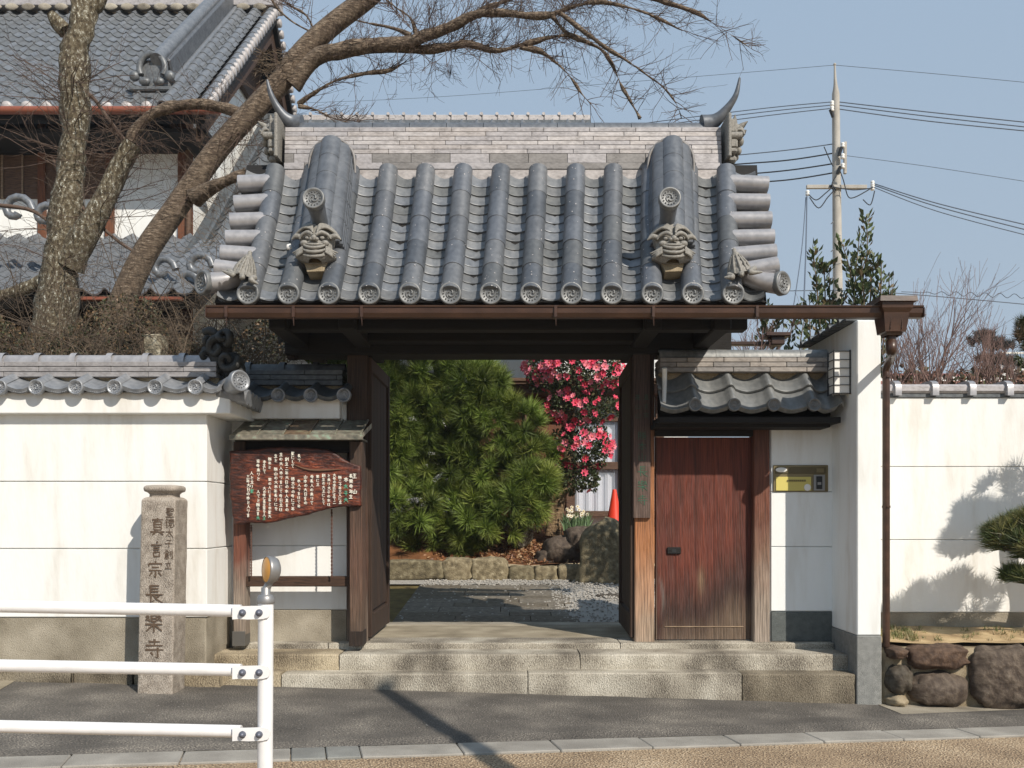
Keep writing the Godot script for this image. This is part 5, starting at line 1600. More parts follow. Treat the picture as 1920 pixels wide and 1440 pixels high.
# ------------------------------------------------------------------ the hall behind the wall on the left
func build_temple() -> void:
	var o := thing("temple_hall", "large white temple hall with grey tiled gable roof behind the cherry tree", "building", Vector3(-9, 0.3, -19.5))
	var ey := Y(203, 15.0); var ry := Y(22, 19.4)
	var up := Vector3(0, ry - ey, -4.4)
	var ln := up.length(); up = up.normalized()
	var b := basis_from(Vector3.RIGHT, up)
	var xv := X(388, 15.0)
	var roof := Node3D.new(); roof.name = numbered(o, "roof"); o.add_child(roof, true)
	var e0 := Vector3(0, ey, -15.0)
	# boards, both slopes
	var bd := MB.new()
	var f := [Vector3(xv, ey - 0.12, -14.95), Vector3(xv, ry - 0.1, -19.4), Vector3(xv, ey - 0.12, -23.85)]
	var l := Vector3(-20 - xv, 0, 0)
	for k in 2:
		bd.quad(f[k], f[k + 1], f[k + 1] + l, f[k] + l, Vector3(0, 1, 1 if k == 0 else -1))
		var dn := Vector3(0, -0.16, 0)
		bd.quad(f[k] + dn, f[k + 1] + dn, f[k + 1] + l + dn, f[k] + l + dn, Vector3(0, -1, 0))
		bd.quad(f[k], f[k + 1], f[k + 1] + dn, f[k] + dn, Vector3(1, 0, 0))
	bd.quad(f[0], f[0] + l, f[0] + l + Vector3(0, -0.16, 0), f[0] + Vector3(0, -0.16, 0), Vector3(0, 0, 1))
	part("roof_board", bd, M.wood_dark, roof)
	var w := 0.33
	var wm := wave(w, 0.36, 0.085, 0.03, 0.03, 10).mesh()
	var far := []
	var rows := 20
	for c in 30:
		for r in rows:
			var xf := Transform3D(b, e0 + up * (ln * r / rows) + b.z * 0.0 + Vector3(xv - 0.28 - w * (c + 1), 0, 0))
			if c < 14: put("roof_tile", wm, M.tile_far if (c * 7 + r * 3) % 5 < 3 else M.tile_far_b, roof, xf)
			else: far.append(xf)
	scatter("far_tiles", wm, M.tile_far, roof, far)
	# barrel rows beside the descending ridge, with pale joints, and the row along the verge
	var bm := barrel(0.1, 0.34, 0.86, 10).mesh()
	for q in [xv - 0.72, xv - 0.40, xv - 0.06]:
		for r in 18:
			put("barrel_tile", bm, M.tile_far_b, roof, Transform3D(b, Vector3(q, ey, -15.0) + up * (ln * r / 18.0) + b.z * 0.03))
	var dm := MB.new(); dm.lathe([Vector2(0.0, -0.03), Vector2(0.075, -0.03), Vector2(0.09, 0.0), Vector2(0.09, 0.06)], 12)
	var dmm := dm.mesh()
	for r in 26:      # round ends along the verge, facing right
		put("verge_end", dmm, M.ridge, roof, Transform3D(Basis(Vector3(0, 0, 1), PI / 2), Vector3(xv + 0.04, ey, -15.0) + up * (ln * r / 26.0) + b.z * 0.02))
		put("verge_end", dmm, M.ridge, roof, Transform3D(Basis(Vector3(0, 0, 1), PI / 2), Vector3(xv + 0.04, lerpf(ry, ey, r / 26.0), lerpf(-19.4, -23.85, r / 26.0))))
	for c in 16:      # round ends along the eave
		put("eave_end", dmm, M.ridge, roof, Transform3D(Basis(Vector3.RIGHT, -PI / 2), Vector3(xv - 0.28 - w * c - 0.05, ey + 0.02, -14.97)))
	# descending ridge
	var dr := MB.new()
	var x0 := -6.05
	dr.box(Vector3(-0.16, ln * 0.2, 0.0), Vector3(0.16, ln * 1.02, 0.42), 0.03, Transform3D(b, Vector3(x0, ey, -15.0)))
	part("descending_ridge", dr, M.tile_blue, roof)
	var db := MB.new()
	db.tube(PackedVector3Array([Vector3(x0, ey, -15) + up * ln * 0.17 + b.z * 0.46, Vector3(x0, ey, -15) + up * ln * 1.02 + b.z * 0.46]), PackedFloat32Array([0.11, 0.11]), 12)
	db.tube(PackedVector3Array([Vector3(x0 + 0.19, ey, -15) + up * ln * 0.17 + b.z * 0.1, Vector3(x0 + 0.19, ey, -15) + up * ln * 1.02 + b.z * 0.1]), PackedFloat32Array([0.05, 0.05]), 8)
	part("ridge_cap", db, M.tile_far_b, roof)
	var orn := MB.new()
	var oc := Vector3(x0 - 0.08, ey, -15.0) + up * ln * 0.16 + b.z * 0.3
	var pts := PackedVector3Array(); var rr := PackedFloat32Array()
	for e in 15:
		var a := lerpf(-0.5, PI + 0.5, e / 14.0)
		pts.append(oc + Vector3(cos(a) * 0.22, sin(a) * 0.24 + 0.02, 0.05)); rr.append(0.055)
	orn.tube(pts, rr, 8)
	for e in [-1.0, 1.0]:
		orn.ball(oc + Vector3(e * 0.3, -0.12, 0.06), Vector3(0.09, 0.09, 0.07))
		orn.ball(oc + Vector3(e * 0.12, -0.22, 0.08), Vector3(0.1, 0.07, 0.06))
	orn.box(oc + Vector3(-0.22, -0.3, -0.1), oc + Vector3(0.22, 0.2, 0.0), 0.05)
	orn.box(oc + Vector3(-0.38, -0.38, -0.08), oc + Vector3(0.38, -0.3, 0.1), 0.02)
	orn.box(oc + Vector3(-0.34, -0.5, -0.08), oc + Vector3(0.34, -0.4, 0.07), 0.02)
	part("ridge_end_ornament", orn, M.tile_far, roof)
	# main ridge
	for k in 3: bx("ridge_course", Vector3(-20, ry + 0.02 + k * 0.13, -19.62 + k * 0.02), Vector3(xv + 0.1, ry + 0.145 + k * 0.13, -19.18 - k * 0.02), M.ridge_c, roof, 0.01)
	for c in 34:
		var q := MB.new(); q.ball(Vector3(xv - 0.3 - 0.35 * c, ry + 0.0, -19.2), Vector3(0.15, 0.075, 0.04), 10, 6)
		part("ridge_filler", q, M.granite_warm, roof)
	# eave gutter and the dark soffit
	var gt := MB.new()
	gt.tube(PackedVector3Array([Vector3(-20, ey - 0.1, -14.85), Vector3(X(447, 14.85) - 0.3, ey - 0.1, -14.85)]), PackedFloat32Array([0.065, 0.065]), 10)
	part("eave_gutter", gt, M.reddish_gutter, o)
	bx("soffit", Vector3(-20, ey - 0.36, -16.2), Vector3(xv - 0.05, ey - 0.29, -15.1), M.wood_dark, o, 0.0)
	# walls
	var xc := X(357, 16.0)
	bx("wall", Vector3(-20, 0.0, -23.0), Vector3(xc, ey + 0.3, -16.0), M.plaster_cool, o, 0.0)
	var gb := MB.new()
	gb.prism(PackedVector2Array([Vector2(-23.0, ey + 0.3), Vector2(-16.0, ey + 0.3), Vector2(-16.0, ey + 0.62), Vector2(-19.4, ry - 0.3), Vector2(-23.0, ey + 0.62)]), -0.3, 0.0, Transform3D(Basis(Vector3(0, 0, 1), Vector3(0, 1, 0), Vector3(1, 0, 0)) * Basis(Vector3(1, 0, 0), Vector3(0, 1, 0), Vector3(0, 0, 1)), Vector3(xc, 0, 0)))
	part("gable", gb, M.plaster_cool, o)
	for k in 2:      # barge boards
		var p := MB.new()
		var a := Vector3(xv - 0.1, ey - 0.25, -15.0) if k == 0 else Vector3(xv - 0.1, ey - 0.25, -23.8)
		var c := Vector3(xv - 0.1, ry - 0.25, -19.4)
		var d := (c - a).normalized()
		p.quad(a, c, c + Vector3(0, -0.42, 0), a + Vector3(0, -0.3, 0), Vector3(1, 0, 0))
		p.quad(a + Vector3(-0.08, 0, 0), c + Vector3(-0.08, 0, 0), c + Vector3(-0.08, -0.42, 0), a + Vector3(-0.08, -0.3, 0), Vector3(-1, 0, 0))
		p.quad(a + Vector3(0, -0.3, 0), c + Vector3(0, -0.42, 0), c + Vector3(-0.08, -0.42, 0), a + Vector3(-0.08, -0.3, 0), Vector3(0, -1, 0))
		part("barge_board", p, M.wood_h, o)
	var gd := MB.new()
	gd.prism(PackedVector2Array([Vector2(-17.6, ry - 1.9), Vector2(-19.4, ry - 0.35), Vector2(-21.2, ry - 1.9)]), 0.0, 0.1, Transform3D(Basis(Vector3(0, 0, 1), Vector3(0, 1, 0), Vector3(1, 0, 0)), Vector3(xc + 0.02, 0, 0)))
	part("gable_lattice", gd, M.wood_h, o)
	# posts and rails of the front
	for q in [[333, 357], [196, 212], [70, 84], [-60, -46]]: pbox("post", q[0], q[1], 205, 800, 15.93, 0.14, M.wood_red_v, o)
	pbox("rail", -300, 357, 232, 240, 15.95, 0.1, M.wood_dark, o)
	pbox("rail", -300, 212, 282, 290, 15.95, 0.1, M.wood_dark, o)
	pbox("window_panel", -200, 196, 290, 372, 15.97, 0.06, M.house_brown, o)
	for k in 9: pbox("window_bar", -150 + k * 38, -147 + k * 38, 290, 372, 15.94, 0.04, M.wood_pale, o, 0.002)
	# drain pipe with a copper box
	var cb := MB.new(); cb.box(P(313, 222, 15.4), P(341, 206, 15.2), 0.03)
	part("drain_box", cb, M.copper, o)
	var dp := MB.new(); sub(dp, [P(327, 222, 15.3), P(328, 240, 15.3), P(352, 275, 15.85), P(353, 480, 15.88)], [0.05, 0.05, 0.05, 0.05], 8)
	part("drain_pipe", dp, M.house_brown, o)
	# lower pent roof in front
	var lo := Node3D.new(); lo.name = numbered(o, "lower_roof"); o.add_child(lo, true)
	var la := Vector3(0, Y(548, 13.2), -13.2); var lb := Vector3(0, Y(445, 15.7), -15.7)
	var lu := (lb - la).normalized(); var ll := (lb - la).length()
	var bb := basis_from(Vector3.RIGHT, lu)
	var xs := []
	for c in 26:
		for r in 11: xs.append(Transform3D(bb, la + lu * (ll * r / 11.0) + Vector3(X(372, 13.2) - w * (c + 1), 0, 0)))
	scatter("lower_tiles", wm, M.tile_far_b, lo, xs)
	var lbd := MB.new()
	lbd.box(Vector3(-9, 0, -0.25), Vector3(0, ll, -0.06), 0.0, Transform3D(bb, la + Vector3(X(372, 13.2), 0, 0)))
	part("lower_roof_board", lbd, M.wood_dark, lo)
	for q in [[30, 395, 0.26], [85, 405, 0.2], [305, 505, 0.2], [372, 500, 0.22], [350, 530, 0.18]]:
		var lr := MB.new()
		var c := P(q[0], q[1], 13.6)
		var p2 := PackedVector3Array(); var r2 := PackedFloat32Array()
		for e in 12:
			var a := e * 0.5
			p2.append(c + Vector3(cos(a) * lerpf(q[2], 0.05, e / 11.0), sin(a) * lerpf(q[2], 0.05, e / 11.0), 0.0)); r2.append(0.06)
		lr.tube(p2, r2, 7)
		part("lower_ridge_scroll", lr, M.tile_far_b, lo)
	pbox("lower_wall", -400, 330, 560, 900, 14.6, 0.2, M.wood_dark, o, 0.0)
	pbox("lower_gutter", 140, 340, 556, 562, 13.1, 0.1, M.reddish_gutter, o)

func build_side_hall() -> void:
	var o := thing("side_hall", "lower white hall with tiled ridge just above the gate and curtained window behind the camellia", "building", Vector3(-2, 0.3, -19))
	var e := Vector3(0, 5.45, -14.7); var r := Vector3(0, Y(219, 20.0), -20.0)
	var up := (r - e).normalized(); var ln := (r - e).length()
	var b := basis_from(Vector3.RIGHT, up)
	var x0 := -5.35; var x1 := X(1106, 20)
	var roof := Node3D.new(); roof.name = numbered(o, "roof"); o.add_child(roof, true)
	var bd := MB.new()
	bd.box(Vector3(0, -0.1, -0.3), Vector3(x1 - x0, ln, -0.08), 0.0, Transform3D(b, e + Vector3(x0, 0, 0)))
	var rb2 := basis_from(Vector3.LEFT, Vector3(0, up.y, -up.z))
	bd.box(Vector3(0, -0.1, -0.3), Vector3(x1 - x0, ln, -0.08), 0.0, Transform3D(rb2, Vector3(x1, 5.45, -25.3)))
	part("roof_board", bd, M.tile_dark, roof)
	var wm := wave(0.33, 0.36, 0.085, 0.03, 0.03, 8).mesh()
	var xs := []
	for c in 21:
		for k in 22: xs.append(Transform3D(b, e + up * (ln * k / 23.0) + Vector3(x0 + 0.33 * c, 0, 0)))
	scatter("roof_tiles", wm, M.tile_far, roof, xs)
	for k in 8:
		var q := MB.new(); q.box(Vector3(x0 - 0.1, ln * k / 8.0, -0.05), Vector3(x0 + 0.16, ln * (k + 1) / 8.0 - 0.02, 0.09), 0.03, Transform3D(b, e))
		part("verge_tile", q, M.tile_dark, roof)
	var L := 29.0 / F * 20.0
	var x := x1
	var k2 := 0
	while x > x0:
		bx("ridge_tile", Vector3(x - L + 0.006, r.y - 0.25, -20.15), Vector3(x, r.y + 0.01, -19.9), M.ridge, roof, 0.02)
		var q := MB.new(); q.tube(PackedVector3Array([Vector3(x - L, r.y + 0.02, -20.12), Vector3(x - L, r.y + 0.02, -19.88)]), PackedFloat32Array([0.036, 0.036]), 8)
		part("ridge_knob", q, M.ridge, roof)
		x -= L; k2 += 1
	# facade seen through the gate
	pbox("wall", 430, 1290, 500, 1010, 16.6, 0.25, M.plaster_cool, o, 0.0)
	pbox("gable_panel", 900, 1000, 676, 712, 16.3, 0.3, M.plaster, o, 0.02)
	pbox("eave_gutter", 880, 1300, 708, 716, 15.9, 0.14, M.house_brown, o, 0.02)
	pbox("eave_board", 880, 1300, 716, 738, 16.1, 0.45, M.house_brown, o, 0.01)
	for q in [[984, 994], [1062, 1078], [1160, 1172], [1230, 1245]]: pbox("post", q[0], q[1], 736, 985, 16.42, 0.12, M.house_brown, o)
	for y in [[782, 790], [866, 880], [958, 968]]: pbox("rail", 994, 1300, y[0], y[1], 16.44, 0.1, M.house_brown, o)
	var cur := MB.new()
	var rows := []
	for y in [Y(962, 16.56), Y(786, 16.56)]:
		var row := PackedVector3Array()
		for k in 121:
			var xx := lerpf(X(1080, 16.56), X(1225, 16.56), k / 120.0)
			row.append(Vector3(xx, y, -16.55 + 0.025 * sin(k * 0.42) + 0.01 * sin(k * 1.7)))
		rows.append(row)
	cur.grid(rows)
	part("curtain", cur, M.curtain, o)
	var gl := StandardMaterial3D.new()
	gl.transparency = BaseMaterial3D.TRANSPARENCY_ALPHA; gl.albedo_color = Color(0.9, 0.95, 1.0, 0.12); gl.roughness = 0.05
	for q in [[790, 866], [880, 958]]: pbox("window_pane", 1078, 1160, q[0], q[1], 16.5, 0.008, gl, o, 0.0)
	pbox("wood_siding", 880, 1064, 738, 985, 16.5, 0.05, M.wood_red_v, o)

# ------------------------------------------------------------------ court and garden bed behind the gate
func cy(d: float) -> float: return lerpf(0.35, 0.56, clampf((d - 9.3) / 3.7, 0, 1))
func build_court() -> void:
	var g := structure("court_ground")
	var mb := MB.new()
	var rows := []
	for d in [8.42, 9.28, 11.0, 13.0, 17.0]:
		var row := PackedVector3Array()
		for x in [-20.0, -8.0, -3.0, -1.3, 0.7, 3.0, 8.0, 20.0]: row.append(Vector3(x, cy(d) - 0.03, -d))
		rows.append(row)
	mb.grid(rows)
	part("soil_surface", mb, M.soil_moss, g)
	var gr := structure("gravel_bed")
	mb = MB.new()
	rows = []
	for d in [9.3, 10.2, 11.2, 12.2, 13.2]:
		var row := PackedVector3Array()
		for x in [0.55, 1.4, 2.4, 3.6]: row.append(Vector3(x, cy(d) - 0.012, -d))
		rows.append(row)
	mb.grid(rows)
	var strip := PackedVector3Array(); var strip2 := PackedVector3Array()
	for x in [-3.0, -1.5, 0.0, 0.56]:
		strip.append(Vector3(x, cy(12.6) - 0.004, -12.6)); strip2.append(Vector3(x, cy(13.0) + 0.003, -13.1))
	mb.grid([strip, strip2])
	part("gravel_surface", mb, M.gravel, gr)
	var pb := rock(Vector3.ZERO, Vector3.ONE, 3, 0.2, 7, 5, 0.9).mesh()
	var xf := []
	for k in 2600:
		var d := 9.3 + 3.8 * pow(rng.randf(), 0.8)
		var x := rng.randf_range(0.5, 2.6) if k % 4 else rng.randf_range(-1.25, 0.8)
		if k % 4 == 0 and rng.randf() < 0.7: d = rng.randf_range(12.4, 13.05)
		var s := rng.randf_range(0.007, 0.018)
		xf.append(Transform3D(Basis(rand_dir(), rng.randf() * TAU).scaled(Vector3(s, s * 0.7, s)), Vector3(x, cy(d) + 0.004, -d)))
	scatter("gravel_stones", pb, M.gravel, gr, xf)
	# paving slabs
	var pv := structure("stone_path")
	var d := 9.31
	var n := 0
	while d < 12.4:
		var h: float = [0.28, 0.34, 0.25, 0.4][n % 4]
		var x := -1.27
		while x < 0.62:
			var w := rng.randf_range(0.4, 0.85)
			var xe := minf(x + w, 0.66)
			if 0.66 - xe < 0.2: xe = 0.66 + rng.randf_range(-0.06, 0.1)
			var q := MB.new()
			var yy := cy(d + h * 0.5)
			q.box(Vector3(x + 0.0035, -0.1, -h * 0.5 + 0.0035), Vector3(xe - 0.0035, 0.006 + rng.randf() * 0.004, h * 0.5 - 0.0035), 0.005, Transform3D(Basis(Vector3.RIGHT, 0.056), Vector3(0, yy, -d - h * 0.5)))
			part("paving_stone", q, M.paving if rng.randf() < 0.6 else M.paving_b, pv)
			x = xe
		d += h; n += 1
	var fl := MB.new(); fl = rock(Vector3(1.35, 0.44, -11.6), Vector3(0.3, 0.05, 0.26), 8, 0.1)
	part("stepping_stone", fl, M.rock_grey, pv)
	# raised bed
	var bed := thing("garden_bed", "raised garden bed edged with low grey stones under the pine", "garden bed", Vector3(-0.5, 0.5, -14))
	mb = MB.new()
	rows = []
	var nz := FastNoiseLite.new(); nz.seed = 4; nz.frequency = 0.8
	for j in 14:
		var dd := 13.18 + j * 0.26
		var row := PackedVector3Array()
		for k in 30:
			var x := -4.5 + k * 0.28
			row.append(Vector3(x, 0.78 + 0.5 * smoothstep(13.2, 15.2, dd) + nz.get_noise_2d(x * 2, dd * 2) * 0.06, -dd))
		rows.append(row)
	mb.grid(rows)
	part("bed_soil", mb, M.litter, bed)
	var es := [[640, 722], [724, 830], [832, 884], [886, 952], [954, 1000], [1002, 1044], [1046, 1092]]
	for k in es.size():
		var c := P((es[k][0] + es[k][1]) * 0.5, 1071, 13.15)
		var r := Vector3((es[k][1] - es[k][0]) * 0.53 / F * 13.1, [0.15, 0.15, 0.17, 0.18, 0.12, 0.12, 0.13][k], 0.14)
		part("edging_stone", rock(c + Vector3(0, [0.0, 0.02, 0.03, 0.02, -0.04, -0.04, -0.03][k], 0), r, 300 + k, 0.09, 22, 14, 0.36), M.edge_stone if k % 3 != 1 else M.standing, bed)
	for q in [[1055, 1030, 36, 26], [1095, 1010, 40, 24], [1030, 1045, 26, 16]]:
		part("bed_stone", rock(P(q[0], q[1], 13.5), Vector3(q[2], q[3], q[2]) / F * 13.5, 340 + int(q[0]), 0.12), M.rock, bed)
	# leaf litter
	var lm := leaf_mesh(0.07, 0.02)
	xf = []; var cs := PackedColorArray()
	for k in 1500:
		var dd := rng.randf_range(13.25, 14.8)
		var x := rng.randf_range(-1.3, 1.2)
		if k % 3: x = rng.randf_range(-0.3, 1.0); dd = rng.randf_range(13.25, 14.2)
		xf.append(Transform3D(look_basis(Vector3(rng.randf_range(-1, 1), rng.randf_range(-0.2, 0.5), rng.randf_range(-1, 1)), rng.randf() * 6), Vector3(x, 0.80 + 0.5 * smoothstep(13.2, 15.2, dd), -dd)))
		cs.append([Color(0.22, 0.09, 0.04), Color(0.32, 0.17, 0.08), Color(0.15, 0.07, 0.04), Color(0.4, 0.26, 0.14)][rng.randi() % 4])
	scatter("fallen_leaves", lm, M.leaf, bed, xf, cs)
	# standing stone
	var ss := thing("standing_stone", "tall rough grey standing stone at the right edge of the open gate", "stone", P(1125, 1085, 12.9))
	part("stone_body", standing(P(1128, 1030, 12.9), 0.36, 0.47, 0.26), M.standing, ss)
	# traffic cone
	var co := thing("traffic_cone", "orange traffic cone half hidden behind the standing stone", "cone", P(1152, 1000, 14.6))
	mb = MB.new()
	mb.lathe([Vector2(0.16, 0.03), Vector2(0.15, 0.035), Vector2(0.035, 0.69), Vector2(0.028, 0.71), Vector2(0.0, 0.71)], 24, Transform3D(Basis(), P(1152, 1000, 14.6)))
	part("cone_body", mb, M.cone, co)
	bx("cone_base", P(1152, 1000, 14.6) + Vector3(-0.2, 0, -0.2), P(1152, 1000, 14.6) + Vector3(0.2, 0.035, 0.2), M.cone, co, 0.01)
	build_pine(); build_camellia()
	# strap-leaved bulbs
	var bl := thing("bulb_clump", "clump of green strap-like bulb leaves below the camellia", "plant", P(1078, 1005, 13.8))
	mb = MB.new(); mb.use_col = true
	for k in 120:
		var a := P(rng.randf_range(1056, 1104), 1006, 13.8 + rng.randf_range(-0.2, 0.2))
		var h := rng.randf_range(0.22, 0.42); var bend := Vector3(rng.randf_range(-0.14, 0.14), 0, rng.randf_range(-0.1, 0.1))
		var t := rng.randf_range(0.7, 1.3)
		mb.col = Color(0.085 * t, 0.14 * t, 0.06 * t)
		var w := Vector3(0.009, 0, rng.randf_range(-0.006, 0.006))
		var m := a + Vector3(0, h * 0.6, 0) + bend * 0.35; var tip := a + Vector3(0, h, 0) + bend
		mb.quad(a - w, a + w, m + w, m - w); mb.tri(m - w, m + w, tip)
	part("strap_leaves", mb, M.leaf, bl)

func standing(c: Vector3, rx_: float, ry_: float, rz_: float) -> MB:
	var nz := FastNoiseLite.new(); nz.seed = 77; nz.frequency = 1.0; nz.fractal_octaves = 4
	var mb := MB.new()
	var rows := []
	for j in 31:
		var v := j / 30.0
		var wdt := lerpf(1.0, 0.78, v) * sqrt(clampf(1.0 - pow(v, 7.0), 0, 1))
		var row := PackedVector3Array()
		for i in 40:
			var a := -TAU * i / 40
			var q := Vector3(signf(cos(a)) * pow(absf(cos(a)), 0.6), 0, signf(sin(a)) * pow(absf(sin(a)), 0.6))
			var k := 1.0 + 0.22 * nz.get_noise_3d(q.x * 1.2 + v * 0.8, v * 1.6, q.z * 1.2)
			var slope := maxf(0.0, v - 0.75) * -0.9 * minf(0.0, q.x)
			row.append(c + Vector3(q.x * rx_ * wdt * k + v * 0.05, -ry_ + v * ry_ * 2.0 - slope * 0.35, q.z * rz_ * wdt * k))
		rows.append(row)
	mb.grid(rows, true)
	return mb

func build_pine() -> void:
	var o := thing("garden_pine", "dense dark green pine with long needles filling the open gate", "tree", P(850, 1040, 14.4))
	var tm := MB.new()
	sub(tm, [P(985, 1010, 13.9), P(960, 990, 14.1), P(900, 960, 14.3), P(860, 860, 14.5), P(830, 700, 14.6), P(820, 560, 14.7)], [0.16, 0.14, 0.12, 0.11, 0.08, 0.04], 10)
	var clumps := [[770, 700, 80], [850, 690, 85], [893, 730, 64], [905, 775, 62], [740, 790, 70], [800, 800, 85], [880, 790, 90], [950, 800, 75], [990, 850, 55], [830, 880, 85], [900, 880, 90], [965, 905, 72], [750, 880, 70], [1000, 905, 44], [760, 960, 75], [840, 965, 85], [920, 970, 75], [960, 950, 60], [800, 1000, 55], [870, 1005, 55], [700, 850, 80], [690, 750, 90], [680, 950, 80], [800, 620, 85], [850, 610, 70], [700, 650, 80], [745, 730, 60], [760, 640, 80], [780, 770, 70], [735, 830, 60], [740, 900, 60]]
	var xf := []; var cs := PackedColorArray()
	for q in clumps:
		var dc := 14.0 + rng.randf_range(-0.25, 0.3)
		var c := P(q[0], q[1], dc)
		var R: float = q[2] / F * dc
		sub(tm, [P(860, 860, 14.5).lerp(c, 0.05), P(860, 860, 14.5).lerp(c, 0.6) + Vector3(0, -0.1, 0), c], [0.05, 0.035, 0.015], 6)
		for k in 44:
			var dir := rand_dir()
			dir.y = dir.y * 0.8 + 0.25; dir.z = dir.z * 0.8 + 0.35
			dir = dir.normalized()
			var p := c + Vector3(dir.x * R, dir.y * R * 0.8, dir.z * R) * rng.randf_range(0.72, 0.98)
			var up := (dir + Vector3(0, 0.45, 0.15) + rand_dir() * 0.35).normalized()
			xf.append(Transform3D(look_basis(up, rng.randf() * TAU).scaled(Vector3.ONE * rng.randf_range(0.8, 1.3)), p))
			var t := rng.randf_range(0.5, 1.4)
			cs.append(Color(0.165 * t, 0.225 * t, 0.045 * t) if rng.randf() < 0.7 else Color(0.23 * t, 0.27 * t, 0.06 * t))
	part("trunk", tm, M.bark_moss, o)
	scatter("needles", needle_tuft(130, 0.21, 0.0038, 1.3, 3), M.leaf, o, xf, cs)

func build_camellia() -> void:
	var o := thing("camellia_tree", "clipped camellia tree in tiers covered with pink flowers", "tree", P(1042, 1005, 14.2))
	var tm := MB.new()
	sub(tm, [P(1040, 1008, 14.2), P(1045, 960, 14.2), P(1058, 900, 14.25), P(1070, 800, 14.3), P(1074, 700, 14.3), P(1076, 600, 14.3)], [0.13, 0.10, 0.085, 0.06, 0.05, 0.03], 10)
	sub(tm, [P(1030, 1006, 14.1), P(1034, 970, 14.15), P(1030, 920, 14.2)], [0.08, 0.07, 0.05], 8)
	part("trunk", tm, M.bark_pale, o)
	var tiers := [[1075, 625, 92, 40, 0.7, 0.04], [1076, 693, 94, 48, 0.8, 0.58], [1086, 766, 80, 28, 0.6, 0.16], [1090, 838, 58, 42, 0.55, 0.24], [1070, 900, 56, 24, 0.5, 0.012]]
	var lx := []; var lc := PackedColorArray()
	var fm := MB.new(); fm.use_col = true
	for k in 7:      # open flower of seven petals
		var a := TAU * k / 7.0
		var r := Basis(Vector3.UP, a)
		fm.col = Color(1, 1, 1) if k % 2 else Color(0.82, 0.8, 0.8)
		var p0 := Vector3(0, 0, 0); var p1 := r * Vector3(0.022, 0.016, 0.02); var p2 := r * Vector3(0.0, 0.026, 0.052); var p3 := r * Vector3(-0.022, 0.016, 0.02)
		fm.tri(p0, p1, p2); fm.tri(p0, p2, p3)
	fm.col = Color(1.2, 2.2, 0.6)
	fm.ball(Vector3(0, 0.012, 0), Vector3(0.011, 0.012, 0.011), 6, 4)
	var fmesh := fm.mesh()
	for t in tiers:
		var c := P(t[0], t[1], 14.25)
		var R := Vector3(t[2] / F * 14.25, t[3] / F * 14.25, t[4])
		var n := int(R.x * R.y * R.z * 9500.0) + 900
		for k in n:
			var dir := rand_dir()
			var p := c + dir * R * pow(rng.randf(), 0.3) * (1.0 + 0.12 * sin(dir.x * 9.0 + t[1]))
			lx.append(Transform3D(look_basis(dir + rand_dir() * 0.9 + Vector3(0, 0.3, 0), rng.randf() * 6), p))
			var s := rng.randf_range(0.6, 1.35)
			lc.append(Color(0.045 * s, 0.062 * s, 0.022 * s) if rng.randf() < 0.8 else Color(0.1 * s, 0.09 * s, 0.04 * s))
		var m := int(t[5] * 270.0)
		for k in m:
			var dir := rand_dir()
			if dir.z < -0.25: dir.z = -dir.z
			var p := c + dir * R * rng.randf_range(0.93, 1.05)
			var sc := rng.randf_range(0.95, 1.5)
			put("flower", fmesh, [M.petal_a, M.petal_b, M.petal_c][rng.randi() % 3], o, Transform3D(look_basis(dir + Vector3(0, 0, 0.5) + rand_dir() * 0.5, rng.randf() * 6).scaled(Vector3.ONE * sc), p))
	scatter("leaves", leaf_mesh(0.065, 0.02), M.leaf, o, lx, lc)

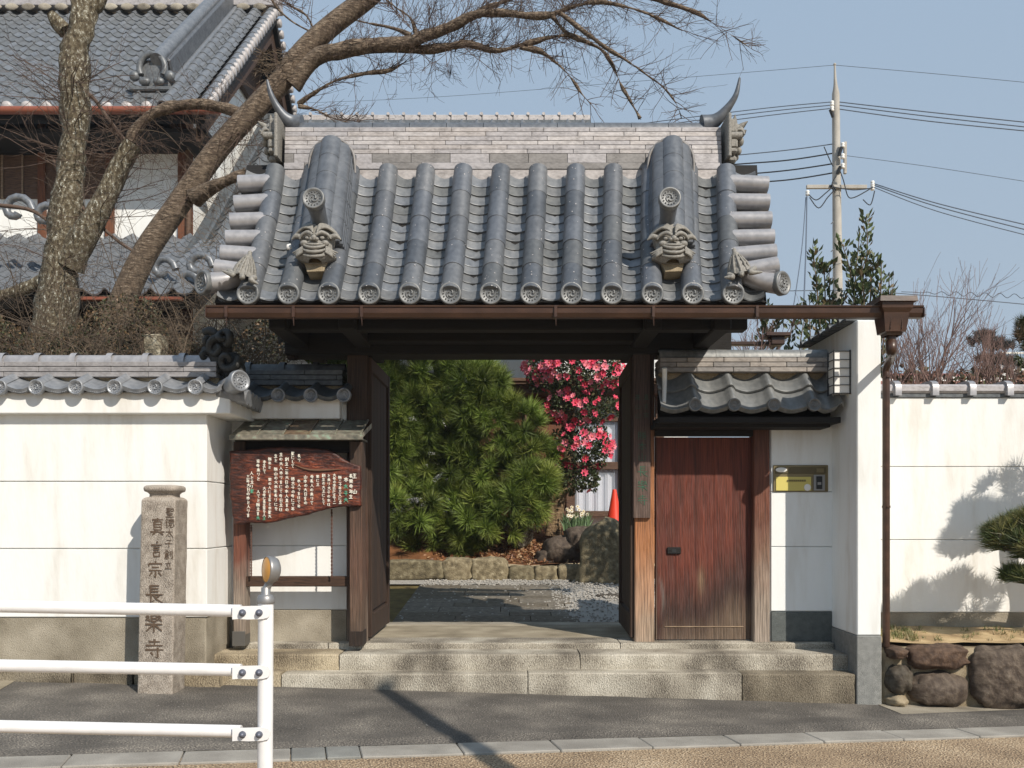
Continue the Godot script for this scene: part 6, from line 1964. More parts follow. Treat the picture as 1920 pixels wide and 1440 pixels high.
# ------------------------------------------------------------------ bare trees on the left
func build_trees() -> void:
	var o := thing("cherry_tree", "leaning bare cherry tree whose long bough arches over the gate roof", "tree", P(190, 700, 10.3))
	var D := 10.3
	var q := func(a: Array) -> Array:
		var r := []
		for p in a: r.append(P(p[0], p[1], D + (p[2] if p.size() > 2 else 0.0)))
		return r
	var R := func(a: Array) -> Array:
		var r := []
		for p in a: r.append(p / F * D)
		return r
	var tm := MB.new()
	sub(tm, q.call([[120, 800], [180, 690], [232, 560], [275, 470], [330, 390], [400, 290], [460, 222], [520, 160], [570, 95], [625, 45], [690, -5], [760, -70]]), R.call([31, 27, 24, 22.5, 21, 20.5, 20, 20.5, 19.5, 19, 18.5, 18]), 16, 6)
	part("trunk", tm, M.bark, o)
	# boughs
	var A := q.call([[548, 160, 0.0], [590, 110, -0.05], [640, 93, -0.1], [700, 86, -0.1], [760, 82, -0.15], [800, 66, -0.2], [850, 48, -0.2], [890, 28, -0.25], [930, 24, -0.3], [1000, 30, -0.3], [1035, 28, -0.3]])
	limb_part("bough", M.bark, o, A, R.call([17, 15, 14, 14, 13, 11, 9.5, 8.5, 7.5, 6, 5]), 10)
	limb_part("bough", M.bark, o, q.call([[895, 28], [920, 12], [960, -2], [1000, -20]]), R.call([7, 6, 5, 4]), 8)
	var B := q.call([[740, 88, -0.1], [790, 93, -0.1], [830, 90, -0.1], [862, 84, -0.15], [880, 82, -0.15], [930, 95, -0.2], [975, 85, -0.2], [1030, 70, -0.2], [1070, 66, -0.2]])
	limb_part("bough", M.bark, o, B, R.call([10, 9, 8.5, 9, 6, 4.5, 4, 3.4, 3]), 9)
	var C := q.call([[1035, 28, -0.3], [1060, 60, -0.3], [1100, 78, -0.3], [1130, 95, -0.3], [1150, 125, -0.3], [1165, 160, -0.3], [1185, 195, -0.3], [1200, 222, -0.3]])
	limb_part("bough", M.bark, o, C, R.call([5, 4.5, 4, 3.6, 3, 2.6, 2.2, 1.6]), 7)
	var E := q.call([[1050, 25, -0.35], [1090, 55, -0.4], [1130, 85, -0.4], [1170, 110, -0.4], [1210, 138, -0.4], [1245, 165, -0.4], [1268, 195, -0.4], [1278, 222, -0.4]])
	limb_part("bough", M.bark, o, E, R.call([4.6, 4.3, 3.8, 3.2, 2.7, 2.2, 1.8, 1.3]), 7)
	var Fb := q.call([[975, 90, -0.2], [1010, 95, -0.2], [1040, 115, -0.2], [1070, 145, -0.2], [1090, 175, -0.2], [1108, 195, -0.2]])
	limb_part("bough", M.bark, o, Fb, R.call([3.6, 3.2, 2.6, 2.1, 1.7, 1.1]), 6)
	var H := q.call([[1035, 28, -0.3], [1070, 14, -0.3], [1120, 4, -0.3], [1170, 12, -0.35], [1220, 28, -0.4], [1280, 58, -0.4]])
	limb_part("bough", M.bark, o, H, R.call([4.8, 4.4, 4, 3, 2.2, 1.4]), 7)
	var I := q.call([[1200, -10, -0.4], [1260, 8, -0.4], [1310, 26, -0.4], [1350, 52, -0.4], [1385, 75, -0.4], [1410, 92, -0.4]])
	limb_part("bough", M.bark, o, I, R.call([3.4, 2.9, 2.5, 2, 1.5, 1]), 6)
	var J := q.call([[560, 195, 0.1], [600, 168, 0.0], [640, 148, 0.0], [690, 137, 0.0], [730, 132, 0.0], [762, 115, 0.0]])
	limb_part("bough", M.bark, o, J, R.call([4.4, 4, 3.4, 3, 2.2, 1.2]), 7)
	limb_part("bough", M.bark, o, q.call([[560, 200], [590, 205], [625, 222], [660, 232]]), R.call([3, 2.6, 2.2, 1.4]), 6)
	var K := q.call([[462, 215], [430, 205], [390, 196], [345, 196], [300, 208], [268, 228], [250, 250], [242, 275]])
	limb_part("bough", M.bark, o, K, R.call([11, 10.5, 10, 10, 10, 10, 9.5, 8]), 10)
	limb_part("bough", M.bark, o, q.call([[365, 372, -0.05], [400, 350, -0.15], [432, 335, -0.2], [462, 322, -0.2]]), R.call([17, 12, 10.5, 10]), 9)
	limb_part("bough", M.bark, o, q.call([[590, 62], [575, 30], [545, 10], [530, -10]]), R.call([3.2, 2.6, 2.2, 1.6]), 6)
	limb_part("bough", M.bark, o, q.call([[585, 60], [550, 42], [520, 15], [505, -10]]), R.call([3, 2.4, 2, 1.6]), 6)
	limb_part("bough", M.bark, o, q.call([[780, 64], [770, 35], [740, 12], [715, -8]]), R.call([3.4, 2.8, 2.4, 2]), 6)
	limb_part("bough", M.bark, o, q.call([[770, 66], [735, 52], [700, 45], [662, 37]]), R.call([3.4, 2.8, 2.2, 1.4]), 6)
	limb_part("bough", M.bark, o, q.call([[855, 92], [850, 115], [845, 135], [843, 150]]), R.call([2, 1.6, 1.3, 0.9]), 5)
	# twigs along the boughs
	var tw := MB.new()
	var along := func(line: Array, n: int, len_px: float, droop: float, upw: float, depth := 2, kids := 3) -> void:
		for k in n:
			var t := rng.randf_range(0.08, 1.0) * (line.size() - 1)
			var i := mini(int(t), line.size() - 2)
			var p: Vector3 = (line[i] as Vector3).lerp(line[i + 1], t - i)
			var dd: Vector3 = ((line[i + 1] as Vector3) - line[i]).normalized()
			var dir := (dd * rng.randf_range(0.0, 0.7) + Vector3(rng.randf_range(-0.7, 0.9), rng.randf_range(-0.5, 1.0) * upw, rng.randf_range(-0.6, 0.6))).normalized()
			twig_tree(tw, p, dir, len_px / F * D * rng.randf_range(0.5, 1.2), 0.0042, depth, kids, droop, 0.8)
	along.call(A, 90, 85.0, 0.01, 1.0)
	along.call(B, 100, 75.0, 0.02, 0.9)
	along.call(C, 34, 50.0, 0.03, 0.8, 1, 3)
	along.call(E, 44, 56.0, 0.04, 0.8, 1, 3)
	along.call(Fb, 28, 52.0, -0.02, 0.5, 1, 3)
	along.call(H, 46, 66.0, 0.0, 0.6)
	along.call(I, 32, 56.0, -0.01, 0.5, 1, 3)
	along.call(J, 50, 45.0, 0.02, 0.5, 1, 3)
	along.call(q.call([[560, 200], [625, 222], [680, 230]]), 34, 50.0, 0.03, 0.8, 1, 3)
	along.call(q.call([[590, 62], [545, 10], [505, -10]]), 34, 70.0, 0.0, 1.0, 2, 2)
	along.call(q.call([[780, 64], [740, 20], [715, -8]]), 40, 70.0, 0.0, 1.0, 2, 2)
	along.call(q.call([[900, 20], [1000, -15], [1150, -10]]), 60, 85.0, -0.05, -0.6)
	along.call(q.call([[520, 170], [470, 230], [420, 280], [350, 380]]), 70, 85.0, 0.0, 0.6)
	along.call(K, 44, 70.0, -0.03, 0.3)
	for k in 14:      # thin hanging twigs
		var px := rng.randf_range(760, 1130); var py := 92.0
		twig_tree(tw, P(px, py, D - 0.2), Vector3(rng.randf_range(-0.2, 0.3), -1, 0), rng.randf_range(25, 75) / F * D, 0.004, 1, 2, 0.02, 0.5)
	part("twigs", tw, M.twig, o)
	var bird := MB.new()      # an old nest in the fork
	for k in 110:
		var c := P(rng.randf_range(480, 548), rng.randf_range(95, 150), D + rng.randf_range(-0.15, 0.1))
		var d := Vector3(rng.randf_range(-1, 1), rng.randf_range(-0.4, 0.4), rng.randf_range(-1, 1)).normalized() * 0.11
		bird.tube(PackedVector3Array([c - d, c, c + d * Vector3(1, 0.4, 1)]), PackedFloat32Array([0.003, 0.004, 0.003]), 3, false)
	var nest := thing("twig_nest", "tangle of dead twigs caught in the fork of the leaning cherry", "nest", P(515, 130, D))
	part("nest_twigs", bird, M.twig_brown, nest)

	# the older trunk with moss and lichen
	var m := thing("mossy_tree", "old upright tree trunk covered with moss and pale lichen", "tree", P(105, 640, 10.0))
	D = 10.0
	var mt := MB.new()
	sub(mt, q.call([[98, 760], [100, 640], [108, 560], [118, 470], [125, 400], [132, 320], [143, 250], [146, 200], [142, 140], [140, 95], [150, 60], [155, 10], [150, -50]]), R.call([52, 41, 35, 31, 27, 24.5, 23, 25, 23, 24.5, 22, 25, 26]), 18, 5)
	part("trunk", gnarl(mt, 0.03, 9), M.bark_moss, m)
	limb_part("limb", M.bark_moss, m, q.call([[130, 500, -0.05], [165, 430, -0.1], [198, 370, -0.1], [225, 310, -0.1], [248, 270, -0.1]]), R.call([26, 23, 21, 18.5, 17]), 14)
	limb_part("limb", M.bark_moss, m, q.call([[124, 60], [108, 42], [96, 26]]), R.call([15, 13, 9]), 8)
	limb_part("limb", M.bark_moss, m, q.call([[158, 20], [180, 10], [196, -20]]), R.call([16, 13, 9]), 8)
	limb_part("limb", M.bark_moss, m, q.call([[110, 500], [70, 530], [20, 550], [-40, 560]]), R.call([15, 12, 10, 9]), 8)
	var mtw := MB.new()

	var along2 := func(line: Array, n: int, len_px: float, droop: float, upw: float) -> void:
		for k in n:
			var t := rng.randf_range(0.0, 1.0) * (line.size() - 1)
			var i := mini(int(t), line.size() - 2)
			var p: Vector3 = (line[i] as Vector3).lerp(line[i + 1], t - i)
			var dir := Vector3(rng.randf_range(-1, 1), rng.randf_range(-0.4, 1.0) * upw, rng.randf_range(-0.2, 1.0)).normalized()
			twig_tree(mtw, p, dir, len_px / F * D * rng.randf_range(0.5, 1.2), 0.007, 2, 3, droop, 0.8)
	along2.call(q.call([[130, 150], [140, 260], [125, 400], [105, 560]]), 44, 130.0, 0.0, 0.3)
	along2.call(q.call([[165, 430], [225, 310], [248, 270]]), 26, 120.0, -0.02, 0.5)
	for line in [[[150, 165], [176, 185], [205, 225], [240, 270]], [[100, 300], [130, 360], [185, 420], [225, 455], [258, 480], [262, 520]], [[0, 385], [60, 395], [110, 430]]]:
		sub(mtw, q.call(line), R.call([4.0, 3.6, 3.4, 3.2, 3, 3].slice(0, line.size())), 6)
	part("twigs", mtw, M.twig, m)

	# thicket of bare shrubs over the wall
	var spots := [[60, 675, 0.95], [150, 670, 0.8], [235, 668, 1.0], [320, 668, 1.1], [400, 665, 1.05], [470, 675, 0.9], [-30, 670, 0.9]]
	var lab := ["bare brown shrub leftmost above the tiled wall", "bare twiggy shrub in front of the mossy trunk", "bare tangled shrub between the two trunks", "bare brown shrub below the leaning trunk", "bare dense shrub left of the gate roof corner", "bare shaded shrub under the left end of the gate eave", "bare shrub at the edge left of the mossy trunk"]
	for k in spots.size():
		var s := thing("bare_shrub", lab[k], "shrub", P(spots[k][0], 720, 9.0 + 0.1 * k), "bare shrubs above the wall")
		var sm := MB.new()
		for e in 19:
			var p := P(spots[k][0] + rng.randf_range(-45, 45), 705 + rng.randf_range(-10, 30), 8.8 + rng.randf_range(-0.3, 0.8))
			var tall := 2.1 if e % 4 == 0 else 1.0
			twig_tree(sm, p, Vector3(rng.randf_range(-0.9, 0.9), 1.0, rng.randf_range(-0.4, 0.4)), spots[k][2] * tall * rng.randf_range(0.35, 0.85), 0.0065, 3, 3, -0.06, 1.0)
		part("branches", sm, M.twig_brown if k % 2 else M.twig_mid, s)
	# undergrowth behind: dark ivy and dry leaves, one mass
	var ug := MB.new(); ug.use_col = true
	var lf := leaf_mesh(0.04, 0.015)
	var xf := []; var cs := PackedColorArray()
	for k in 9000:
		var px := rng.randf_range(-60, 540)
		var top := 590.0 + 40.0 * sin(px * 0.02) + (20.0 if px > 300 else 0.0)
		var p := P(px, rng.randf_range(top, 700), rng.randf_range(9.2, 10.3))
		xf.append(Transform3D(look_basis(rand_dir(), rng.randf() * 6), p))
		var t := rng.randf_range(0.5, 1.3)
		cs.append([Color(0.06, 0.06, 0.025), Color(0.12, 0.075, 0.035), Color(0.16, 0.10, 0.05), Color(0.05, 0.06, 0.02)][rng.randi() % 4] * t)
	var un := structure("undergrowth")
	un.set_meta("kind", "stuff")
	un.set_meta("label", "brown and olive undergrowth between the bare shrubs")
	un.set_meta("category", "undergrowth")
	scatter("undergrowth_leaves", lf, M.leaf, un, xf, cs)
	# golden-tipped conifer between wall and gate beam
	var gc := thing("golden_conifer", "small golden green conifer tip between the bay wall and the gate beam", "shrub", P(605, 700, 9.2))
	var gx := []; var gcs := PackedColorArray()
	for k in 46:
		var p := P(rng.randf_range(568, 648), rng.randf_range(640, 690), 9.2 + rng.randf_range(-0.2, 0.2))
		gx.append(Transform3D(look_basis(Vector3(rng.randf_range(-0.4, 0.4), 1, rng.randf_range(-0.2, 0.5)), rng.randf() * 6).scaled(Vector3.ONE * rng.randf_range(0.5, 0.8)), p))
		gcs.append(Color(0.32, 0.28, 0.05) if p.y > Y(662, 9.2) and rng.randf() < 0.4 else Color(0.12, 0.16, 0.03))
	scatter("foliage", needle_tuft(60, 0.12, 0.006, 0.9, 5), M.leaf, gc, gx, gcs)
	var gs := MB.new(); gs.tube(PackedVector3Array([P(605, 900, 9.25), P(605, 660, 9.25)]), PackedFloat32Array([0.03, 0.01]), 6)
	part("stem", gs, M.bark, gc)

func limb_part(called: String, m: Material, parent: Node3D, pts: Array, radii: Array, sides: int) -> void:
	var mb := MB.new()
	sub(mb, pts, radii, sides)
	part(called, gnarl(mb, 0.012, 12), m, parent)

# push the points of a tube in and out for a knobbly trunk
func gnarl(mb: MB, amp: float, sd: int) -> MB:
	var nz := FastNoiseLite.new(); nz.seed = sd; nz.frequency = 2.4; nz.fractal_octaves = 3
	for k in mb.v.size(): mb.v[k] += mb.n[k] * nz.get_noise_3dv(mb.v[k]) * amp * 2.4
	return mb

# ------------------------------------------------------------------ utility pole and wires
func build_pole() -> void:
	var D := 30.0
	var o := thing("utility_pole", "tall grey concrete utility pole with crossarm and spike top", "utility pole", P(1574, 720, D))
	var mb := MB.new()
	var top := P(1567, 176, D); var base := Vector3(P(1576, 720, D).x, -0.3, -D)
	mb.tube(PackedVector3Array([base, base.lerp(top, 0.5), top, P(1567, 168, D), P(1566.5, 158, D), P(1566, 150, D)]), PackedFloat32Array([0.2, 0.165, 0.12, 0.09, 0.06, 0.05]), 14)
	part("shaft", mb, M.pole, o)
	mb = MB.new(); mb.tube(PackedVector3Array([P(1566, 152, D), P(1565, 121, D)]), PackedFloat32Array([0.05, 0.03]), 8)
	mb.ball(P(1565, 121, D), Vector3(0.05, 0.05, 0.05))
	part("spike", mb, M.pole, o)
	pbox("crossarm", 1513, 1626, 346, 353, D - 0.2, 0.1, M.pole, o, 0.01)
	pbox("upright_bracket", 1583, 1588, 265, 325, D - 0.2, 0.1, M.pole, o, 0.01)
	for q in [[1560, 194], [1560, 204], [1580, 272], [1580, 293], [1580, 311], [1514, 362], [1636, 344], [1636, 352]]:
		var i := MB.new(); i.lathe([Vector2(0.0, -0.08), Vector2(0.06, -0.08), Vector2(0.07, -0.03), Vector2(0.04, 0.0), Vector2(0.07, 0.03), Vector2(0.05, 0.08), Vector2(0.0, 0.08)], 10, Transform3D(Basis(), P(q[0], q[1], D - 0.25)))
		part("insulator", i, M.lantern_pane, o)
	var b := MB.new()
	for q in [[1557, 205, 1562, 220], [1578, 276, 1573, 292], [1576, 312, 1570, 326], [1558, 347, 1566, 357]]: b.tube(PackedVector3Array([P(q[0], q[1], D - 0.25), P(q[2], q[3], D - 0.2)]), PackedFloat32Array([0.06, 0.05]), 6)
	part("switch_clamp", b, M.black, o)
	var jumpers := [[[1514, 362], [1530, 375], [1548, 362], [1562, 350]], [[1518, 370], [1535, 390], [1552, 370], [1565, 356]], [[1575, 320], [1582, 340], [1590, 368], [1602, 370], [1625, 358], [1637, 350]], [[1560, 350], [1600, 356], [1640, 352]], [[1640, 358], [1632, 384], [1618, 374]], [[1568, 330], [1560, 345], [1566, 362]], [[1545, 275], [1556, 300], [1562, 312]]]
	for j in jumpers:
		var w := MB.new()
		var pts := []; var rr := []
		for p in j: pts.append(P(p[0], p[1], D - 0.3)); rr.append(0.018)
		sub(w, pts, rr, 4)
		part("jumper_cable", w, M.wire_dark, o)
	var rg := MB.new()
	for k in 8: rg.tube(PackedVector3Array([P(1558 + k % 2 * 4, 420 + k * 26, D - 0.2), P(1562 + k % 2 * 14, 416 + k * 26, D - 0.3)]), PackedFloat32Array([0.014, 0.014]), 5)
	part("climbing_peg", rg, M.steel, o)
	# overhead wires: each its own cable
	var ws := [
		[[1565, 122, 30], [1200, 152, 33], [800, 183, 36], [480, 196, 40], 0.008, "hair-thin overhead wire from the pole tip across the sky behind the gate roof"],
		[[1565, 122, 30], [1750, 138, 29], [1960, 158, 28], 0.009, "hair-thin overhead wire from the pole tip to the right"],
		[[1560, 191, 30], [1390, 208, 31], [1000, 258, 34], 0.016, "topmost of three close wires left of the pole"],
		[[1560, 197, 30], [1390, 215, 31], [1000, 266, 34], 0.016, "middle of three close wires left of the pole"],
		[[1560, 203, 30], [1390, 223, 31], [1000, 276, 34], 0.016, "lowest of three close wires left of the pole"],
		[[1563, 190, 30], [1740, 210, 29], [1960, 233, 28], 0.018, "topmost of three close wires right of the pole"],
		[[1563, 196, 30], [1740, 218, 29], [1960, 242, 28], 0.018, "middle of three close wires right of the pole"],
		[[1563, 203, 30], [1740, 227, 29], [1960, 249, 28], 0.018, "lowest of three close wires right of the pole"],
		[[1576, 268, 30], [1480, 281, 30.5], [1380, 291, 31], [1200, 308, 32], 0.018, "highest of four spaced wires left of the pole bracket"],
		[[1576, 285, 30], [1480, 300, 30.5], [1380, 308, 31], [1200, 322, 32], 0.024, "second of four spaced wires left of the pole bracket"],
		[[1574, 305, 30], [1480, 319, 30.5], [1380, 328, 31], [1200, 342, 32], 0.024, "third of four spaced wires left of the pole bracket"],
		[[1574, 322, 30], [1480, 337, 30.5], [1380, 344, 31], [1200, 356, 32], 0.024, "lowest of four spaced wires left of the pole bracket"],
		[[1588, 292, 30], [1740, 312, 29], [1960, 346, 28], 0.009, "faint single wire from the pole bracket to the right"],
		[[1638, 344, 30], [1760, 382, 29], [1960, 430, 28], 0.017, "upper of three sagging service wires right of the crossarm"],
		[[1638, 347, 30], [1760, 388, 29], [1960, 440, 28], 0.017, "middle of three sagging service wires right of the crossarm"],
		[[1638, 351, 30], [1760, 397, 29], [1960, 450, 28], 0.014, "lower of three sagging service wires right of the crossarm"],
		[[1440, 546, 26], [1600, 545, 26], [1760, 556, 26], [1960, 574, 26], 0.013, "low dark cable passing behind the shrubs"],
		[[1513, 366, 29.7], [1511, 470, 27], [1506, 600, 24], 0.02, "blue-grey cable hanging down from the left end of the crossarm"],
		[[1511, 370, 29.7], [1503, 470, 27], [1484, 600, 24], 0.014, "thinner slanting cable beside the cable hanging from the crossarm"],
	]
	for w in ws:
		var pts := []; var rr := []
		for k in w.size() - 2: pts.append(P(w[k][0], w[k][1], w[k][2])); rr.append(w[-2])
		var t := thing("overhead_wire", w[-1], "wire", pts[0], "overhead wires")
		var m := MB.new(); sub(m, pts, rr, 4, 6)
		part("cable", m, M.wire_dark if w[-2] > 0.02 else M.wire, t)
	var cw := thing("overhead_wire", "wavy coiled support line above the low cable right of the hopper", "wire", P(1700, 545, 26), "overhead wires")
	var cp := []; var cr := []
	for k in 60:
		var px := lerpf(1690, 1960, k / 59.0)
		cp.append(P(px, lerpf(547, 557, k / 59.0) + 4.0 * sin(k * 1.05) * smoothstep(1700, 1800, px), 26)); cr.append(0.011)
	var cm := MB.new(); sub(cm, cp, cr, 4, 2)
	part("cable", cm, M.wire, cw)
	# street pole outside the picture whose shadow falls on the asphalt
	var sp := thing("street_pole", "leaning street pole on the near side of the street", "pole", Vector3(1.9, -0.1, -0.8))
	var spm := MB.new()
	spm.tube(PackedVector3Array([Vector3(1.9, -0.2, -0.8), Vector3(3.65, 6.6, -0.8)]), PackedFloat32Array([0.085, 0.075]), 14)
	part("shaft", spm, M.pole, sp)

# ------------------------------------------------------------------ plants over the right wall
func leafy_shrub(called: String, label: String, stems: Array, d: float, grp: String) -> void:
	var o := thing(called, label, "shrub", P(stems[0][0][0], 760, d), grp)
	var sm := MB.new()
	var lx := []; var lc := PackedColorArray()
	for st in stems:
		var pts := []; var rr := []
		for k in st.size():
			pts.append(P(st[k][0], st[k][1], d + rng.randf_range(-0.1, 0.1))); rr.append(lerpf(0.012, 0.004, k / (st.size() - 1.0)))
		sub(sm, pts, rr, 5)
		var total := 0.0
		for k in pts.size() - 1: total += (pts[k + 1] - pts[k]).length()
		for k in int(total * 85.0):
			var t := rng.randf() * (pts.size() - 1)
			var i := int(t)
			var p: Vector3 = (pts[i] as Vector3).lerp(pts[mini(i + 1, pts.size() - 1)], t - i)
			var a := rng.randf() * TAU
			lx.append(Transform3D(look_basis(Vector3(cos(a) * 0.7, 0.9, sin(a) * 0.7), rng.randf() * 6).scaled(Vector3.ONE * rng.randf_range(0.7, 1.2)), p + Vector3(cos(a), 0.3, sin(a)) * rng.randf_range(0.0, 0.05)))
			var s := rng.randf_range(0.6, 1.3)
			lc.append([Color(0.075, 0.105, 0.04), Color(0.13, 0.16, 0.07), Color(0.2, 0.15, 0.08)][0 if rng.randf() < 0.55 else (1 if rng.randf() < 0.7 else 2)] * s)
	part("stems", sm, M.twig_brown, o)
	scatter("leaves", leaf_mesh(0.085, 0.021), M.leaf, o, lx, lc)

func build_right_garden() -> void:
	leafy_shrub("evergreen_shrub", "evergreen shrub with upright leafy shoots left of the utility pole", [[[1545, 720], [1535, 580], [1524, 460]], [[1550, 720], [1548, 600], [1546, 520], [1540, 500]], [[1552, 720], [1556, 600], [1554, 490]], [[1560, 720], [1575, 610], [1578, 540]], [[1530, 720], [1520, 640], [1518, 560]], [[1540, 720], [1530, 620], [1534, 540]], [[1570, 720], [1566, 640], [1560, 570]]], 9.8, "evergreen shrubs behind the side roof")
	leafy_shrub("evergreen_shrub", "tallest evergreen shrub with leafy spires right of the utility pole", [[[1620, 720], [1615, 560], [1626, 470], [1624, 405]], [[1625, 720], [1606, 580], [1592, 500], [1577, 452]], [[1630, 720], [1632, 560], [1640, 480]], [[1640, 720], [1650, 580], [1653, 490]], [[1645, 720], [1662, 600], [1668, 515]], [[1610, 720], [1600, 620], [1604, 520], [1612, 440]], [[1628, 720], [1622, 600], [1616, 500]], [[1636, 720], [1640, 620], [1636, 540]], [[1618, 720], [1630, 640], [1634, 580]], [[1650, 720], [1640, 650], [1648, 560]]], 9.6, "evergreen shrubs behind the side roof")
	leafy_shrub("evergreen_shrub", "low sparse evergreen shrub just right of the gate roof corner", [[[1420, 720], [1428, 640], [1440, 570]], [[1440, 720], [1450, 650], [1462, 590]], [[1475, 720], [1480, 640], [1492, 580]], [[1500, 720], [1500, 650], [1510, 590]], [[1460, 720], [1446, 640], [1430, 590]]], 10.4, "evergreen shrubs behind the side roof")
	# bare shrubs
	var spots := [[1745, 735, 1.15, 30, "large bare shrub with tall reddish shoots right of the hopper"], [1838, 730, 0.85, 16, "smaller bare shrub with a fan of reddish shoots near the right edge"], [1690, 735, 0.8, 16, "low tangled bare shrub right behind the downpipe"], [1890, 735, 0.6, 12, "low bare shrub at the right end of the wall"], [1430, 700, 0.75, 14, "pinkish bare shrub behind the small side roof"]]
	for s in spots:
		var o := thing("bare_garden_shrub", s[4], "shrub", P(s[0], 760, 9.6), "bare shrubs in the right garden")
		var m := MB.new()
		for k in s[3]:
			var p := P(s[0] + rng.randf_range(-28, 28), s[1] + rng.randf_range(-10, 25), 9.6 + rng.randf_range(-0.5, 0.5))
			twig_tree(m, p, Vector3(rng.randf_range(-0.55, 0.65), 1.0, rng.randf_range(-0.4, 0.4)), s[2] * rng.randf_range(0.35, 0.85), 0.0075, 2, 4, 0.05, 0.6)
		part("branches", m, M.twig_red, o)
	# a hedge of dry leaves right above the coping
	var hx := []; var hc := PackedColorArray()
	for k in 1000:
		hx.append(Transform3D(look_basis(rand_dir(), rng.randf() * 6), P(rng.randf_range(1670, 1960), rng.randf_range(702, 760) - 12.0 * absf(sin(k * 0.37)), 10.4 + rng.randf_range(-0.3, 0.4))))
		var t := rng.randf_range(0.6, 1.3)
		hc.append([Color(0.2, 0.1, 0.06), Color(0.14, 0.085, 0.05), Color(0.08, 0.085, 0.03)][rng.randi() % 3] * t)
	var hd := thing("dry_hedge", "low hedge with dry reddish leaves just above the boundary wall coping", "hedge", P(1800, 760, 10.4))
	scatter("leaves", leaf_mesh(0.07, 0.03), M.leaf, hd, hx, hc)
	# far away: layered dark pine, white house frame, reddish roof
	var fp := thing("layered_pine", "small dark layered pine far behind the boundary wall", "tree", P(1862, 720, 22))
	var tr := MB.new(); sub(tr, [P(1868, 760, 22), P(1862, 690, 22), P(1858, 640, 22), P(1850, 622, 22)], [0.06, 0.05, 0.04, 0.02], 6)
	part("trunk", tr, M.bark, fp)
	var px := []; var pc := PackedColorArray()
	for q in [[1850, 641, 34, 7], [1875, 648, 26, 6], [1860, 672, 30, 6], [1885, 676, 18, 5], [1846, 628, 16, 5], [1850, 700, 26, 6]]:
		for k in 44:
			px.append(Transform3D(look_basis(Vector3(rng.randf_range(-0.6, 0.6), 1, rng.randf_range(-0.6, 0.6)), rng.randf() * 6).scaled(Vector3.ONE * 0.9), P(q[0] + rng.randf_range(-q[2], q[2]), q[1] + rng.randf_range(-q[3], q[3]), 22 + rng.randf_range(-0.4, 0.4))))
			pc.append(Color(0.05, 0.045, 0.045) * rng.randf_range(0.7, 1.3))
	scatter("needles", needle_tuft(26, 0.16, 0.008, 1.2, 8), M.leaf, fp, px, pc)
	var fh := thing("distant_house", "distant white house with low reddish roof beyond the right garden", "house", P(1890, 740, 45))
	pbox("wall", 1640, 2100, 706, 760, 45, 6.0, M.plaster, fh, 0.0)
	pbox("annex", 1880, 1960, 672, 706, 46, 4.0, M.plaster, fh, 0.0)
	for q in [[1876, 1960, 660, 663], [1876, 1879, 660, 706]]: pbox("balcony_rail", q[0], q[1], q[2], q[3], 44.5, 0.1, M.lantern_pane, fh, 0.0)
	for k in 3: pbox("window", 1884 + k * 12, 1892 + k * 12, 680, 692, 45.9, 0.05, M.black, fh, 0.0)
	var rf := MB.new()
	rf.quad(P(1640, 722, 44), P(2100, 722, 44), P(2100, 700, 47), P(1640, 700, 47), Vector3.UP)
	part("roof", rf, M.reddish_gutter, fh)
	# the pine in front of the boundary wall
	var o := thing("street_pine", "pine bough reaching in from the right in front of the white boundary wall", "tree", P(2080, 1210, 7.5))
	var tm := MB.new()
	sub(tm, [P(2080, 1215, 7.5), P(2060, 1120, 7.5), P(2085, 1010, 7.5), P(2060, 900, 7.5), P(2080, 800, 7.5)], [0.09, 0.08, 0.07, 0.06, 0.04], 10)
	sub(tm, [P(2068, 1060, 7.5), P(2000, 1040, 7.45), P(1940, 1034, 7.4), P(1880, 1030, 7.4)], [0.04, 0.03, 0.022, 0.01], 7)
	sub(tm, [P(2070, 1090, 7.5), P(2000, 1085, 7.5), P(1930, 1082, 7.5)], [0.03, 0.02, 0.01], 7)
	sub(tm, [P(2060, 880, 7.5), P(2010, 860, 7.5), P(1980, 850, 7.5)], [0.03, 0.02, 0.01], 7)
	part("trunk", tm, M.bark, o)
	var xf := []; var cs := PackedColorArray()
	for q in [[1905, 1005, 62, 34, 0.25], [1960, 1020, 80, 36, 0.3], [1930, 982, 40, 24, 0.2], [1925, 1078, 45, 13, 0.16], [2040, 838, 70, 26, 0.2], [2090, 770, 80, 34, 0.25]]:
		for k in int(q[2] * 1.3):
			var d := rand_dir()
			var p := P(q[0] + d.x * q[2] * 0.9, q[1] - d.y * q[3] * 0.75, 7.42 + d.z * q[4])
			xf.append(Transform3D(look_basis(Vector3(d.x * 0.8, 0.75 + 0.3 * d.y, d.z * 0.7), rng.randf() * TAU).scaled(Vector3.ONE * rng.randf_range(0.8, 1.2)), p))
			var t := rng.randf_range(0.65, 1.25)
			cs.append((Color(0.08, 0.11, 0.03) if rng.randf() < 0.7 else Color(0.15, 0.14, 0.05)) * t)
	scatter("needles", needle_tuft(70, 0.105, 0.0022, 1.15, 11), M.leaf, o, xf, cs)
	# reddish pine tip further back at the right edge
	var rp2 := thing("garden_pine_tip", "reddish pine tuft at the right edge above the wall coping", "tree", P(1935, 740, 10.5))
	xf = []; cs = PackedColorArray()
	for k in 60:
		var yy := rng.randf_range(600, 735)
		xf.append(Transform3D(look_basis(Vector3(rng.randf_range(-1, 0.4), 0.6, rng.randf_range(-0.6, 0.6)), rng.randf() * 6), P(1930 + rng.randf_range(-22, 20) * (1.0 if yy < 640 or yy > 670 else 0.3), yy, 10.5)))
		cs.append([Color(0.14, 0.09, 0.05), Color(0.07, 0.08, 0.03)][rng.randi() % 2])
	scatter("needles", needle_tuft(60, 0.11, 0.003, 1.0, 12), M.leaf, rp2, xf, cs)
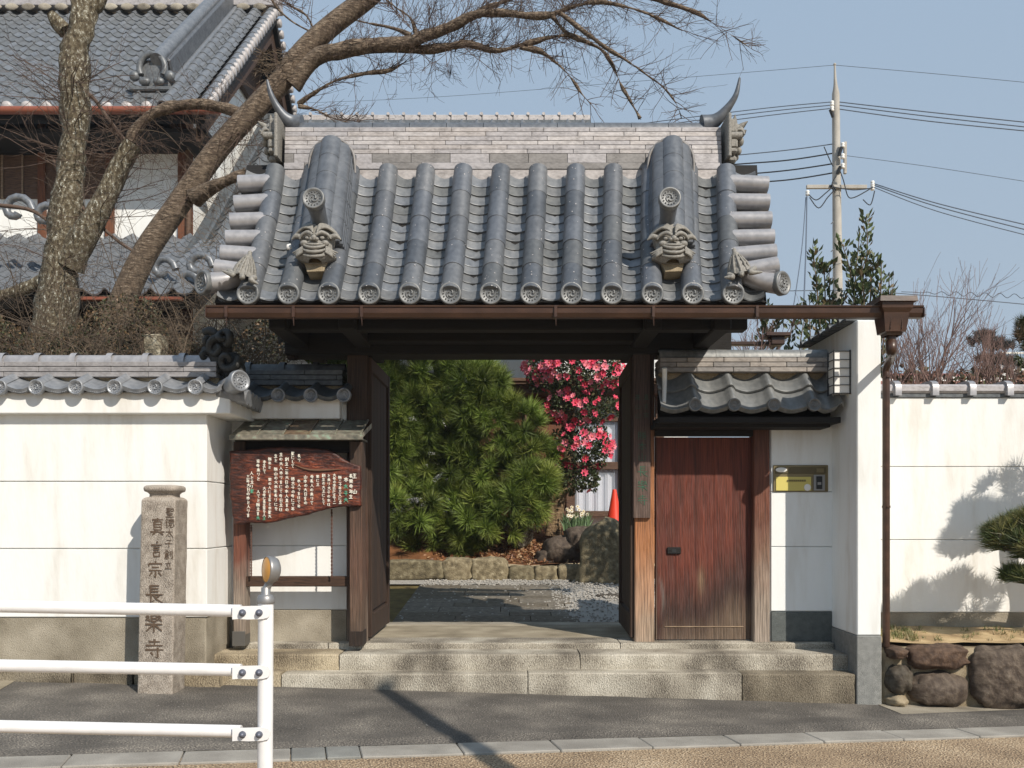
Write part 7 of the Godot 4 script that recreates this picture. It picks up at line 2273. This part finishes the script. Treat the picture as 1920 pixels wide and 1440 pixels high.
	var rt := MB.new(); rt.tube(PackedVector3Array([P(1940, 800, 10.5), P(1936, 610, 10.5)]), PackedFloat32Array([0.03, 0.012]), 6)
	part("trunk", rt, M.bark, rp2)

# ------------------------------------------------------------------ notice board with the inscribed slab
func build_notice() -> void:
	var o := thing("notice_frame", "dark wooden notice frame with copper roof left of the gate opening", "notice board", Vector3(X(555, 7.65), 0.35, -7.65))
	var gr := Color(0.42, 0.34, 0.27); var br := Color(0.24, 0.085, 0.05); var dk := Color(0.1, 0.06, 0.04)
	post("post", Vector3(X(437, 7.66), Y(1190, 7.66), -7.8), Vector3(X(460, 7.66), Y(828, 7.66), -7.66), [gr, gr, br, br, dk, dk], o)
	post("post", Vector3(X(655, 7.6), Y(1188, 7.6), -7.78), Vector3(X(679, 7.6), Y(828, 7.6), -7.6), [Color(0.17, 0.115, 0.08), Color(0.2, 0.115, 0.075), Color(0.19, 0.1, 0.065), Color(0.15, 0.085, 0.055), dk, dk], o)
	pbox("post_shoe", 435, 459, 1184, 1212, 7.65, 0.16, M.shoe, o, 0.003)
	pbox("post_shoe", 654, 680, 1184, 1212, 7.59, 0.2, M.wood_dark_v, o, 0.003)
	pbox("rail", 459, 656, 1081, 1100, 7.68, 0.08, M.wood_h, o, 0.006)
	pbox("head_rail", 440, 676, 824, 848, 7.68, 0.09, M.wood_dark, o, 0.006)
	# copper roof of five sheets, and its fascia
	for k in 5:
		var a := lerpf(X(432, 7.45), X(676, 7.45), k / 5.0); var b := lerpf(X(432, 7.45), X(676, 7.45), (k + 1) / 5.0)
		var mb := MB.new()
		var y0 := Y(815, 7.45); var y1 := Y(788, 7.84)
		mb.quad(Vector3(a + 0.002, y0, -7.45), Vector3(b - 0.002, y0, -7.45), Vector3(b - 0.002 + 0.012, y1, -7.84), Vector3(a + 0.002 + 0.012, y1, -7.84), Vector3(0, 1, 1))
		mb.box(Vector3(b - 0.007, 0, 0), Vector3(b + 0.007, Vector2(y1 - y0, 0.39).length(), 0.012), 0.003, Transform3D(basis_from(Vector3.RIGHT, Vector3(0, y1 - y0, -0.39)), Vector3(0, y0, -7.45)))
		part("copper_sheet", mb, M.copper if k != 2 else M.copper_b, o)
	var fs := MB.new()
	fs.box(Vector3(X(430, 7.45), Y(825, 7.45), -7.47), Vector3(X(680, 7.45), Y(814, 7.45) - 0.003, -7.44), 0.004)
	fs.quad(Vector3(X(676, 7.45), Y(815, 7.45), -7.45), Vector3(X(685, 7.5), Y(790, 7.7), -7.84), Vector3(X(685, 7.5), Y(800, 7.7), -7.84), Vector3(X(676, 7.45), Y(825, 7.45), -7.45), Vector3(1, 0, 0))
	fs.box(Vector3(X(432, 7.5), Y(822, 7.45), -7.86), Vector3(X(676, 7.5), Y(819, 7.45), -7.47), 0.0)
	part("fascia", fs, M.copper, o)
	# slab
	var s := thing("inscribed_slab", "hanging reddish brown wooden slab with columns of white brush characters", "sign", P(555, 910, 7.5))
	var d := 7.56
	var raw := [[100, 150], [150, 143], [200, 140], [300, 132], [400, 124], [480, 124], [560, 129], [640, 134], [700, 140], [750, 160], [790, 192], [840, 222], [903, 243], [906, 320], [902, 400], [905, 486], [850, 489], [780, 490], [700, 502], [640, 520], [580, 540], [520, 550], [450, 566], [400, 578], [350, 590], [300, 593], [230, 590], [180, 598], [130, 602], [118, 545], [112, 480], [100, 420], [104, 360], [98, 300], [103, 240], [99, 200]]
	var poly := PackedVector2Array()
	var n := raw.size()
	for k in n:
		var a := Vector2(raw[k][0], raw[k][1]); var b := Vector2(raw[(k + 1) % n][0], raw[(k + 1) % n][1])
		for e in 3:
			var q := a.lerp(b, e / 3.0) + Vector2(rng.randf_range(-2.5, 2.5), rng.randf_range(-2.5, 2.5))
			var w := P(400.0 + q.x / 3.272, 800.0 + q.y / 3.272, d)
			poly.append(Vector2(w.x, w.y))
	var cen := Vector2.ZERO
	for p in poly: cen += p
	cen /= poly.size()
	# the face bulges: rings from the rim to the middle
	var nz := FastNoiseLite.new(); nz.seed = 15; nz.frequency = 2.2; nz.fractal_octaves = 3
	var rows := []
	var cc := []
	for ring in [[1.0, -0.05], [1.0, -0.004], [0.985, 0.006], [0.95, 0.010], [0.8, 0.010], [0.6, 0.010], [0.4, 0.010], [0.2, 0.010], [0.01, 0.010]]:
		var row := PackedVector3Array()
		for p in poly:
			var q: Vector2 = cen + (p - cen) * ring[0]
			row.append(Vector3(q.x, q.y, -d + ring[1] + nz.get_noise_2d(q.x * 0.8, q.y * 3.0) * (0.016 if ring[0] > 0.93 else 0.007)))
		rows.append(row)
		var cr := PackedColorArray()      # dark rim, top and left end, bright middle
		for p in poly:
			var q: Vector2 = cen + (p - cen) * ring[0]
			var f := clampf((1.02 - ring[0]) * 2.4 + nz.get_noise_2d(q.x * 2.0, q.y * 4.0) * 0.5, 0.0, 1.0)
			f *= smoothstep(X(448, d), X(500, d), q.x) * smoothstep(Y(852, d), Y(905, d), q.y)
			cr.append(Color(0.36, 0.33, 0.32).lerp(Color(2.1, 1.8, 1.55), f))
		cc.append(cr)
	var mb := MB.new()
	mb.use_col = true
	mb.grid(rows, true, not Geometry2D.is_polygon_clockwise(poly), cc)
	part("plank", fix_normals(mb, Vector3(0, 0, 1)), M.slab_wood, s)
	# a hollow scar left of the upper right edge
	var sc := MB.new()
	sub(sc, [P(552, 872, d - 0.018), P(575, 880, d - 0.02), P(600, 882, d - 0.02), P(640, 880, d - 0.018)], [0.003, 0.008, 0.009, 0.003], 8)
	part("knot_ridge", sc, M.slab_pale, s)
	# columns of writing, right to left: left, top, bottom in the picture; 1 marks green characters
	var cols := [[665, 878, 936, "王山", ""], [658.5, 888, 936, "長樂寺年立", ""], [649, 893, 944, "本", "太子大"], [638, 892, 945, "勝二十年三人に立", ""], [627, 888, 945, "大寺の本日に立て二", ""], [617, 888, 950, "と来り太子の本は", ""], [607, 888, 947, "創立の大王にして", ""], [596, 890, 912, "樂に立", ""], [585, 890, 947, "寺長人の来りて", ""], [573, 890, 947, "山本の大日言の", ""], [561, 851, 953, "長り    本人り言はて年", ""], [549.5, 846, 958, "聖にして  徳太子の寺にて年", ""], [538, 857, 960, "創立二年大日の本人真言の", ""], [527, 848, 960, "今の太人本り言にて寺日立は", ""], [517.5, 851, 958, "立と 勝山の大本年長りにを", ""], [506, 857, 972, "勝年と  樂の人に言宗と本聖大", ""], [496, 863, 975, "本地にて    大の寺に長立年を人", "王"], [484.5, 861, 975, "宗寺来りと  人てと勝立言", "太"], [472.5, 883, 925, "人と立り", "聖"], [466, 890, 970, "三年大日の本と人り言", ""]]
	var white := MB.new(); var green := MB.new()
	for c in cols:
		var txt: String = c[3]
		var m := txt.length() + (c[4] as String).length()
		for k in m:
			var isg := k >= txt.length()
			var ch: String = (c[4] as String)[k - txt.length()] if isg else txt[k]
			if not GLYPH.has(ch): ch = "立" if ch != " " else ""
			if ch == "": continue
			var py := lerpf(c[1], c[2], (k + 0.5) / m)
			var size := minf((c[2] - c[1]) / m * 0.92, 9.5) / F * d
			var p := P(c[0] + rng.randf_range(-0.5, 0.5), py, d - 0.016)
			var g := green if isg else white
			glyph(g, ch, Transform3D(Basis(), Vector3(p.x, p.y, -d + 0.0185)), maxf(size, 0.03), 0.15, 0.003)
	part("white_lettering", white, M.ink_white, s)
	part("green_lettering", green, M.ink_green, s)
	# twisted cords tied to the rail
	for px in [471.0, 622.0]:
		var cd := thing("twisted_cord", "left twisted cord from the wooden slab down to the rail" if px < 500 else "right twisted cord from the wooden slab down to the rail", "cord", P(px, 1030, 7.6), "cords under the slab")
		var cm := MB.new()
		var top := 985.0 if px < 500 else 955.0
		for e in 2:
			var pts := PackedVector3Array(); var rr := PackedFloat32Array()
			for k in 61:
				var a := k * 0.95 + e * PI
				pts.append(P(px, lerpf(top, 1082, k / 60.0), 7.64) + Vector3(cos(a) * 0.0045, 0, sin(a) * 0.0045)); rr.append(0.0045)
			cm.tube(pts, rr, 5)
		part("strands", cm, M.cord, cd)

func fix_normals(mb: MB, _o: Vector3) -> MB: return mb

# ------------------------------------------------------------------ stone pillar
func build_pillar() -> void:
	var o := thing("stone_pillar", "square granite pillar with carved characters standing before the left wall", "stone pillar", Vector3(X(297, 7.0), 0.1, -7.02))
	var d := 6.88
	var xl0 := X(256, d); var xr0 := X(321, d); var xl1 := X(264, d); var xr1 := X(334, d)
	xr0 = X(323, d); xr1 = X(329, d)
	var yb := G(-2.7) - 0.1; var yt := Y(940, d)
	var dep := 0.27
	# tapered shaft with a rounded, uneven skin
	var nz := FastNoiseLite.new(); nz.seed = 8; nz.frequency = 5.0; nz.fractal_octaves = 4
	var mb := MB.new()
	var rows := []
	var n := 44
	for j in n + 6:
		var t := minf(float(j) / n, 1.0)
		var y := lerpf(yb, yt, t)
		var ins := 0.0
		if j > n:      # rounded shoulders
			var a := (j - n) / 5.0
			y = yt + sin(a * PI / 2) * 0.035
			ins = (1.0 - cos(a * PI / 2)) * 0.045
		var l := lerpf(xl0, xl1, t) + ins; var r := lerpf(xr0, xr1, t) - ins
		var z1 := -d - ins; var z0 := -d - dep + ins
		var row := PackedVector3Array()
		var cr := 0.014
		var ringp := []
		for s in 9: ringp.append(Vector2(lerpf(l + cr, r - cr, s / 8.0), z1))
		ringp.append(Vector2(r - cr * 0.3, z1 - cr * 0.3))
		for s in 6: ringp.append(Vector2(r, lerpf(z1 - cr, z0 + cr, s / 5.0)))
		for s in 6: ringp.append(Vector2(lerpf(r - cr, l + cr, s / 5.0), z0))
		for s in 6: ringp.append(Vector2(l, lerpf(z0 + cr, z1 - cr, s / 5.0)))
		ringp.append(Vector2(l + cr * 0.3, z1 - cr * 0.3))
		for p in ringp:
			var h := nz.get_noise_3d(p.x, y, p.y) * 0.006
			row.append(Vector3(p.x + (h if p.y < z1 - 0.02 else 0.0), y, p.y + (h if p.y >= z1 - 0.001 else 0.0)))
		rows.append(row)
	mb.grid(rows, true)
	part("shaft", mb, M.pillar, o)
	# neck and cushion cap
	var cx := (xl1 + xr1) * 0.5; var cz := -d - dep * 0.5
	var cap := MB.new()
	rows = []
	for q in [[0.100, 0.02], [0.098, 0.055], [0.11, 0.068], [0.132, 0.078], [0.137, 0.095], [0.134, 0.112], [0.12, 0.122], [0.09, 0.126], [0.0, 0.128]]:
		var row := PackedVector3Array()
		for s in 40:
			var a := -TAU * s / 40
			var e := Vector2(signf(cos(a)) * pow(absf(cos(a)), 0.5), signf(sin(a)) * pow(absf(sin(a)), 0.5))
			row.append(Vector3(cx + e.x * q[0], yt + q[1], cz + e.y * q[0]))
		rows.append(row)
	cap.grid(rows, true)
	part("cap", cap, M.pillar, o)
	# carved writing
	var g := MB.new()
	var big := [["真", 296, 987, 34], ["言", 294, 1030, 32], ["宗", 292, 1068, 34], ["長", 290, 1114, 38], ["樂", 289, 1168, 38], ["寺", 290, 1217, 40]]
	for q in big:
		var p := P(q[1], q[2], d)
		glyph(g, q[0], Transform3D(Basis(), Vector3(p.x, p.y, -d + 0.0035)), q[3] / F * d, 0.085, 0.002)
	var small := [["聖", 319, 961, 19], ["徳", 319, 981, 19], ["太", 318, 1000, 17], ["子", 317, 1019, 16], ["創", 316, 1040, 18], ["立", 316, 1060, 15]]
	for q in small:
		var p := P(q[1], q[2], d)
		glyph(g, q[0], Transform3D(Basis(), Vector3(p.x, p.y, -d + 0.0035)), q[3] / F * d, 0.08, 0.002)
	part("carved_lettering", g, M.carved, o)

# ------------------------------------------------------------------ white pipe railing
func build_rail() -> void:
	var d := 3.55
	var o := thing("guard_railing", "white pipe guard railing with three rails and a round reflector on its end post", "railing", Vector3(X(498, d), G(X(498, d)), -d))
	var xp := X(498.5, d)
	var mb := MB.new()
	mb.tube(PackedVector3Array([Vector3(xp - 0.005, G(xp) - 0.05, -d), Vector3(xp, Y(1129, d), -d)]), PackedFloat32Array([0.0295, 0.0295]), 28)
	part("post", mb, M.white_paint, o)
	mb = MB.new()
	mb.lathe([Vector2(0.0295, 0.0), Vector2(0.034, 0.0), Vector2(0.035, 0.006), Vector2(0.035, 0.02), Vector2(0.03, 0.026), Vector2(0.03, 0.032), Vector2(0.018, 0.036), Vector2(0.018, 0.062), Vector2(0.0, 0.063)], 28, Transform3D(Basis(), Vector3(xp, Y(1131, d), -d)))
	part("post_cap", mb, M.steel, o)
	# round reflector, turned to the left
	mb = MB.new()
	var rc := Vector3(X(508, d), Y(1068, d), -d)
	var bs := look_basis(Vector3(-0.82, 0.05, 0.57))
	mb.lathe([Vector2(0.0, -0.032), Vector2(0.03, -0.03), Vector2(0.045, -0.022), Vector2(0.052, -0.008), Vector2(0.0545, 0.01), Vector2(0.0545, 0.018), Vector2(0.05, 0.02)], 32, Transform3D(bs, rc))
	mb.tube(PackedVector3Array([Vector3(xp, Y(1106, d), -d), rc + Vector3(0, -0.04, 0)]), PackedFloat32Array([0.016, 0.014]), 12)
	var rf := part("reflector_housing", mb, M.steel, o)
	mb = MB.new()
	mb.lathe([Vector2(0.051, 0.015), Vector2(0.049, 0.019), Vector2(0.03, 0.023), Vector2(0.0, 0.0245)], 32, Transform3D(bs, rc))
	part("reflector_lens", mb, M.reflector, rf)
	for k in 3:
		var yl: float = [1137, 1248, 1362][k]; var yr: float = [1146, 1257, 1372][k]
		var a := P(-330, yl - (yr - yl) * 0.7, d); var b := P(452, yr - 0.6, d)
		a.x = X(-330, d)
		mb = MB.new()
		mb.tube(PackedVector3Array([a + Vector3(0, 0, -0.0), b]), PackedFloat32Array([0.0243, 0.0243]), 24)
		var rail := part("rail", mb, M.white_paint, o)
		# flattened end with two bolts
		var tab := MB.new()
		var outl := PackedVector2Array()
		for q in [[441, -13.5], [452, -11.5], [458, -12], [498, -13], [507, -11], [511, -4], [511, 4], [507, 9], [498, 11.5], [470, 12.5], [452, 11.5], [441, 12.5]]:
			outl.append(Vector2(X(q[0], d), Y(yr + 1.0 + q[1], d)))
		tab.prism(outl, -d + 0.031, -d + 0.037)
		part("rail_tab", tab, M.white_paint, rail)
		for px in [460.0, 491.0]:
			var bo := MB.new()
			bo.lathe([Vector2(0.014, 0.0), Vector2(0.014, 0.004), Vector2(0.0115, 0.006), Vector2(0.011, 0.013), Vector2(0.007, 0.018), Vector2(0.0, 0.019)], 16, Transform3D(Basis(Vector3.RIGHT, PI / 2), Vector3(X(px, d), Y(yr + 1.0, d), -d + 0.037)))
			part("bolt", bo, M.bolt, rail)

func build_small_things() -> void:
	var s := thing("lichen_stone", "pale lichen covered stone post standing in the shrubs above the tiled wall", "stone", P(287, 700, 8.75))
	part("stone_body", rough_block(Vector3(X(270, 8.75), 1.6, -8.95), Vector3(X(301, 8.75), Y(626, 8.75), -8.75), 404, 0.02), M.rock_face, s)
	# white flowers among the bulb leaves
	var fm := MB.new(); fm.use_col = true
	for k in 6:
		var r := Basis(Vector3.UP, TAU * k / 6.0)
		fm.tri(Vector3.ZERO, r * Vector3(0.012, 0.004, 0.012), r * Vector3(0.0, 0.008, 0.034)); fm.tri(Vector3.ZERO, r * Vector3(0.0, 0.008, 0.034), r * Vector3(-0.012, 0.004, 0.012))
	fm.col = Color(1.0, 0.7, 0.12)
	fm.ball(Vector3(0, 0.012, 0), Vector3(0.01, 0.012, 0.01), 6, 4)
	var fmesh := fm.mesh()
	var bulbs := get_node("bulb_clump")
	for k in 22:
		put("flower", fmesh, M.petal_white, bulbs, Transform3D(look_basis(Vector3(rng.randf_range(-0.5, 0.5), 0.3, 1.0), rng.randf() * 6), P(rng.randf_range(1058, 1108), rng.randf_range(950, 972), 13.8 + rng.randf_range(-0.15, 0.2))))
	# bits of white mortar and droppings on the roof tiles
	var chip := thing("fallen_mortar", "small white crumb of mortar lying on the left roof tiles beside the mask", "mortar crumb", P(542, 463, 6.98))
	part("crumb", rock(P(542, 463, 6.97), Vector3(0.022, 0.022, 0.02), 501, 0.25, 9, 6), M.plaster, chip)
